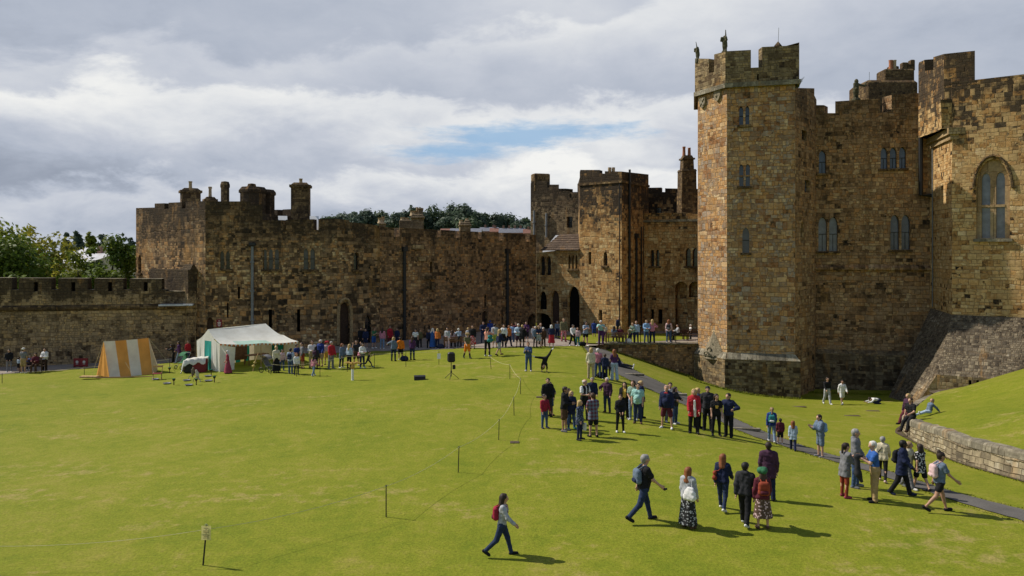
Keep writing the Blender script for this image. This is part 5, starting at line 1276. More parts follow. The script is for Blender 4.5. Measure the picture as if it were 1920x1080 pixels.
# px, feet py, head py, facing, pose, (hair), (top colour, sleeve, hem, kind), (bottom), shoes, where, extras
T_ = ['trousers', 'jeans', 'shorts']
PPL = [
# --- nearest walkers
(1207,978,853,105,'stride',('grey','short'),('black','s','hip','shirt'),('jeans','dark_denim'),'black','grey haired man in a black shirt and dark jeans striding right over the lawn',dict(near=1,fat=1.12,bp=('slate','navy'),key='a')),
(1290,990,876,140,'stand',('ginger','long'),('lightgrey','l','hip','hoodie'),('maxi','black*lightgrey'),'brown','long haired woman in a pale grey hoodie and long spotted black skirt walking away',dict(near=1,key='b')),
(1355,956,853,150,'walk',('ginger','long'),('navy','l','hip','jacket'),('jeans','dark_denim'),'white','ginger haired woman in a navy jacket and jeans with white trainers walking away',dict(near=1,key='c')),
(1397,985,870,150,'walk',('black','short'),('charcoal','l','hip','hoodie'),('trousers','black'),'white','black haired person in a charcoal hoodie and black trousers beside the green hat',dict(near=1)),
(1430,991,879,175,'stand',('green','hat'),('maroon','l','hip','jacket'),('midi','brown*pale_pink'),'brown','woman in a green knitted hat and flowery brown skirt seen from behind',dict(near=1,fem=1,longhair='brown',key='d')),
(1441,938,829,165,'stand',('dark','short'),('plum','l','thigh','coat'),('trousers','navy'),'black','dark haired person in a long plum coat standing behind the green hat',dict(near=1)),
(942,1043,926,88,'stride',('dark','long'),('lightgrey','l','hip','shirt'),('jeans','dark_denim'),'black','lone woman in a pale top and flared jeans walking right on the open lawn',dict(near=1,key='e')),
# --- cluster by the path on the right
(1584,933,831,110,'phone',('dark','pony'),('grey','l','thigh','shirt'),('leggings','rust'),'rose','woman with a ponytail in a long grey top and rust red trousers',dict(near=1)),
(1604,914,804,60,'low',('grey','short'),('grey','l','hip','hoodie'),('jeans','denim'),'grey','tall grey haired man in a grey hoodie and jeans with a camera round his neck',dict(near=1,key='f')),
(1640,941,827,-100,'phone',('white','short'),('blue','s','hip','shirt'),('trousers','tan'),'black','white haired man in a bright blue tee shirt and tan trousers carrying a dark coat',dict(near=1,key='g',fat=1.08)),
(1655,903,820,150,'walk',('grey','short'),('cream','l','hip','jacket'),('leggings','black'),'pale_pink','grey haired woman in a cream jacket and black leggings walking along the path',dict(near=1,fem=1,key='h')),
(1691,929,827,55,'walk',('black','short'),('navy','l','thigh','jacket'),('trousers','black'),'navy','man in a navy jacket and black trousers with a black backpack on the path',dict(near=1,skin='d',fat=1.15,bp=('black','charcoal'))),
(1703,916,829,40,'walk2',('fair','bob'),('cream','l','hip','jacket'),('trousers','grey'),'white','person in a cream jacket mostly hidden behind the man in navy',dict(near=1)),
(1726,919,834,-165,'walk',('dark','curly'),('black*white','s','thigh','shirt'),('shorts','black'),'black','curly haired person in a black and white patterned shirt and black shorts',dict(near=1)),
(1762,960,848,88,'stride',('dark','bun'),('slate','s','hip','shirt'),('hotpants','black'),'black','woman with a hair bun in a grey tee and black shorts striding right',dict(near=1,skin='m',bp=('pale_pink','pale_pink'),key='i')),
(1447,829,765,165,'walk',('fair','pony'),('royal','l','hip','jacket'),('jeans','light_denim'),'white','woman in a blue jacket with a green and white backpack on the path',dict(near=1,bp=('teal','white'))),
(1463,833,785,170,'stand',('dark','short'),('maroon','l','hip','hoodie'),('shorts','black'),'white','child in a maroon hoodie beside the green and white backpack',dict(near=1,child=1)),
(1487,845,791,160,'walk',('ginger','long'),('pale_blue','l','thigh','coat'),('trousers','navy'),'navy','small girl in a pale blue coat walking on the path',dict(near=1,child=1)),
(1538,857,777,-80,'phone',('dark','short'),('slate','l','hip','hoodie'),('shorts','slate'),'grey','young man in a slate hoodie and blue shorts reading with a pale blue backpack',dict(near=1,bp=('sky','pale_blue'))),
(1551,758,708,5,'walk',('dark','short'),('black','l','hip','shirt'),('trousers','lightgrey'),'white','man in a black top and pale grey trousers on the grass below the keep range',dict()),
(1579,758,714,0,'walk2',('dark','short'),('white','l','hip','hoodie'),('shorts','white'),'white','child all in white walking on the grass below the keep range',dict(child=1,skin='m')),
# --- central tour group
(1027,782,709,10,'stand',('brown','short'),('black','l','hip','jacket'),('trousers','charcoal'),'black','man in a black jacket at the back left of the central group',dict(near=1)),
(1031,779,716,20,'cross',('brown','short'),('navy','s','hip','shirt'),('shorts','denim'),'brown','man with crossed arms in a navy tee and blue shorts behind the boy in red',dict(near=1,fat=1.1)),
(1021,803,740,30,'stand',('dark','short'),('crimson','l','hip','shirt'),('jeans','denim'),'navy','boy in a red shirt and jeans at the left end of the central group',dict(near=1,child=1)),
(1058,809,725,70,'clasp',('dark','short'),('black','l','hip','hoodie'),('shorts','brown'),'grey','man in a black hoodie and brown shorts facing right in the central group',dict(near=1,skin='m')),
(1071,804,733,20,'stand',('blonde','bob'),('navy','l','thigh','jacket'),('jeans','denim'),'teal','blonde person in a navy jacket behind the brown shorts',dict(near=1)),
(1066,795,728,40,'stand',('dark','short'),('charcoal','l','hip','jacket'),('trousers','black'),'black','dark haired person in charcoal half hidden behind the blonde in navy',dict(near=1)),
(1087,825,750,60,'stand',('blonde','curly'),('navy*slate','l','thigh','jacket'),('leggings','navy'),'charcoal','curly blonde woman in a patterned navy jacket holding a white bag',dict(near=1,key='j')),
(1112,819,737,200,'low',('brown','short'),('slate/maroon','s','thigh','shirt'),('shorts','black'),'black','man in a checked grey shirt and black shorts seen from behind',dict(near=1,fat=1.08)),
(1096,788,711,40,'clasp',('white','balding'),('white','s','hip','shirt'),('trousers','black'),'black','white haired guide in a white shirt and black waistcoat',dict(near=1,key='k')),
(1110,771,708,0,'stand',('grey','short'),('navy','l','hip','jacket'),('trousers','maroon'),'black','grey haired man in a navy jacket behind the guide in the waistcoat',dict(near=1)),
(1138,774,708,-30,'hip',('white','short'),('plum','l','hip','jacket'),('jeans','dark_denim'),'brown','white haired person in a plum jacket with one hand on the hip',dict(near=1)),
(1163,811,740,5,'low',('brown','pony'),('black','l','hip','jacket'),('leggings','black'),'white','woman all in black with white trainers standing in front of the yellow top',dict(near=1)),
(1171,785,716,-10,'stand',('dark','long'),('yellow','l','hip','shirt'),('trousers','black'),'grey','woman in a yellow top and black trousers behind the woman all in black',dict(near=1,key='l')),
(1187,788,713,-20,'low',('brown','bob'),('sage','s','hip','shirt'),('jeans','light_denim'),'white','woman in a sage green tee and pale jeans beside the mint tee',dict(near=1)),
(1196,794,718,-15,'stand',('dark','short'),('mint','s','hip','shirt'),('jeans','dark_denim'),'brown','stout man in a mint tee shirt and dark jeans',dict(near=1,fat=1.2)),
(1202,785,714,60,'stand',('blonde','pony'),('navy','l','hip','jacket'),('trousers','navy'),'black','blonde person in navy hidden behind the mint tee',dict(near=1)),
(1250,804,722,-25,'wide',('bald','short'),('navy','l','hip','hoodie'),('shorts','maroon'),'white','bald man in a blue hoodie with a red hood and maroon shorts',dict(near=1,fat=1.12,key='m')),
(1256,792,717,10,'stand',('dark','short'),('white','l','hip','shirt'),('trousers','grey'),'white','dark haired person in white behind the man in maroon shorts',dict(near=1)),
(1266,795,725,50,'hips',('dark','long'),('charcoal','l','hip','jacket'),('jeans','denim'),'white','long haired woman in a charcoal jacket and blue jeans behind the maroon shorts',dict(near=1)),
(1301,813,729,-10,'stand',('blonde','long'),('red','l','thigh','coat'),('trousers','black'),'black','blonde woman in a long red coat with a white stripe',dict(near=1,key='n')),
(1308,803,727,20,'stand',('blonde','bob'),('slate','l','hip','jacket'),('leggings','black'),'black','blonde person in a slate jacket behind the red coat',dict(near=1)),
(1327,808,724,-15,'back',('black','cap'),('charcoal','l','hip','jacket'),('trousers','black'),'black','man in a black cap and charcoal jacket beside the red coat',dict(near=1)),
(1343,817,738,-5,'stand',('dark','long'),('black','s','hip','shirt'),('leggings','black'),'charcoal','woman in a black tee with a yellow print between two dark jackets',dict(near=1,key='o')),
(1366,820,737,-35,'hips',('dark','short'),('navy','l','hip','jacket'),('trousers','black'),'black','dark haired man in navy and black at the right end of the group',dict(near=1,fat=1.05)),
# --- family at the top of the path
(1108,710,652,175,'stand',('blonde','bob'),('cream','l','hip','jacket'),('trousers','beige'),'beige','person in a cream jacket and beige trousers at the top of the asphalt path',dict()),
(1121,708,653,170,'stand',('white','short'),('pink','l','hip','shirt'),('jeans','denim'),'black','white haired person in a pink shirt and jeans at the top of the path',dict()),
(1134,711,664,165,'stand',('brown','short'),('navy','l','hip','hoodie'),('trousers','navy'),'white','boy in a navy tracksuit beside the white flared trousers',dict(child=1)),
(1145,705,672,150,'stand',('black','short'),('black','l','hip','jacket'),('trousers','black'),'black','small child in black next to the navy tracksuit',dict(child=1)),
(1152,713,655,-170,'low',('ginger','long'),('purple','s','waist','shirt'),('flares','pale_blue'),'white','red haired woman in a purple top and pale flared trousers',dict()),
(1163,688,664,75,'ground',('dark','short'),('navy','l','hip','jacket'),('trousers','charcoal'),'white','person with outstretched legs sitting on the grass slope by the path',dict(hh=1.7)),
# --- middle lawn
(991,696,642,-15,'phone',('ginger','short'),('denim','l','hip','jacket'),('jeans','denim'),'white','woman in a denim jacket and jeans beside the child doing a cartwheel',dict(fem=1)),
(914,668,612,150,'photo',('brown','pony'),('peach','s','waist','shirt'),('leggings','black'),'white','woman in a peach top with a green bag at the end of the rope',dict(key='p')),
(936,666,619,120,'walk',('blonde','long'),('navy','l','hip','hoodie'),('shorts','lightgrey'),'brown','girl in a navy hoodie and pale shorts near the end of the rope',dict(child=1)),
(876,672,625,30,'walk',('tan','hat'),('olive','s','waist','shirt'),('shorts','orange'),'charcoal','man in a straw hat and orange shorts crossing the lawn',dict(boots='charcoal')),
(738,677,632,170,'reach',('blonde','bob'),('slate','l','hip','hoodie'),('jeans','navy'),'black','blonde woman in a slate hoodie beside the bright orange hoodie',dict()),
(751,675,632,175,'stand',('dark','short'),('orange','l','hip','hoodie'),('shorts','black'),'white','man in a bright orange hoodie and black shorts on the lawn edge',dict()),
(773,675,631,165,'low',('brown','long'),('purple','l','hip','jacket'),('jeans','dark_denim'),'black','woman in a purple jacket standing alone on the lawn edge',dict()),
# --- queue right of the market tent
(641,690,644,60,'stand',('ginger','long'),('slate','l','thigh','jacket'),('leggings','navy'),'white','woman in a slate jacket with dark leggings left of the long fair hair',dict()),
(655,691,645,150,'stand',('blonde','long'),('pale_blue','l','waist','jacket'),('leggings','black'),'black','woman with very long fair hair in a pale blue jacket',dict()),
(668,686,638,20,'photo',('brown','pony'),('charcoal','s','waist','shirt'),('shorts','brown'),'white','woman in charcoal with both arms raised taking a photo',dict()),
(679,690,643,40,'clasp',('dark','long'),('white','l','waist','jacket'),('leggings','navy'),'pale_blue','woman in a white jacket with a pink bag',dict(key='q')),
(690,689,657,90,'run',('dark','short'),('charcoal','s','hip','shirt'),('leggings','navy'),'slate','boy in dark clothes running to the right on the lawn',dict(child=1)),
(518,699,649,30,'stand',('blonde','bun'),('cream','l','hip','jacket'),('maxi','black'),'black','woman in a cream jacket and long black skirt by the pushchair',dict()),
(529,695,655,40,'stand',('dark','pony'),('pale_pink','l','hip','shirt'),('jeans','denim'),'grey','girl in a pale pink top and jeans in front of the market tent',dict()),
(545,701,653,170,'stand',('black','short'),('pale_blue','s','hip','shirt'),('jeans','denim'),'grey','man in a pale blue shirt with a navy backpack before the market tent',dict(bp=('navy','dark_denim'))),
(556,690,645,60,'stand',('dark','short'),('royal','s','hip','shirt'),('trousers','charcoal'),'black','boy in a royal blue tee behind the child in a white jumper',dict()),
(567,691,642,-60,'stand',('dark','short'),('grey','l','hip','shirt'),('shorts','rust'),'brown','man in a grey shirt and rust shorts at the corner of the market tent',dict()),
(556,703,662,30,'stand',('ginger','long'),('white','l','hip','shirt'),('leggings','charcoal'),'charcoal','child in a white jumper and dark leggings before the market tent',dict(child=1)),
(585,690,638,30,'clasp',('brown','short'),('white','l','hip','shirt'),('trousers','beige'),'black','man in a white shirt left of the navy jacket with beige shorts',dict()),
(592,692,649,160,'stand',('black','bob'),('charcoal','l','hip','jacket'),('leggings','black'),'black','person in charcoal with a plum backpack behind the child in pink',dict(bp=('plum','charcoal'))),
(601,687,637,-20,'stand',('white','short'),('royal','l','hip','jacket'),('shorts','beige'),'brown','white haired man in a blue jacket and beige shorts',dict(fat=1.1)),
(588,705,668,150,'walk',('dark','long'),('pink','l','hip','jacket'),('jeans','light_denim'),'white','small child in a pink jacket by the rope posts',dict(child=1)),
(613,684,640,10,'stand',('red','hat'),('pale_pink','l','hip','shirt'),('shorts','yellow'),'black','person in a red hat and yellow shorts behind the red jacket',dict()),
(621,692,640,60,'stand',('grey','short'),('red','l','hip','jacket'),('trousers','grey'),'grey','person in a bright red jacket and grey trousers at the right of the queue',dict()),
# --- by the market tent and far left wall
(427,700,657,-70,'stand',('white','veil'),('rose','l','waist','dress'),('gown','rose'),'brown','woman in a long rose red medieval gown and white head scarf at the tent mouth',dict(group='medieval costume')),
(326,680,645,-70,'lean',('dark','short'),('charcoal','l','hip','jacket'),('trousers','black'),'black','person in charcoal leaning forward left of the market tent',dict()),
(336,681,641,-80,'walk',('dark','short'),('purple','l','hip','jacket'),('jeans','light_denim'),'grey','person in a purple jacket and pale jeans left of the market tent',dict()),
(352,676,639,60,'stand',('brown','short'),('red','l','hip','jacket'),('jeans','denim'),'grey','person in a red jacket behind the pushchair by the market tent',dict()),
(17,698,655,20,'low',('black','hood'),('black','l','hip','jacket'),('leggings','grey'),'white','person in a black hooded jacket and grey leggings by the low wall',dict()),
(44,700,652,170,'low',('white','cap'),('grey','s','hip','shirt'),('shorts','tan'),'white','man in a white cap and tan shorts by the low wall',dict()),
(35,697,670,160,'stand',('dark','short'),('pale_blue','l','hip','shirt'),('shorts','black'),'grey','child in a pale blue top beside the white cap',dict(child=1)),
(57,696,672,10,'sit',('dark','short'),('blue','l','hip','shirt'),('trousers','navy'),'white','child in blue sitting on the bench by the low wall',dict(child=1,hh=1.15)),
(67,698,662,10,'sit',('dark','long'),('maroon','l','hip','jacket'),('trousers','brown'),'brown','woman in maroon sitting on the bench by the low wall',dict(hh=1.65)),
(84,696,653,-5,'clasp',('brown','short'),('white','l','hip','hoodie'),('trousers','black'),'white','person in a white hoodie and black trousers by the low wall',dict()),
# --- forecourt, left half
(677,652,614,10,'stand',('dark','short'),('black','l','thigh','coat'),('trousers','black'),'black','man in a long black coat on the forecourt by the arched door',dict()),
(686,653,616,-10,'stand',('dark','short'),('navy','l','hip','jacket'),('shorts','navy'),'white','person in navy shorts next to the long black coat',dict()),
(701,653,614,60,'phone',('brown','short'),('green','s','hip','shirt'),('shorts','blue'),'white','person in a green tee and blue shorts on the forecourt',dict()),
(717,654,615,170,'stand',('dark','long'),('pink','l','hip','jacket'),('jeans','light_denim'),'white','person in a pink jacket and pale jeans on the forecourt',dict()),
(731,648,611,30,'stand',('dark','long'),('red','l','thigh','coat'),('trousers','maroon'),'black','woman in a long red coat on the forecourt behind the orange hoodie',dict()),
(745,648,615,-20,'stand',('black','short'),('navy','l','hip','jacket'),('trousers','navy'),'black','man in navy beside the black drainpipe on the forecourt',dict()),
(779,653,617,0,'stand',('brown','short'),('white','s','hip','shirt'),('trousers','charcoal'),'white','man in a white tee and dark trousers on the forecourt',dict()),
(787,652,617,30,'stand',('brown','long'),('olive','l','hip','jacket'),('trousers','charcoal'),'black','woman in an olive jacket right of the white tee',dict()),
(804,653,618,20,'stand',('grey','short'),('navy','l','hip','jacket'),('trousers','black'),'black','man in a navy jacket left of the long blue dress',dict()),
(811,653,615,170,'stand',('white','veil'),('blue','l','waist','dress'),('maxi','blue'),'brown','woman in a long blue dress and white head scarf on the forecourt',dict(group='medieval costume')),
(820,654,616,160,'stand',('blonde','bob'),('burnt_orange','l','hip','jacket'),('jeans','navy'),'white','blonde woman in a burnt orange jacket on the forecourt',dict()),
(839,653,614,-20,'stand',('black','short'),('lightgrey','l','hip','shirt'),('trousers','pale_pink'),'white','person in pale pink trousers left of the brown bench',dict()),
(848,652,615,175,'sit',('brown','long'),('pale_pink','s','hip','shirt'),('trousers','black'),'black','woman in a pale pink top sitting on the forecourt bench',dict(hh=1.65)),
(862,652,615,-150,'lean',('white','short'),('pale_blue','l','hip','shirt'),('trousers','charcoal'),'white','white haired man in a pale blue shirt bending over the forecourt bench',dict()),
(878,650,614,10,'stand',('blonde','long'),('lightgrey','l','hip','jacket'),('trousers','grey'),'grey','blonde woman in pale grey behind the straw hat',dict()),
(886,654,610,-10,'stand',('brown','short'),('black','l','hip','jacket'),('midi','red*white'),'black','person in a black top and red and white patterned skirt',dict()),
(906,643,603,10,'clasp',('brown','short'),('navy','l','hip','jacket'),('jeans','dark_denim'),'black','man in a navy jacket near the small arched door',dict(fat=1.1)),
(919,638,601,180,'stand',('royal','cap'),('royal','l','hip','jacket'),('trousers','navy'),'black','person in a royal blue jacket and cap near the small arched door',dict()),
(928,652,607,160,'stand',('dark','short'),('lightgrey','l','waist','jacket'),('shorts','lime'),'grey','person in a pale jacket and lime green shorts on the forecourt',dict()),
(945,651,608,-20,'stand',('dark','short'),('white','l','hip','shirt'),('trousers','black'),'black','person in white with a blue backpack on the forecourt',dict(bp=('blue','tan'))),
(954,650,611,40,'walk',('ginger','short'),('burnt_orange','l','hip','jacket'),('trousers','navy'),'brown','person in a burnt orange jacket walking across the forecourt',dict()),
(960,642,607,170,'stand',('ginger','short'),('sky','s','hip','shirt'),('jeans','denim'),'grey','person in a sky blue tee near the dark gateway',dict()),
(967,641,604,10,'stand',('brown','short'),('maroon','l','hip','shirt'),('trousers','grey'),'grey','person in a maroon shirt near the dark gateway',dict()),
(972,651,607,-10,'clasp',('white','short'),('pale_blue','l','hip','jacket'),('shorts','plum'),'brown','white haired person in a pale blue jacket by the dark gateway',dict()),
(979,652,609,150,'phone',('blonde','short'),('black','l','thigh','coat'),('leggings','black'),'black','blonde person all in black by the dark gateway',dict()),
(987,642,603,-10,'phone',('brown','short'),('purple','l','hip','jacket'),('shorts','black'),'black','man in a purple jacket in front of the dark gateway',dict()),
(1000,637,612,0,'stand',('brown','short'),('lightgrey','l','hip','shirt'),('trousers','grey'),'grey','small child in pale grey in front of the dark gateway',dict(child=1)),
(1004,651,612,30,'stand',('white','short'),('slate','l','hip','jacket'),('leggings','charcoal'),'black','white haired person in a slate jacket before the dark gateway',dict()),
(1010,651,610,-5,'clasp',('fair','bob'),('navy','s','hip','shirt'),('shorts','lightgrey'),'black','woman in a navy top and pale shorts before the dark gateway',dict()),
(1014,646,606,-20,'stand',('bald','short'),('grey','l','hip','shirt'),('trousers','charcoal'),'black','bald man in a grey shirt before the dark gateway',dict()),
(1019,650,614,20,'stand',('white','short'),('brown','l','hip','shirt'),('trousers','brown'),'brown','person in brown before the dark gateway',dict()),
# --- forecourt, right half
(1034,651,609,170,'stand',('white','bob'),('navy','l','waist','jacket'),('midi','red'),'white','blonde woman in a navy top and full red skirt on the gravel',dict()),
(1045,634,602,0,'stand',('grey','short'),('slate','l','hip','shirt'),('trousers','navy'),'black','man in a slate shirt beside the tall arched doorway',dict()),
(1057,641,597,10,'stand',('fair','short'),('olive','l','hip','cloak'),('trousers','red*white'),'brown','performer in an olive tunic and red and white patterned trousers',dict(group='medieval costume')),
(1074,649,609,30,'walk',('black','short'),('white','l','hip','shirt'),('trousers','black'),'white','person in a white shirt and black trousers on the gravel',dict()),
(1083,649,614,-10,'stand',('dark','short'),('pale_pink','l','hip','shirt'),('jeans','teal'),'white','child in a pale top and teal jeans on the gravel',dict(child=1)),
(1098,649,602,20,'phone',('black','long'),('pale_blue/slate','s','hip','shirt'),('hotpants','black'),'white','woman in a striped blue tee and black shorts by the bag on the ground',dict()),
(1114,634,601,170,'stand',('brown','short'),('royal','l','hip','jacket'),('shorts','royal'),'white','man in royal blue on the terrace grass',dict(fat=1.1)),
(1127,647,597,-10,'lean',('white','short'),('mint','s','waist','shirt'),('trousers','purple'),'brown','white haired person in a mint tee bending on the terrace',dict()),
(1134,642,607,-30,'stand',('brown','short'),('cream','s','waist','shirt'),('trousers','purple'),'black','person in purple trousers with a red bag on the terrace',dict(key='r')),
(1151,646,606,160,'sit',('dark','long'),('slate','l','hip','jacket'),('trousers','black'),'white','woman in a slate jacket sitting on the terrace bench',dict(hh=1.65)),
(1163,645,605,165,'sit',('fair','bob'),('maroon','l','hip','jacket'),('trousers','charcoal'),'black','woman in a maroon jacket sitting on the terrace bench',dict(hh=1.65)),
(1160,627,595,0,'stand',('dark','short'),('navy','l','hip','jacket'),('trousers','black'),'black','person in navy far behind the terrace bench',dict()),
(1181,647,617,20,'stand',('dark','short'),('khaki','s','hip','shirt'),('shorts','navy'),'black','boy in a khaki shirt beside the sage top on the terrace',dict(child=1)),
(1186,646,608,-10,'clasp',('fair','bob'),('sage','l','hip','shirt'),('jeans','navy'),'black','woman in a sage top beside the pale blue shirt on the terrace',dict()),
(1193,645,604,-20,'stand',('bald','short'),('pale_blue','l','hip','shirt'),('jeans','dark_denim'),'black','bald man in a pale blue shirt on the terrace',dict(fat=1.1)),
(1212,645,602,10,'clasp',('fair','short'),('sky','l','hip','jacket'),('jeans','denim'),'black','person in a sky blue jacket left of the pink backpack',dict()),
(1223,645,601,175,'hip',('blonde','long'),('pink','l','hip','jacket'),('trousers','navy'),'black','blonde woman in a pink jacket and dark trousers on the terrace',dict()),
(1254,644,600,160,'stand',('ginger','long'),('pale_pink','l','hip','shirt'),('jeans','denim'),'white','red haired woman with a grey backpack at the terrace rail',dict(bp=('charcoal','grey'))),
(1272,638,614,-90,'sit',('dark','short'),('lightgrey','l','hip','shirt'),('trousers','black'),'black','person in pale grey sitting on the dark bench under the arches',dict(hh=1.6)),
(1295,636,609,-80,'stand',('white','cap'),('white','s','hip','shirt'),('trousers','black'),'black','child in a white cap standing by the dark bench under the arches',dict(child=1)),
]
PEO = {}
import zlib
for i, (px, fy, hy, fc, ps, hr, tp, bt, sh, lab, ex) in enumerate(PPL):
    Y = ray(px, fy); loc = Vector((X(px, Y), Y, ground(X(px, Y), Y)))
    H = ex.get('hh') or (fy-hy)*Y/F*.985
    if ps in ('walk', 'walk2', 'stride', 'run'): H *= 1.03
    H = min(max(H, .85), 1.98)
    root, J, gg = person(loc, R(fc), H, hr, tp, bt, sh, lab, ps, bool(ex.get('near')), True if ex.get('fem') else None, ex.get('fat', 1.), ex.get('skin', 'l'), i, bool(ex.get('child')), ex.get('group', PEOPLE_GROUP))
    if ps == 'sit': root.location.z -= 0.0
    if ex.get('longhair'):
        up, hd = J['up'], J['hd']; vf = iso([(hd(sx*.05, .04, 1.62), up(sx*.09, .09, 1.42), .055*J['s'], .05*J['s']) for sx in (-1, 0, 1)], .02, .012); mesh_np('hair', vf, ['hair_'+ex['longhair']], root)
    if ex.get('boots'):
        for q in range(0, 4, 2):
            a, b_, r0, r1 = gg['sh'][q]; mesh_np('boot', iso([(a+(b_-a)*.45, b_, r0+.005, r1+.012)], .02, .01, .008), [cloth(ex['boots'])], root)
    if 'bp' in ex: backpack(root, J, ex['bp'][0], ex['bp'][0].replace('_',' ')+' backpack on the '+' '.join((lab.split(' with a ')[0] if 'backpack' in lab else lab).split()[:11]), panel_c=ex['bp'][1])
    if 'key' in ex: PEO[ex['key']] = (root, J, gg)
# bags, cameras and clothes in hands
def nm(k): return PEO[k]
a = nm('b'); o = worn_empty(a[0], a[1], a[1]['up'](-.16, .19, 1.06), 'drawstring_bag', 'white drawstring bag hanging on the pale grey hoodie', 'bag', 'bags carried by visitors')
mesh_np('bag_body', iso([(V3(-.05, 0, .12), V3(.05, 0, .12), .045, .045), (V3(-.08, .01, .02), V3(.08, .01, .02), .075, .075), (V3(-.1, .02, -.1), V3(.1, .02, -.1), .09, .09)], .022, .03, 0, (), (), .006), [cloth('white')], o)
m = MB(); m.tube([(-.05, -.02, .13), (.02, -.1, .35), (.12, -.19, .38)], .011, 5); m.build('cord', cloth('white'), o)
a = nm('c'); shoulder_bag(a[0], a[1], 'rust', 'reddish brown bag on the ginger haired woman in navy', 1, 1.1, 1.12)
a = nm('d'); backpack(a[0], a[1], 'rust', 'reddish brown backpack on the woman in the green hat', 1.05, 'maroon')
a = nm('e'); backpack(a[0], a[1], 'crimson', 'dark red backpack on the lone woman crossing the lawn', .95, 'maroon')
a = nm('f'); held(a[0], a[1], 'l', 'camera', 'black camera held by the tall man in a grey hoodie', 'camera', 'black', (.14, .08, .1), .0, 'black_plastic')
a = nm('g'); o = worn_empty(a[0], a[1], a[1]['hand_l'], 'folded_coat', 'dark coat draped over the arm of the man in the blue tee', 'coat')
mesh_np('coat_body', iso([(V3(0, -.06, .02), V3(0, .1, .02), .05, .05), (V3(0, -.02, -.02), V3(0, -.0, -.5), .07, .09), (V3(0, .02, -.5), V3(0, .1, -.72), .085, .05)], .022, .03), [cloth('charcoal')], o)
a = nm('h'); shoulder_bag(a[0], a[1], 'black', 'small black bag across the cream jacket', 1, .8, 1.0)
a = nm('j'); held(a[0], a[1], 'l', 'carrier_bag', 'white carrier bag held by the curly blonde woman', 'bag', 'white', (.1, .26, .3), .18)
a = nm('k'); r_, J_, g_ = a; s_ = J_['s']; mesh_np('waistcoat', iso(list(g_['torso'])+list(g_['pel']), .017, .014, .033*s_, [cutlow(J_['pz']-.02), lambda P_: .035-np.abs(P_[..., 0])-.02*(P_[..., 1] > 0)*9]), [cloth('black')], r_)
a = nm('l'); r_, J_, g_ = a; s_ = J_['s']; mesh_np('cardigan', iso(list(g_['torso'])+list(g_['pel'])+list(g_['ua'])+list(g_['fa']), .017, .014, .042*s_, [cutlow(J_['pz']-.2), lambda P_: np.where(P_[..., 1] < -.02, .075-np.abs(P_[..., 0]), -1)]), [cloth('black')], r_)
a = nm('m'); r_, J_, g_ = a; up = J_['up']; mesh_np('hood', iso([(up(-.06, .06, 1.48), up(.06, .06, 1.48), .055, .055), (up(-.06, -.06, 1.46), up(.06, -.06, 1.46), .035, .035)], .018, .02), [cloth('red')], r_)
a = nm('n'); r_, J_, g_ = a; s_ = J_['s']; up = J_['up']
mesh_np('coat_panel', iso([(up(.02, -.13, 1.32), up(.03, -.13, .95), .035*s_, .04*s_), (up(.03, -.13, .95), up(.04, -.13, .72), .04*s_, .045*s_)], .017, .02, .012), [cloth('white')], r_)
a = nm('o'); r_, J_, g_ = a; up = J_['up']; mesh_np('shirt_print', iso([(up(-.05, -.125, 1.28), up(.05, -.125, 1.28), .03, .03), (up(-.03, -.12, 1.2), up(.03, -.12, 1.2), .03, .03)], .015, .012), [cloth('yellow')], r_)
a = nm('p'); shoulder_bag(a[0], a[1], 'teal', 'green bag on the woman in the peach top', -1, 1.6, 1.12)
a = nm('q'); shoulder_bag(a[0], a[1], 'pink', 'pink bag on the woman in the white jacket', -1, 1., 1.0)
a = nm('r'); shoulder_bag(a[0], a[1], 'crimson', 'red bag on the person in purple trousers', -1, 1.3, .85)
a = nm('a'); held(a[0], a[1], 'r', 'camera', 'small black camera in the hand of the man in the black shirt', 'camera', 'black', (.1, .05, .07), 0, 'black_plastic')
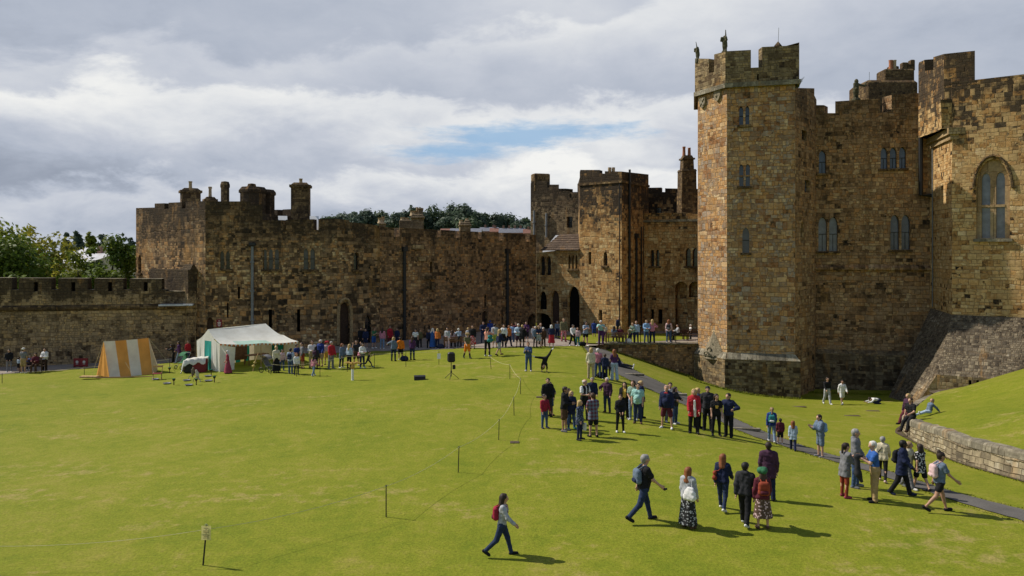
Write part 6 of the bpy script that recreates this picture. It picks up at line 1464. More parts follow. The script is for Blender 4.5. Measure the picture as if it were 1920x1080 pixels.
# child doing a cartwheel
def cartwheel():
    Y = ray(1021, 697); loc = Vector((X(1021, Y), Y, ground(X(1021, Y), Y)))
    r = empty('person', loc, 'child in black doing a cartwheel on the lawn', 'person', PEOPLE_GROUP)
    s = 1.
    P = V3(.06, 0, .78); C = V3(-.02, 0, .5); S1, S2 = V3(-.14, .02, .43), V3(.12, -.02, .44); h1, h2 = V3(-.16, 0, .05), V3(.13, -.02, .05)
    K1, A1 = V3(-.28, 0, .83), V3(-.56, .02, .86); K2, A2 = V3(.28, 0, 1.02), V3(.42, 0, 1.3)
    hdp = [(V3(-.04, -.03, .31), V3(-.04, -.01, .29), .085, .085)]
    arms = [(S1, (S1+h1)/2+V3(-.02, 0, 0), .04, .033), ((S1+h1)/2+V3(-.02, 0, 0), h1, .033, .024), (S2, (S2+h2)/2+V3(.02, 0, 0), .04, .033), ((S2+h2)/2+V3(.02, 0, 0), h2, .033, .024)]
    tors = [(P+V3(-.05, 0, 0), C+V3(-.06, 0, 0), .085, .08), (P+V3(.04, 0, 0), C+V3(.06, 0, 0), .085, .08), (S1, S2, .05, .05)]
    legs = [(P+V3(-.04, 0, .02), K1, .075, .05), (K1, A1, .05, .034), (P+V3(.05, 0, .02), K2, .075, .05), (K2, A2, .05, .034)]
    feet = [(A1, A1+V3(-.12, -.02, .06), .034, .026), (A2, A2+V3(.1, -.02, .07), .034, .026)]
    ex = MB()
    for h in (h1, h2):
        for k in range(4): ex.tube([h+V3((k-1.5)*.02, -.03, -.02), h+V3((k-1.5)*.028, -.08, -.035), h+V3((k-1.5)*.03, -.1, -.045)], [.01, .009, .007], 5)
        ex.tube([h+V3(.03, 0, -.02), h+V3(.06, -.03, -.04)], [.01, .008], 5)
    mesh_np('body', iso(hdp+arms+tors+legs+feet+[(C, hdp[0][0], .05, .05)], .02, .014), ['skin_l'], r, ex)
    mesh_np('shirt', iso(tors+arms[::1][:4], .02, .014, .014, [cutlow(.12)]), [cloth('black')], r)
    mesh_np('leggings', iso(legs+[tors[0], tors[1]], .02, .014, .017, [cutlow(.66)]), [cloth('black')], r)
    mesh_np('hair', iso([(V3(-.04, .03, .28), V3(-.04, .03, .24), .09, .07), (V3(-.04, .02, .24), V3(-.1, .04, .12), .05, .03)], .02, .014), ['hair_brown'], r)
    for f in feet: mesh_np('shoe', iso([f], .018, .01, .01), [cloth('white')], r)
cartwheel()
# figures by the low wall on the right, and the one kneeling below the keep
def placed(px, Y, z, fc, H, *a, **k): return person(Vector((X(px, Y), Y, z)), R(fc), H, *a, **k)
zb = float(HT(X(1643, 55), 55))
placed(1648, 55.2, float(HT(X(1648, 55.2), 55.2)), -90, 1.6, ('dark', 'short'), ('white', 'l', 'hip', 'shirt'), ('trousers', 'navy'), 'grey', 'child in a white shirt crouched face down on the shaded grass', 'bow', seed=301)
q = BWC[21]
placed(1709, 37.4, -.47, -62, 1.78, ('brown', 'short'), ('black', 's', 'hip', 'shirt'), ('trousers', 'black'), 'brown', 'man in a black tee sitting on the end of the curved low wall', 'sitwall', near=True, seed=302, fat=1.1)
placed(1704, 39.6, float(BANK(X(1706, 39.6), 39.6))+.02, -60, 1.7, ('blonde', 'bob'), ('plum', 'l', 'hip', 'jacket'), ('trousers', 'maroon'), 'black', 'blonde woman in plum sitting behind the man on the low wall', 'sitwall', near=True, seed=303)
placed(1741, 38.3, float(BANK(X(1741, 38.3), 38.3))+.02, -75, 1.3, ('fair', 'bob'), ('slate', 'l', 'hip', 'jacket'), ('trousers', 'pale_blue'), 'white', 'child in a slate jacket sitting back on the grass bank', 'ground', near=True, child=True, seed=304)
# stone figures on the battlements
def statue(px, Y, py0, py1, fc, label, arm='photo', extra=None):
    z = Zp(py0, Y); H = (Zp(py1, Y)-z); r = empty('statue', (X(px, Y), Y, z), label, 'statue', 'stone figures on the battlements', R(fc))
    g, J, ex = skeleton(arm, H*.93, False, 1.3, random.Random(5), 1.05, .3); al = [p for k in g for p in g[k]]; s = J['s']
    sk = [(V3(sx*.07*s, 0, J['pz']), V3(sx*.08*s, .02, .35*H), .12*s, .15*s) for sx in (-1, 1)]
    hl = [(J['hd'](0, .01, 1.68), J['hd'](0, 0, 1.74), .1*s, .07*s)]
    mesh_np('figure', iso(al+sk+hl, .035, .02, .05), ['statue_stone'], r, ex)
    b_ = MB(); b_.box((0, 0, -.12), (.62*s, .55*s, .34), 0, bev=.05); b_.build('base', 'statue_stone', r)
    if extra: mesh_np('held_stone', iso([(J['hand_l']+V3(0, 0, 0), J['hand_l']+V3(*extra), .09*s, .05*s)], .035, .02), ['statue_stone'], r)
    return r
zt = KTOP
statue(1308, 63.0, 112, 88, -70, 'weathered stone figure leaning on the far left merlon of the octagonal tower', 'photo', (0, -.1, .45))
statue(1359, 60.5, 97, 67, -40, 'weathered stone figure with a raised arm on the front merlon of the octagonal tower', 'photo', (0, -.05, .5))
statue(1605, 63.4, 186, 148, 20, 'weathered stone figure holding a stone on the merlon of the shaded range', 'reach', (.1, 0, .3))
b_ = MB()
# ---------------------------------------------------------------- trees and far things
def leaf_mat(name, a, b2, c2):
    m, g, b = mat(name); nt = m.node_tree
    co = g.n('ShaderNodeTexCoord').outputs['Object']
    n1 = g.noise(co, .55, 3, .6); n2 = g.noise(co, 4.5, 2)
    v = g.m('ADD', g.m('MULTIPLY', n1, .6), g.m('MULTIPLY', n2, .4))
    c = g.ramp(v, [(.34, a), (.5, b2), (.66, c2)])
    g.put(b.inputs['Base Color'], c); b.inputs['Roughness'].default_value = .6; b.inputs['Specular IOR Level'].default_value = .25
    tr = g.n('ShaderNodeBsdfTranslucent'); g.put(tr.inputs[0], c)
    mx = g.n('ShaderNodeMixShader'); mx.inputs[0].default_value = .42
    nt.links.new(b.outputs[0], mx.inputs[1]); nt.links.new(tr.outputs[0], mx.inputs[2]); nt.links.new(mx.outputs[0], nt.nodes['Material Output'].inputs[0])
leaf_mat('leaf_dark', (.045, .085, .011), (.09, .14, .016), (.165, .205, .026))
leaf_mat('leaf_mid', (.085, .13, .014), (.16, .195, .022), (.27, .28, .035))
leaf_mat('leaf_yellow', (.12, .14, .016), (.23, .225, .028), (.36, .31, .04))
leaf_mat('leaf_far', (.04, .068, .055), (.08, .115, .08), (.14, .17, .1))  # bluish distance haze mixed into the leaf colour
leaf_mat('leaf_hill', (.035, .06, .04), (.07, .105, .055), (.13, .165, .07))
flat('bark', (.07, .055, .04), .9, .1, var=.4, vs=5, bump=.5)
def tree(px, Y, top, wpx, m, label, n=3500, leaf=.26, nk=2.3, hfrac=.78, zb=None, group=None, seed=0, lean=0, cat='tree', clumps=None, narrow=.8, name='tree'):
    r = random.Random(seed*17+int(px)); z0 = (float(HT(X(px, Y), Y)) if Y < 100 else 0) if zb is None else zb
    H = Zp(top, Y)-z0; wd = wpx/F*Y; root = empty(name, (X(px, Y), Y, z0), label, cat, group)
    ch = H*hfrac; cz = H-ch/2; tr = MB()
    tr.tube([(0, 0, -.3), (r.uniform(-.1, .1), 0, H*.25), (r.uniform(-.2, .2), r.uniform(-.2, .2), H*.55), (lean*.5, 0, H*.8)], [wd*.045+.08, wd*.035+.06, wd*.022+.04, .03], 7)
    cl = []; nc = clumps or max(12, int(wd*ch/2.6))
    for k in range(nc):
        while True:
            x, y, z = r.uniform(-1, 1), r.uniform(-1, 1), r.uniform(-1, 1)
            q = x*x+y*y+z*z
            if .10 < q < 1: break
        tap = 1-.45*max(0, z)**1.5*(2-narrow) if z > 0 else 1-.25*abs(z)
        p = Vector((x*wd*.38*tap+lean*(z+1)/2, y*wd*.38*tap, cz+z*ch*.43)); cl.append((p, r.uniform(.55, 1.1)*wd*.19+.25))
        if k % 3 == 0:
            b0 = Vector((0, 0, H*r.uniform(.22, .5))); tr.tube([b0, b0.lerp(p, .5)+Vector((0, 0, .2)), p], [wd*.014+.03, wd*.009+.02, .015], 5)
    for k in range(3):                     # ragged leading shoots
        cl.append((Vector((r.uniform(-.2, .2)*wd+lean, r.uniform(-.1, .1)*wd, H-.2*r.random()*ch)), wd*.05+.18))
    tr.build('trunk', 'bark', root, smooth=True)
    tot = sum(c[1]**2 for c in cl); v = []; f = []
    for p, rad in cl:
        for _ in range(max(6, int(nk*n*rad*rad/tot))):
            while True:
                d = Vector((r.uniform(-1, 1), r.uniform(-1, 1), r.uniform(-1, 1))); l = d.length
                if .05 < l < 1: break
            rr = rad*(.45+.62*r.random()**.6); c = p+d/l*rr*(1+.25*r.uniform(-1, 1)); c.z = max(c.z, .3)
            nrm = (d/l+Vector((r.uniform(-1, 1), r.uniform(-1, 1), r.uniform(-.3, 1.2)))*.8).normalized()
            a = nrm.orthogonal().normalized(); b_ = nrm.cross(a); t = r.uniform(0, 6.28); a, b_ = a*math.cos(t)+b_*math.sin(t), b_*math.cos(t)-a*math.sin(t)
            s = leaf*1.15*r.uniform(.55, 1.25); i = len(v)
            v += [tuple(c-a*s), tuple(c+b_*s*.5-a*s*.1), tuple(c+a*s), tuple(c-b_*s*.5+a*s*.1)]; f.append((i, i+1, i+2, i+3))
    mb = MB(); mb.v = v; mb.f = f; mb.mi = [0]*len(f); mb.build('crown', m, root)
    return root
tg = 'trees beyond the low wall'
tree(-20, 74, 408, 185, 'leaf_mid', 'broad green tree at the left edge above the low battlemented wall', 5200, .24, .85, group=tg, seed=1)
tree(30, 69, 452, 175, 'leaf_dark', 'dark bushy tree directly behind the low wall near the left edge', 4800, .22, .9, group=tg, seed=2)
tree(76, 82, 424, 150, 'leaf_yellow', 'yellowish leafy tree behind the low wall left of the pale roof', 5200, .24, .85, group=tg, seed=3)
tree(208, 71, 440, 105, 'leaf_dark', 'dense dark green tree against the corner tower', 5200, .2, .92, group=tg, seed=4, lean=.6)
tree(176, 74, 462, 60, 'leaf_dark', 'narrow dark tree left of the dense tree by the tower', 2200, .2, .9, group=tg, seed=5)
tree(146, 73, 474, 80, 'leaf_mid', 'pale green bush rising in front of the pale roof', 2300, .17, .9, group=tg, seed=6, cat='bush', name='bush')
tree(101, 63.2, 492, 34, 'leaf_yellow', 'small yellow green bush poking over a wall crenel', 1100, .15, .6, group=tg, seed=7, cat='bush', name='bush')
tree(30, 64, 500, 70, 'leaf_dark', 'low dark shrub spilling over the wall merlons', 1500, .17, .55, group=tg, seed=8, cat='bush', name='bush')
fg = 'far trees on the town side'
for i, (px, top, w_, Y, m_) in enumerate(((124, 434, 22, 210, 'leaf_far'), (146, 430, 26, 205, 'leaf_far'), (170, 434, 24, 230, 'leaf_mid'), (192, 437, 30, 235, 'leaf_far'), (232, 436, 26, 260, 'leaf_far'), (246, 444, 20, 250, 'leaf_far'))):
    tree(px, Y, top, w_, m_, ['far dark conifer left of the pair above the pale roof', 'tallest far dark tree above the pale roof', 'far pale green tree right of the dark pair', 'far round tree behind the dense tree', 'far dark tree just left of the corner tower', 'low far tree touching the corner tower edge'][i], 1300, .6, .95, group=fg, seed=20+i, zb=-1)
# far hill with its row of trees
def hill():
    mb = MB(); xs = [-900, -500, -330]+list(range(-260, 321, 20))+[420, 700, 1200]; ys = [150, 200, 260, 320, 380, 430, 480, 560, 700, 1000, 1800]; rows = []
    for y in ys:
        t = max(0, min(1, (y-150)/270)); rows.append([(x, y, -1.5+(t*t*(3-2*t))*(20-abs(x+20)*.012)*max(.12, min(1, (x+215)/75))+1.2*math.sin(x*.03+y*.02)*t+(max(0, y-450)*.006)) for x in xs])
    mb.grid(rows); o = mb.build('hillside', 'grass_bank', smooth=True); tag(o, kind='structure')
hill()
hg = 'trees along the far hill'
HILL = [(612,412,40),(640,405,38),(664,400,36),(688,396,40),(714,399,38),(742,402,36),(773,387,44),(800,400,30),(816,389,52),(850,388,44),(872,389,40),(893,400,30),(909,401,34),(931,404,32),(952,404,44),(972,418,24),(986,410,18),(660,414,40),(726,414,36),(835,412,40),(880,412,36),(1004,420,30)]
wr = ['round', 'broad', 'tall', 'ragged', 'domed']
for i, (px, top, w_) in enumerate(HILL):
    Y = 430+(i % 5)*9-(25 if i > 16 else 0); zb = 17.5
    dsc = f'dark far tree on the hill, number {i+1}'
    nb = {0:'leftmost of the hill trees above the dark range',1:'second from the left on the far hill',2:'third from the left on the far hill',3:'peak of the left hump of hill trees',4:'just right of the left hump of hill trees',5:'left of the stone stack, on the far hill',6:'directly behind the tall stone stack',7:'slim one between the stone stack and the broad crown',8:'broadest crown on the far hill',9:'tall crown right of the broadest hill crown',10:'highest crown above the second stone stack',11:'small one right of the highest hill crown',12:'narrow one left of the town roofs',13:'dark one above the town roofs',14:'last big one before the gap in the hill wood',15:'low bush in the gap of the hill wood',16:'small lone one beside the gatehouse block',17:'lower one in front of the left hump',18:'lower one in front of the stone stack gap',19:'lower one below the broadest hill crown',20:'lower one under the highest hill crown',21:'one partly behind the stepped gate block'}[i]
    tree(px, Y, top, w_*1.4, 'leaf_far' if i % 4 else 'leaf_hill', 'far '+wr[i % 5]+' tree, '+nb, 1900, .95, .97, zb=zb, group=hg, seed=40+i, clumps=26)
# town roofs
flat('slate_roof', (.16, .165, .19), .6, .35, var=.3, vs=2); flat('red_roof', (.2, .1, .075), .85, .2, var=.3, vs=2); flat('pale_roof', (.5, .49, .5), .45, .4, var=.2, vs=1.5); flat('render_wall', (.5, .44, .38), .9, .2, var=.1); flat('pink_brick', (.26, .15, .12), .9, .1, var=.3, vs=3)
def house(px0, px1, Y, pyr, pye, zb, wall, rf, label, dep=7., rz=0., chim=1, group=None):
    xc = (X(px0, Y)+X(px1, Y))/2; L_ = X(px1, Y)-X(px0, Y); zr, ze = Zp(pyr, Y), Zp(pye, Y)
    r = empty('house', (xc, Y, zb), label, 'house', group, rz); h = ze-zb; m = MB()
    m.box((0, dep/2, h/2), (L_, dep, h))
    for sx in (-1, 1): m.face([(sx*L_/2, 0, h), (sx*L_/2, dep, h), (sx*L_/2, dep/2, zr-zb-.15)])
    m.build('wall', wall, r); m = MB(); e = .25
    for a, b_ in ((-e, dep/2), (dep+e, dep/2)): m.grid([[(-L_/2-e, a, h-.1), (L_/2+e, a, h-.1)], [(-L_/2-e, b_, zr-zb), (L_/2+e, b_, zr-zb)]])
    rf_ = m.build('roof', rf, r)
    for k in range(chim):
        c = MB(); x = (-.5+(k+.5)/chim)*L_*.9; c.box((x, dep/2, zr-zb+.3), (.9, .6, 1.5), 0, top=(.8, .5)); ch = c.build('chimney', 'pink_brick', rf_)
    nw = max(2, int(L_/4))
    for k in range(nw):
        c = MB(); c.box(((-.5+(k+.5)/nw)*L_, -.03, h*.6), (1., .1, 1.3)); c.build('window', 'glass_dark', r)
hg2 = 'town houses on the slope'
house(900, 934, 330, 425.5, 433, 8, 'pink_brick', 'slate_roof', 'pink brick terrace house with a slate roof, left of the long roofs', group=hg2, chim=2)
house(919, 937, 322, 427, 434, 8, 'pink_brick', 'red_roof', 'small far house with a red roof between two slate roofs', group=hg2)
house(936, 984, 318, 427, 436, 8, 'pink_brick', 'slate_roof', 'long far terrace with a slate roof behind the curtain merlons', group=hg2, chim=4)
house(982, 1000, 312, 429, 437, 8, 'pink_brick', 'red_roof', 'far red roofed house beside the gatehouse block', group=hg2)
house(826, 846, 300, 428, 433, 6, 'render_wall', 'red_roof', 'far low red roof seen between the curtain merlons', group=hg2, chim=0)
house(844, 900, 140, 427, 437, 0, 'stone_town', 'slate_roof', 'nearer stone house behind the right merlons of the curtain wall', group=hg2, chim=0)
house(98, 175, 120, 474, 492, 0, 'render_wall', 'pale_roof', 'house with a pale sunlit roof behind the trees on the left', dep=10, rz=-.35, chim=1, group=hg2)
house(118, 150, 135, 464, 476, 0, 'render_wall', 'pale_roof', 'further pale roof above the first one on the left', dep=8, rz=-.5, chim=0, group=hg2)
def stack(label, px0, px1, Y, steps, pots=()):
    """chimney-like stone block of a building behind the curtain wall"""
    c = pt((px0+px1)/2, Y); r = empty('chimney_stack', (c[0], c[1], 0), label, 'chimney', 'stone stacks behind the curtain wall', world=True); m = MB()
    for a, b_, t, bt, d in steps:
        x0, x1, z1, z0 = X(a, Y), X(b_, Y), Zp(t, Y), Zp(bt, Y); m.box(((x0+x1)/2, Y+.5, (z0+z1)/2), (x1-x0, d, z1-z0), .12, bev=.06)
    m.build('shaft', 'stone_town', r, uv=True)
    for px, t, bt, w_ in pots:
        q = MB(); z0, z1 = Zp(bt, Y), Zp(t, Y); q.lathe((X(px, Y), Y+.5, z0), [(w_, 0), (w_*.8, (z1-z0)*.3), (w_*.7, (z1-z0)*.8), (w_*.95, z1-z0)], 10); q.build('chimney_pot', 'pot_buff', r, smooth=True)
stack('stepped stone stack with a domed top rising behind the curtain wall', 748, 794, 84, [(748, 772, 413, 480, 2.2), (771, 793, 402, 480, 2.), (769, 795, 406, 410, 2.4), (783, 792, 392, 404, 1.4), (782, 793, 390, 393, 1.6)], ((774, 395, 404, .42), (754, 407, 414, .3), (762, 408, 414, .3), (781, 388, 402, .14)))
stack('low dark stone stack right of the domed one', 860, 882, 86, [(861, 881, 417, 480, 1.8), (859, 883, 421, 424, 2.1), (870, 880, 413, 418, 1.2)], ((864, 412, 418, .25), (875, 409, 414, .2)))
stack('small rounded stone finial left of the domed stack', 706, 724, 82, [(709, 721, 417, 470, 1.2), (707, 723, 419, 421, 1.4)], ((713, 408, 418, .4), (717, 406, 412, .18)))

# ---------------------------------------------------------------- rope fence, signs
def post(px, fy, ty, label, lean=0.):
    Y = ray(px, fy); x, z = X(px, Y), ground(X(px, Y), Y); h = (fy-ty)*Y/F
    r = empty('rope_post', (x, Y, z), label, 'post', 'rope fence posts on the lawn'); m = MB()
    m.tube([(0, 0, -.1), (lean*.6, 0, h*.6), (lean, 0, h)], [.018, .017, .015], 6); m.build('stake', 'post_dark', r)
    m = MB(); m.tube([(lean-.03, 0, h-.05), (lean-.03, 0, h-.03), (lean+.03, 0, h+.0)], .008, 5); m.build('hook', 'steel', r)
    return Vector((x+lean, Y, z+h-.03))
def rope(pts, label, sag=.12, rad=.006):
    r = []
    for a, b_ in zip(pts, pts[1:]):
        for k in range(8):
            t = k/8; p = a.lerp(b_, t); p.z -= sag*4*t*(1-t)*min(1.6, (b_-a).length/6); r.append(p)
    r.append(pts[-1]); m = MB(); m.tube(r, rad, 5); o = m.build('barrier_rope', 'rope_fibre'); tag(o, label, 'rope', 'ropes round the show ground', 'thing')
P0 = post(-95, 1075, 1020, 'rope post just outside the left edge of the lawn')
pts = [P0]
def signpost():
    Y = ray(380, 1060); x, z = X(380, Y), ground(X(380, Y), Y); h = 75*Y/F; r = empty('sign_post', (x, Y, z), 'pale yellow notice clipped to a leaning dark stake on the near lawn', 'sign'); m = MB()
    m.tube([(0, 0, -.1), (.1, 0, h)], .02, 6); m.build('stake', 'post_dark', r)
    m = MB(); m.face([(-.02, -.035, h-.35), (.21, -.035, h-.35), (.215, -.035, h), (-.015, -.035, h)]); b_ = m.build('notice', 'sign_yellow', r)
    m = MB()
    for k, w_ in enumerate((.1, .03, .15, .13, .03, .16, .12, .15)): m.box((.1, -.040, h-.06-k*.034), (w_, .003, .009))
    t = m.build('lettering', 'ink', b_)
    m = MB(); m.tube([(.06, -.03, h+.01), (.1, -.03, h+.045), (.14, -.03, h+.01)], .008, 5); m.build('clip', 'steel', r)
    return Vector((x+.1, Y, z+h-.1))
pts.append(signpost())
for px, fy, ty, lb, ln in ((724, 970, 910, 'nearest plain rope post, right of the yellow notice', 0), (859, 886, 837, 'rope post second from the yellow notice', .03), (935, 825, 786, 'rope post halfway along the curving rope', .02), (964, 779, 744, 'rope post left of the boy in red', -.02), (976, 739, 709, 'rope post at the outer bend of the rope', 0), (956, 711, 683, 'rope post after the bend, left of the denim jacket', 0), (921, 692, 668, 'leaning post at the far end of the curving rope', -.08)):
    pts.append(post(px, fy, ty, lb, ln))
rope(pts, 'long pale rope curving over the lawn from the yellow notice to the far posts', .16)
pb = []
for px, fy, ty, lb in ((823, 684, 658, 'thin post with a small white notice left of the straw hat'), (761, 688, 660, 'thin back post in front of the orange hoodie'), (702, 690, 663, 'thin back post right of the running boy'), (651, 697, 668, 'thin back post behind the golden eagle stand'), (600, 707, 676, 'thin post beside the child in the pink jacket'), (556, 706, 684, 'thin post in front of the child in the white jumper'), (508, 702, 682, 'thin post at the right side of the market tent')):
    pb.append(post(px, fy, ty, lb))
rope(pb, 'thin back rope in front of the waiting visitors', .1, .006)
q = pb[0]; r = empty('small_notice', q, 'small white notice on the thin post left of the straw hat', 'sign'); m = MB(); m.box((0, -.03, -.3), (.22, .012, .34)); m.build('card', 'sign_white', r)
pl_ = []
for px, fy, ty, lb in ((-30, 722, 700, 'rope post outside the left edge near the low wall'), (4, 719, 700, 'rope post at the far left in front of the hooded figure'), (158, 703, 688, 'rope post left of the striped tent'), (318, 690, 673, 'rope post between the two tents')):
    pl_.append(post(px, fy, ty, lb))
rope(pl_, 'white rope along the lawn edge before the low wall', .05, .01)

# ---------------------------------------------------------------- tents
def canvas(name, c):
    m, g, b = mat(name); nt = m.node_tree; co = g.n('ShaderNodeTexCoord').outputs['Object']
    n1 = g.noise(co, 1.6, 4, .6); col = g.ramp(n1, [(.3, tuple(x*.86 for x in c)), (.7, tuple(min(.85, x*1.08) for x in c))])
    g.put(b.inputs['Base Color'], col); b.inputs['Roughness'].default_value = .85; b.inputs['Specular IOR Level'].default_value = .1
    w_ = g.noise(g.xyz(*[g.m('MULTIPLY', q, k) for q, k in zip(g.sep(co), (5., 5., 1.2))]), 1., 3, .6); g.put(b.inputs['Normal'], g.bump(w_, .3, .05))
    tr = g.n('ShaderNodeBsdfTranslucent'); g.put(tr.inputs[0], col); mx = g.n('ShaderNodeMixShader'); mx.inputs[0].default_value = .28
    nt.links.new(b.outputs[0], mx.inputs[1]); nt.links.new(tr.outputs[0], mx.inputs[2]); nt.links.new(mx.outputs[0], nt.nodes['Material Output'].inputs[0])
for n_, c_ in (('canvas_cream', (.68, .6, .44)), ('canvas_white', (.83, .81, .73)), ('canvas_stripe', (.8, .74, .6)), ('canvas_orange', (.74, .37, .09)), ('canvas_teal', (.05, .36, .31)), ('canvas_green', (.012, .14, .085)), ('canvas_mint', (.5, .7, .6)), ('canvas_yellow', (.55, .45, .16)), ('bunting', (.65, .22, .06))): canvas(n_, c_)
def striped_tent():
    Y0 = ray(248, 707); x0 = X(205, Y0); z0 = ground(X(245, Y0), Y0)
    r = empty('ridge_tent', (x0, Y0, z0), 'low ridge tent in yellow and white stripes near the low wall', 'tent', rz=.40)
    s_ = Y0/F; L_ = 74*s_; H_ = 64*s_; D_ = 2.3; a = -12*s_; b_ = 66*s_
    def fr(t, k): # front slope: t along, k up
        e = Vector((t*L_, 0, 0)); rg = Vector((a+t*(b_-a), D_/2, H_+.12*t)); p = e.lerp(rg, k); p.y += .10*math.sin(k*math.pi); p.z -= .09*math.sin(k*math.pi)+.03*math.sin(t*math.pi); return p
    def bk_(t, k):
        e = Vector((t*L_, D_, 0)); rg = Vector((a+t*(b_-a), D_/2, H_+.12*t)); p = e.lerp(rg, k); p.y -= .10*math.sin(k*math.pi); p.z -= .09*math.sin(k*math.pi)+.03*math.sin(t*math.pi); return p
    m = MB(); n = 20
    for fn in (fr, bk_):
        for i in range(n):
            m.grid([[fn(i/n, k/6) for k in range(7)], [fn((i+1)/n, k/6) for k in range(7)]], (i*4//n) % 2)
    m.build('canopy', ['canvas_stripe', 'canvas_orange'], r, smooth=True)
    m = MB(); ap = fr(0, 1); lf = Vector((-25*s_, D_/2, 0))
    for e in (0, D_): m.grid([[Vector((0, e, 0)).lerp(lf, k/6)+Vector((.05*math.sin(k*2.2), 0, 0)) for k in range(7)], [Vector((0, e, 0)).lerp(lf, k/6).lerp(ap, .5)+Vector((.03*math.sin(k*2.2), 0, 0)) for k in range(7)], [ap]*7])
    m.build('door_flap', 'canvas_orange', r)
    m = MB(); ap = fr(1, 1); rt = Vector((L_+8*s_, D_*.7, .0)); rt2 = rt+Vector((0, 0, .42))
    m.face([(L_, 0, 0), tuple(rt), tuple(rt2), tuple(ap)]); m.face([tuple(rt), (L_, D_, 0), tuple(ap), tuple(rt2)]); m.build('end_panel', 'canvas_cream', r)
    m = MB()
    for p, e in ((fr(0, 1), Vector((-33*s_, D_/2+.3, 0))), (fr(1, 1), Vector((L_+1.3, D_/2+.8, 0)))): m.tube([p, e], .008, 4)
    m.tube([(.9, 0.1, .9), (1.5, -.8, 0)], .007, 4); m.build('guy_rope', 'rope_fibre', r)
    b2 = empty('timber_board', (x0-.75, Y0-.3, z0+.02), 'pale plank lying at the foot of the striped tent', 'plank', rz=-.02); m = MB(); m.box((-.35, 0, .05), (1.1, .4, .1), bev=.015); m.build('plank_body', 'wood_pale', b2)
    m = MB(); m.box((2.0, .02, .03), (3.6, .1, .06), .16, bev=.01); m.build('edge_board', 'wood_brown', b2)
striped_tent()
def market_tent():
    Y0 = 51.6; rz = R(50); xc = X(412, Y0); z0 = ground(xc, Y0)
    r = empty('market_tent', (xc, Y0, z0), 'white market tent with a teal stripe, open front and long sweeping canopy', 'tent', rz=rz)
    # local x along the ridge to the right, local y to the back; gable wall is x=0
    Wd, L_, ze, zr = 2.9, 4.3, 1.82, 2.66
    A_, B_ = Vector((0, Wd/2, zr)), Vector((L_, Wd/2, zr+.1)); C_ = Vector((-.02, -.05, ze)); M_ = Vector((L_*.55, -1.15, ze-.12)); D_ = Vector((L_+.35, -1.9, 1.72)); E_ = Vector((L_+1.1, .9, 1.9))
    def bot(u): return C_*(1-u)**2+M_*2*u*(1-u)*1.0+D_*u*u
    def fr(u, v):
        p = (A_.lerp(B_, u)).lerp(bot(u), v); p.z -= .20*math.sin(v*math.pi)*(.5+.7*u)+.05*math.sin(u*math.pi)*(1-v)+.06*abs(math.sin(u*math.pi*2))*v; return p
    m = MB()
    for i in range(24):
        for k in range(10): m.face([fr(i/24, k/10), fr((i+1)/24, k/10), fr((i+1)/24, (k+1)/10), fr(i/24, (k+1)/10)], 1 if k >= 7 and 5 <= i <= 15 else 0)
    def hip(w, v):
        e = D_.lerp(E_, w); p = B_.lerp(e, v); p.z -= .30*math.sin(v*math.pi)*(.8+.2*math.sin(w*math.pi))+.06*math.sin(w*math.pi)*v; return p
    m.grid([[hip(i/8, k/10) for k in range(11)] for i in range(9)])
    bk0, bk1 = Vector((0, Wd+.05, ze)), Vector((L_, Wd+.05, ze))
    m.grid([[A_.lerp(B_, u/10).lerp(bk0.lerp(bk1, u/10), k/6)-Vector((0, 0, .12*math.sin(k/6*math.pi))) for k in range(7)] for u in range(11)])
    m.grid([[B_.lerp(E_.lerp(bk1, w/5), k/6)-Vector((0, 0, .15*math.sin(k/6*math.pi))) for k in range(7)] for w in range(6)])
    m.build('canopy', ['canvas_white', 'canvas_mint'], r, smooth=True)
    m = MB(); n = 14
    for i in range(n):
        y0, y1 = i/n*Wd, (i+1)/n*Wd; f = lambda y: ze+(zr-ze)*(1-abs(2*y/Wd-1))-.16*math.sin((1-abs(2*y/Wd-1))*math.pi)-.02
        w0, w1 = .05*math.sin(i*1.9), .05*math.sin((i+1)*1.9); k = 1 if 5 <= i <= 8 else 0
        zt0, zt1 = (1.9, 1.9) if k else (f(y0), f(y1))
        m.face([(w0, y0, 0), (w1, y1, 0), (0, y1, zt1), (0, y0, zt0)], k)
        if k: m.face([(0, y0, zt0), (0, y1, zt1), (0, y1, f(y1)), (0, y0, f(y0))], 0)
    m.build('gable_wall', ['canvas_white', 'canvas_teal'], r)
    m = MB(); m.grid([[(0, 0, 0), (.5, .04, 0), (1.0, -.03, 0)], [(0, 0, ze-.02), (.5, -.08, ze-.2), (1.0, -.2, ze-.3)]]); m.build('front_wall', 'canvas_white', r)
    m = MB(); n = 12
    for i in range(n): m.face([(i/n*L_, Wd+.03*math.sin(i*2), 0), ((i+1)/n*L_, Wd+.03*math.sin(i*2+2), 0), ((i+1)/n*L_, Wd, ze-.03), (i/n*L_, Wd, ze-.03)], (0, 0, 2, 0, 1, 0, 1, 2, 1, 0, 1, 2)[i])
    m.build('back_wall', ['canvas_yellow', 'canvas_green', 'canvas_cream'], r)
    m = MB(); e0 = (L_+.1, Wd, 0); pts2 = [Vector((L_, Wd, 0)), Vector((L_+.6, 1.6, 0)), Vector((L_+1.1, .9, 0))]; tp = [Vector((L_, Wd, ze-.05)), Vector((L_+.6, 1.6, ze)), Vector((L_+1.1, .9, 1.82))]
    m.face([pts2[0], pts2[1], tp[1], tp[0]], 0); m.face([pts2[1], pts2[2], tp[2], tp[1]], 1); m.build('end_wall', ['canvas_cream', 'canvas_green'], r)
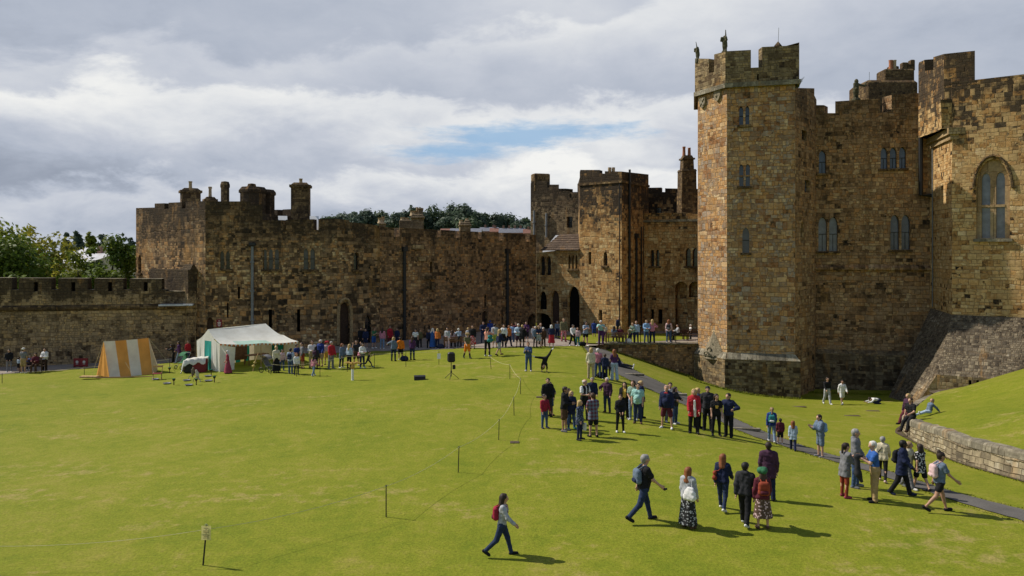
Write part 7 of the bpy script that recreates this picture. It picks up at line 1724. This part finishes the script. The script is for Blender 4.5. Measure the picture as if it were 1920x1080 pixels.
    m = MB(); m.grid([[(L_+1.1, .85, 0), (L_+.95, .1, .05), (L_+.8, -.9, .7), (L_+.65, -1.8, 1.35)], [(L_+1.12, .85, 1.8), (L_+.95, .1, 1.7), (L_+.8, -.9, 1.62), tuple(D_-Vector((0, 0, .06)))]]); m.build('side_curtain', 'canvas_cream', r)
    m = MB()
    for u in range(40):
        a, b_ = bot(u/40), bot((u+1)/40); a.z -= .06*abs(math.sin(u/40*math.pi*2)); b_.z -= .06*abs(math.sin((u+1)/40*math.pi*2)); c = (a+b_)/2; m.face([a, b_, b_-Vector((0, 0, .05)), c-Vector((0, 0, .14)), a-Vector((0, 0, .05))], u % 2)
    m.build('valance', ['bunting', 'canvas_white'], r)
    for p in (bot(.5)-Vector((0, 0, .06)), D_, E_):
        m = MB(); m.tube([(p.x, p.y, 0), p], .03, 6); m.build('pole', 'wood_pale', r)
    for a, e in ((bot(.5), (.2, -1.3)), (D_, (.7, -.6)), (C_, (-.5, -.8))):
        m = MB(); m.tube([a, Vector((a.x+e[0], a.y+e[1], 0))], .01, 4); m.build('guy_rope', 'rope_fibre', r)
    def loc(x, y, z=0.):
        return Vector((xc+x*math.cos(rz)-y*math.sin(rz), Y0+x*math.sin(rz)+y*math.cos(rz), z0+z))
    # counter and board inside
    t = empty('trestle_table', loc(3.2, .9), 'brown trestle table inside the market tent', 'table', rz=rz); m = MB(); m.box((0, 0, .74), (1.6, .7, .05), bev=.01); m.build('table_top', 'wood_brown', t)
    for sx in (-.7, .7):
        for sy in (-.28, .28): m = MB(); m.tube([(sx, sy, 0), (sx*.92, sy*.6, .72)], .03, 5); m.build('leg', 'wood_brown', t)
    t = empty('display_board', loc(2.2, 1.6), 'tall brown display board standing in the tent shade', 'board', rz=rz); m = MB(); m.box((0, 0, .95), (1.5, .06, 1.1), bev=.01); m.build('panel', 'wood_brown', t)
    for sx in (-.6, .6): m = MB(); m.box((sx, .05, .5), (.06, .06, 1.)); m.build('leg', 'wood_brown', t)
    # perch with a bright glove cloth by the front pole
    t = empty('bird_perch', loc(1.2, -1.9), 'wooden perch wound with yellow and orange cloth before the tent', 'perch', rz=rz); m = MB(); m.tube([(0, 0, 0), (.1, 0, .5), (.42, 0, 1.25)], .025, 6); m.build('pole', 'wood_pale', t)
    m = MB(); m.lathe((.06, 0, .3), [(.04, 0), (.1, .06), (.13, .12), (.05, .2)], 8); m.lathe((.16, 0, .55), [(.04, 0), (.11, .06), (.05, .16)], 8); m.build('cloth_wrap', 'canvas_yellow', t)
    # covered crate
    cp_ = Vector((X(368, 52.), 52., 0)); cp_.z = ground(cp_.x, 52.)
    t = empty('covered_crate', cp_, 'dark red crate under a white cloth beside the market tent', 'crate', rz=.12)
    m = MB(); m.box((.25, 0, .42), (.8, .7, .84), bev=.03); m.build('crate_body', 'sign_red', t)
    m = MB(); m.box((-.45, .05, .34), (.62, .6, .68), bev=.03); m.build('side_crate', 'black_plastic', t)
    m = MB(); rows = []
    for i in range(13):
        u = i/12; x = -.8+u*1.5; row = []
        for k in range(9):
            v = k/8; yy = max(-.47, min(.47, -.62+v*1.24)); zz = .80+.15*min(1, u*1.6)+.02*math.sin(i*1.7+k); 
            if k in (0, 8): zz -= .34+.07*math.sin(i*1.3); yy *= 1.05
            if i == 0: zz -= .5
            row.append((x, yy, zz))
        rows.append(row)
    m.grid(rows); m.build('cloth_cover', 'canvas_white', t, smooth=True)
    # red sling chair by the striped tent
    Y = ray(295, 712); t = empty('folding_stool', (X(295, Y), Y, ground(X(295, Y), Y)), 'small red and wood folding chair at the end of the striped tent', 'chair', rz=.3)
    m = MB(); m.box((0, 0, .38), (.5, .42, .05), bev=.015); m.build('seat', 'sign_red', t)
    for sx in (-1, 1):
        m = MB(); m.tube([(sx*.24, -.2, 0), (sx*.24, .2, .42)], .022, 5); m.build('leg', 'wood_pale', t); m = MB(); m.tube([(sx*.24, .2, 0), (sx*.24, -.2, .42)], .022, 5); m.build('leg', 'wood_pale', t)
    m = MB(); m.tube([(-.24, .2, .4), (-.28, .3, .85)], .02, 5); m.tube([(.24, .2, .4), (.28, .3, .85)], .02, 5); m.box((0, .29, .78), (.56, .03, .12)); m.build('backrest', 'wood_pale', t)
market_tent()
def pushchair(px, fy, cl, label, rz, k=1.):
    Y = ray(px, fy); t = empty('pushchair', (X(px, Y), Y, ground(X(px, Y), Y)), label, 'pushchair', 'pushchairs near the market tent', rz)
    m = MB(); m.grid([[(-.22, -.3, .42), (.22, -.3, .42)], [(-.22, .05, .45), (.22, .05, .45)], [(-.22, .25, .95), (.22, .25, .95)]]); m.build('seat', cloth(cl), t)
    m = MB(); m.grid([[(x*.24, .25-.42*math.sin(a), .78+.32*math.cos(a)) for x in (-1, -.5, .5, 1)] for a in (-.3, .1, .5, .9, 1.3)]); m.build('canopy', cloth(cl), t)
    for sx in (-1, 1):
        m = MB(); m.tube([(sx*.24, -.35, .12), (sx*.24, .1, .55), (sx*.24, .45, 1.02)], .015, 5); m.build('frame_tube', 'steel', t)
        for y, rr in ((-.35, .12), (.32, .16)):
            m = MB(); pp = [(sx*.28, y+rr*math.cos(a), rr+rr*math.sin(a)) for a in [2*math.pi*i/12 for i in range(13)]]; m.tube(pp, .025, 5, cap=False); m.tube([(sx*.28, y-rr, rr), (sx*.28, y+rr, rr)], .008, 4); m.tube([(sx*.28, y, 0.02), (sx*.28, y, 2*rr)], .008, 4); m.build('wheel', 'black_plastic', t)
    m = MB(); m.tube([(-.24, .45, 1.02), (.24, .45, 1.02)], .02, 5); m.build('handle', 'black_plastic', t)
pushchair(343, 691, 'green', 'black pushchair with a bright green cover by the covered crate', -.5)
pushchair(503, 698, 'grey', 'grey pushchair beside the woman in the long black skirt', 1.2)
# ---------------------------------------------------------------- falconry lawn
def onlawn(px, py):
    Y = ray(px, py); return Vector((X(px, Y), Y, ground(X(px, Y), Y)))
for px, py, lb in ((313, 720, 'shallow metal water bath at the left end of the row'), (350, 714, 'shallow metal water bath behind the row'), (354, 723, 'shallow metal water bath nearest in the row'), (390, 706, 'shallow metal water bath farthest back by the tent'), (391, 715, 'shallow metal water bath at the right end of the row'), (291, 712, 'shallow metal water bath under the folding chair')):
    t = empty('water_bath', onlawn(px, py), lb, 'bowl', 'water baths on the falconry lawn'); m = MB(); m.lathe((0, 0, 0), [(.16, 0), (.2, .03), (.24, .07), (.22, .07), (.17, .035), (.02, .03)], 14); m.build('dish', 'steel', t, smooth=True)
for px, py, lb in ((326, 722, 'block perch right of the left water bath'), (368, 722, 'block perch below the pale hawk'), (396, 704, 'block perch close to the teal stripe'), (402, 717, 'block perch right of the row of baths'), (318, 700, 'block perch near the striped tent end')):
    t = empty('block_perch', onlawn(px, py), lb, 'perch', 'block perches on the falconry lawn'); m = MB(); m.lathe((0, 0, 0), [(.03, 0), (.025, .22), (.05, .24), (.09, .33), (.085, .35)], 10); m.build('block', 'wood_door', t); m = MB(); m.lathe((0, 0, .35), [(.095, 0), (.1, .015), (.09, .03)], 10); m.build('turf_top', 'canvas_green', t)
def hawk(px, py, lb, fc, pale):
    t = empty('hawk', onlawn(px, py), lb, 'bird', 'birds of prey on the falconry lawn', fc); t.location.z += .0
    body = [(V3(0, .04, .42), V3(0, -.02, .6), .085, .07), (V3(0, -.03, .66), V3(0, -.05, .69), .055, .05), (V3(0, .08, .36), V3(0, .16, .12), .06, .035), (V3(-.07, .03, .56), V3(-.05, .1, .3), .04, .025), (V3(.07, .03, .56), V3(.05, .1, .3), .04, .025), (V3(-.035, 0, .36), V3(-.035, 0, .26), .03, .015), (V3(.035, 0, .36), V3(.035, 0, .26), .03, .015), (V3(0, -.09, .685), V3(0, -.13, .655), .018, .008)]
    mesh_np('body', iso(body, .014, .012), ['bird_pale' if pale else 'bird_feather'], t)
    p = empty('bow_perch', t.location, 'bow perch under the '+lb, 'perch', 'bow perches on the falconry lawn', fc); m = MB(); m.tube([(.28*math.cos(a), 0, .27*math.sin(a)) for a in [math.pi*i/10 for i in range(11)]], .02, 6); m.build('bow', 'steel', p); m = MB(); m.tube([(-.09, 0, .262), (.09, 0, .262)], .032, 6); m.build('grip', 'wood_brown', p)
hawk(362, 711, 'brown hawk standing left of the pale hawk', .6, False); hawk(369, 716, 'pale hawk in the middle of the water baths', -.4, True); hawk(345, 700, 'hooded brown hawk beside the covered crate', 1.2, False)
# golden perch on a white post
t = empty('eagle_stand', onlawn(661, 713), 'white post topped with a golden carved bird perch', 'perch'); m = MB(); m.lathe((0, 0, 0), [(.085, 0), (.075, .05), (.075, .62), (.085, .64)], 12); m.build('post', 'white_paint_and_sheen', t, smooth=False)
m = MB(); m.lathe((0, 0, .64), [(.07, 0), (.12, .08), (.1, .2), (.05, .3)], 10); m.tube([(-.5, 0, 1.0), (-.25, 0, 1.02), (0, 0, .9), (.25, 0, 1.02), (.5, 0, .98)], [.02, .06, .09, .06, .02], 7); m.tube([(0, 0, .9), (0, -.08, 1.06)], [.06, .04], 6); m.build('perch_top', 'gold', t, smooth=True)
# speaker on a tripod and the floor monitor
t = empty('loudspeaker_stand', onlawn(846, 711), 'black tripod stand spread on the lawn under the loudspeaker', 'stand'); Y = t.location.y; k = Y/F
m = MB(); m.tube([(0, 0, .15), (0, 0, 33*k)], .022, 8); m.build('pole', 'pipe_black', t)
for a in (.25, 2.6, 4.6): m = MB(); m.tube([(0, 0, 13*k), (14.5*k*math.cos(a), 14.5*k*math.sin(a), .02)], .016, 6); m.build('leg', 'pipe_black', t)
m = MB(); m.lathe((0, 0, 12*k), [(.04, 0), (.045, .03), (.045, .1), (.03, .14)], 8); m.build('collar', 'black_plastic', t)
m = MB(); m.box((.16, -.05, 23*k), (.16, .1, .24), .3, bev=.02); m.build('cable_bag', 'black_plastic', t)
s = empty('loudspeaker', t.location+Vector((0, 0, 32*k)), 'black loudspeaker on the tripod in the middle of the lawn', 'speaker', rz=.2); m = MB(); m.box((0, 0, .28), (14*k, .36, .56), 0, top=(13.2*k, .32), bev=.07); m.build('cabinet', 'black_plastic', s)
m = MB(); m.box((0, -.19, .28), (11*k, .02, .44), bev=.008); m.build('grille', 'post_dark', s)
s = empty('floor_monitor', onlawn(787, 712), 'black wedge speaker lying on the grass left of the tripod', 'speaker', rz=.15); m = MB(); m.grid([[(x, -.22, 0), (x, -.18, .2), (x, .12, .24), (x, .22, 0)] for x in (-.32, .32)]); m.face([(-.32, -.22, 0), (-.32, -.18, .2), (-.32, .12, .24), (-.32, .22, 0)]); m.face([(.32, -.22, 0), (.32, -.18, .2), (.32, .12, .24), (.32, .22, 0)][::-1]); m.build('cabinet', 'black_plastic', s)
m = MB(); m.face([(-.28, -.222, .03), (.28, -.222, .03), (.28, -.193, .17), (-.28, -.193, .17)]); m.build('grille', 'post_dark', s)
# ---------------------------------------------------------------- benches, rails, bags
def bench(px, py, w_, label, rz=0., matn='wood_brown', hb=.88, zz=None):
    p = onlawn(px, py); t = empty('park_bench', p, label, 'bench', 'benches round the lawn', rz)
    for k_ in range(3): pass
    m = MB()
    for y in (-.2, -.06, .08): m.box((0, y, .43), (w_, .11, .035), bev=.008)
    m.build('seat', matn, t); m = MB()
    for z in (.56, .68, .8): m.box((0, .2+.03*(z-.5), z), (w_, .03, .09), bev=.006)
    m.build('backrest', matn, t)
    for sx in (-1, 1):
        for y, h in ((-.24, .62), (.2, hb)): m = MB(); m.box((sx*(w_/2-.06), y, h/2), (.07, .06, h)); m.build('leg', matn, t)
        m = MB(); m.box((sx*(w_/2-.06), -.02, .62), (.07, .5, .04), bev=.01); m.build('armrest', matn, t)
bench(1155, 646, 1.7, 'brown bench on the terrace edge turned away from the camera', math.pi)
bench(853, 652, 1.7, 'brown bench on the forecourt turned away from the camera', math.pi)
bench(62, 698, 1.6, 'dark bench against the low wall', 0, 'wood_door')
bench(1272, 638, 1.6, 'dark bench under the arches, left one', 0, 'wood_door')
bench(1297, 637, 1.5, 'dark bench under the arches beside the keep tower', 0, 'wood_door')
for px, lb in ((145, 'dark red crested board, left of the pair by the low wall'), (158, 'dark red crested board, right of the pair by the low wall')):
    t = empty('notice_board', onlawn(px, 689), lb, 'sign', 'dark red boards by the low wall', .1); m = MB(); m.box((0, 0, .36), (.5, .08, .6), bev=.015); m.build('board', 'sign_red', t); m = MB(); m.lathe((0, 0, 0), [(.02, -.02), (.1, 0), (.02, .02)], 10); m.v = [(x, -.05+z*.3, .4+y) for x, y, z in m.v]; m.box((0, -.045, .25), (.16, .01, .04)); m.build('emblem', 'pale_roof', t)
    for sx in (-.2, .2): m = MB(); m.box((sx, .02, .03), (.06, .3, .06)); m.build('foot', 'wood_door', t)
for px, fy, ty, lb in ((1141, 648, 633, 'short iron post at the left end of the terrace edge'), (1169, 648, 632, 'short iron post right of the terrace bench'), (1201, 648, 618, 'tall iron post by the bald man on the terrace'), (1260, 646, 622, 'iron post right of the red haired woman'), (1267, 645, 624, 'second iron post right of the red haired woman'), (1309, 644, 622, 'iron post next to the keep tower')):
    Y = TERY-.05; x = X(px, Y); h = (fy-ty)*Y/F; t = empty('railing_post', (x, Y, TERZ), lb, 'post', 'iron posts on the terrace edge'); m = MB(); m.tube([(0, 0, 0), (0, 0, h)], .035, 6); m.build('shaft', 'pipe_black', t); m = MB(); m.lathe((0, 0, h), [(.03, 0), (.055, .03), (.055, .07), (.02, .1)], 8); m.build('finial', 'steel', t)
for px, py, c, lb in ((1092, 649, 'black', 'black bag on the gravel beside the striped blue tee'), (758, 677, 'navy', 'dark bag on the grass at the feet of the orange hoodie'), (1128, 709, 'black', 'black bag at the feet of the pink shirt'), (826, 654, 'navy', 'navy bag beside the burnt orange jacket'), (1178, 643, 'white', 'white carrier bag on the terrace by the bench')):
    t = empty('holdall', onlawn(px, py), lb, 'bag', 'bags on the ground'); mesh_np('bag_body', iso([(V3(-.14, 0, .15), V3(.14, 0, .15), .15, .15), (V3(-.1, 0, .25), V3(.1, 0, .25), .1, .1)], .03, .03), [cloth(c)], t)
    m = MB(); m.tube([(-.12, 0, .28), (-.08, -.02, .42), (.08, -.02, .42), (.12, 0, .28)], .012, 5); m.build('handle', cloth(c), t)
# flat slabs and covers let into the grass, steps in the path
for px, py, w_, lb, bnk in ((1497, 763, .95, 'thin dark slab let into the grass, left of three', 0), (1637, 771, .8, 'thin dark slab let into the grass near the spur', 0), (1598, 780, .85, 'thin dark slab let into the grass, nearest of three', 0), (1013, 745, .4, 'small dark slab in the lawn by the rope bend', 0), (965, 830, .35, 'small dark slab in the lawn right of the halfway post', 0)):
    p = onlawn(px, py); o = MB(); o.box((p.x, p.y, p.z+.012), (w_, .28, .04), bev=.01); o = o.build('stone_slab', 'soil'); tag(o, lb, 'slab', 'slabs let into the grass', 'thing')
Y = 49.; p = Vector((X(1782, Y), Y, float(BANK(X(1782, Y), Y))+.03)); o = MB(); o.box((0, 0, 0), (2.2, .8, .05), bev=.01); o = o.build('drain_cover', 'soil'); o.location = p; o.rotation_euler = (R(6), R(-6), 0); tag(o, 'brown sunken cover in the grass bank below the spur', 'cover', None, 'thing')
for px, py, w_, lb in ((1398, 807, 1.1, 'stone step edge across the path below the dark jackets'), (1262, 741, 1.3, 'stone step edge across the path behind the bald man'), (1186, 704, 1.2, 'stone step edge across the path by the flared trousers')):
    p = onlawn(px, py); o = MB(); o.box((p.x, p.y, p.z+.05), (w_*1.2, .16, .14), -.12, bev=.02); o = o.build('path_step', 'stone_cap', uv=True); tag(o, lb, 'step', 'steps in the asphalt path', 'thing')
# wall plant on the tower
t = empty('wall_plant', (KS[1].p1.x+.25, KS[1].p1.y+.3, Zp(162, 58.6)), 'tuft of wispy plant growing on the corner of the keep parapet', 'plant'); rr = random.Random(3); m = MB()
for k in range(26):
    a = rr.uniform(0, 6.28); l = rr.uniform(.35, .85); d = Vector((math.cos(a)*.35+.15, math.sin(a)*.3, 1)).normalized(); b0 = Vector((rr.uniform(-.15, .15), rr.uniform(-.15, .15), 0)); m.tube([b0, b0+d*l*.6, b0+d*l+Vector((math.cos(a)*.12, 0, -.03))], [.018, .014, .005], 4)
m.build('stems', 'leaf_mid', t)

# longer grass left by the mower along path edges and wall feet
def tufts():
    r = random.Random(21); m = MB()
    def blade(x, y, z, h):
        a = r.uniform(0, 6.28); w_ = r.uniform(.012, .03); dx, dy = math.cos(a)*w_, math.sin(a)*w_; l = r.uniform(-.5, .5)*h; b_ = r.uniform(-.5, .5)*h
        m.face([(x-dx, y-dy, z-.02), (x+dx, y+dy, z-.02), (x+l, y+b_, z+h)])
    def along(line, n, wd, h0, h1, zf):
        line = interp(line, n)
        for p in line:
            for _ in range(3):
                x, y = p[0]+r.gauss(0, wd), p[1]+r.gauss(0, wd); blade(x, y, zf(x, y), r.uniform(h0, h1))
    hz = lambda x, y: float(HT(x, y))
    along([(p[0]-.12, p[1]-.12) for p in pl], 700, .05, .02, .06, hz); along([(p[0]+.06, p[1]+.14) for p in pr], 700, .05, .02, .06, hz)
    along([(p.x-.3, p.y-.35) for p in BWC[22:]], 420, .07, .03, .08, hz)
    along([(X(1296, 62.5), 62.5), (X(1300, 59.6), 59.6), (X(1502, 58.0), 58.0)], 700, .12, .06, .2, hz)
    along([(X(1140, TERY), TERY-.12), (X(1310, TERY), TERY-.12)], 500, .08, .06, .2, hz)
    along([(X(1506, 61.5), 61.5), (X(1664, 59.6), 59.6)], 500, .15, .06, .2, hz)
    o = m.build('long_grass', 'grass'); tag(o, kind='stuff')
tufts()
# ---------------------------------------------------------------- camera, light, sky
cam = bpy.data.cameras.new('camera'); co = bpy.data.objects.new('camera', cam); COL.objects.link(co)
co.location = (0, 0, CH); co.rotation_euler = (math.pi/2, 0, 0)
cam.sensor_width = 36; cam.lens = 36*F/1920; cam.shift_y = -(540-HZ)/1920; cam.clip_end = 6000; cam.clip_start = .3
SC.camera = co
SUNV = Vector((-.95, .31, 0)).normalized(); EL = R(45)
sd = Vector((SUNV.x*math.cos(EL), SUNV.y*math.cos(EL), math.sin(EL)))
L = bpy.data.lights.new('sun', 'SUN'); L.energy = 5.0; L.angle = R(.55); L.color = (1, .93, .82)
lo = bpy.data.objects.new('sun', L); COL.objects.link(lo); lo.rotation_euler = sd.to_track_quat('Z', 'Y').to_euler()
w = bpy.data.worlds.new('World'); SC.world = w; w.use_nodes = True
g = G(w.node_tree); bg = w.node_tree.nodes['Background']
sky = g.n('ShaderNodeTexSky', sky_type='NISHITA'); sky.sun_disc = False; sky.sun_elevation = EL; sky.sun_rotation = math.atan2(sd.x, sd.y); sky.air_density = 1.; sky.dust_density = .6
d = g.n('ShaderNodeVectorMath', operation='NORMALIZE'); g.put(d.inputs[0], g.n('ShaderNodeTexCoord').outputs['Generated'])
x, y, z = g.sep(d.outputs[0])
az = g.m('ARCTAN2', x, y); el = g.m('ARCSINE', z)
# cloud deck seen in perspective: stretched towards the horizon
k = g.m('ADD', g.m('MAXIMUM', z, 0.), .16)
cv = g.xyz(g.m('DIVIDE', x, k), g.m('DIVIDE', y, k), 0.)
def blob(a, e, ra, re, soft=.5, wob=None):
    q = g.m('SQRT', g.m('ADD', g.m('POWER', g.m('DIVIDE', g.m('SUBTRACT', az, a), ra), 2.), g.m('POWER', g.m('DIVIDE', g.m('SUBTRACT', el, e), re), 2.)))
    if wob is not None: q = g.m('ADD', q, wob)
    return g.sst(q, 1.+soft, 1.-soft, 0., 1.)
pa = g.xyz(g.m('MULTIPLY', az, 1.), g.m('MULTIPLY', el, 2.2), 0.)
n1 = g.noise(pa, 4.2, 7, .56, dist=.25); n2 = g.noise(pa, 11., 7, .62, dist=.3); n3 = g.noise(cv, .8, 5, .6)
n4 = g.noise(pa, 2.2, 3, .5); n5 = g.noise(g.xyz(g.m('ADD', az, 3.), g.m('MULTIPLY', el, 2.), 2.), 5.5, 7, .6, dist=.3)
# heaped cloud rows: each has a billowing bright upper edge that greys downwards
def heap(top, slope, na, ka, nb, kb, fade, wgt):
    e = g.m('ADD', el, g.m('ADD', g.m('MULTIPLY', g.m('SUBTRACT', na, .5), ka), g.m('MULTIPLY', g.m('SUBTRACT', nb, .5), kb)))
    t = g.m('SUBTRACT', g.m('MULTIPLY_ADD', az, slope, top), e)
    return g.m('MULTIPLY', g.m('MULTIPLY', g.sst(t, -.002, .022), g.sst(t, fade, .01)), wgt)
h1 = heap(.195, -.02, n1, .13, n2, .085, .13, .31)
h2 = heap(.115, .05, n5, .12, n2, .07, .10, .30)
h3 = heap(.285, .10, n5, .16, n1, .07, .12, .17)
h4 = heap(.05, .02, n1, .10, n5, .08, .07, .16)
v = g.m('ADD', g.m('ADD', g.m('ADD', h1, h2), g.m('ADD', h3, h4)), g.m('ADD', g.m('MULTIPLY_ADD', n4, .30, .27), g.m('MULTIPLY_ADD', n2, .22, -.02)))
v = g.m('ADD', v, g.m('MULTIPLY', g.sst(el, .12, .3), .04))
v = g.m('ADD', v, g.m('MULTIPLY', blob(.10, .31, .2, .05, .8), .15))
v = g.m('ADD', v, g.m('MULTIPLY', blob(.03, .10, .22, .06, .8), .14))
v = g.m('SUBTRACT', v, g.m('MULTIPLY', blob(-.45, .06, .35, .055, .8), .14))
cl = g.ramp(v, [(.38, (3.0, 3.4, 4.2)), (.52, (4.4, 4.85, 5.75)), (.66, (5.5, 5.85, 6.6)), (.82, (7.2, 7.4, 7.7)), (1., (9., 9., 8.8))])
wob = g.m('MULTIPLY', g.m('SUBTRACT', g.noise(g.xyz(g.m('MULTIPLY', az, 1.), g.m('MULTIPLY', el, 4.5), 0.), 9., 7, .68), .5), 3.6)
gap = g.m('MULTIPLY', g.m('MAXIMUM', blob(.02, .150, .10, .014, .6, wob), blob(-.075, .128, .06, .010, .7, wob)), .80)
blue = (2.6, 4.6, 7.)
front = g.sst(y, -.25, .25)      # broken cloud, more open sky, overhead and behind
low = g.m('MULTIPLY', g.sst(el, .62, .38), front)
cover = g.m('MAXIMUM', low, g.m('MULTIPLY', g.sst(n3, .48, .64), .75))
nis = sky.outputs[0]
vis = g.mix(gap, cl, blue)
fin = g.mix(cover, nis, vis)
g.put(bg.inputs[0], fin); bg.inputs[1].default_value = .1
SC.view_settings.view_transform = 'Standard'; SC.view_settings.look = 'None'; SC.view_settings.exposure = 0; SC.view_settings.gamma = 1
SC.cycles.max_bounces = 5; SC.cycles.diffuse_bounces = 3; SC.cycles.transparent_max_bounces = 8
SC.cycles.use_denoising = True
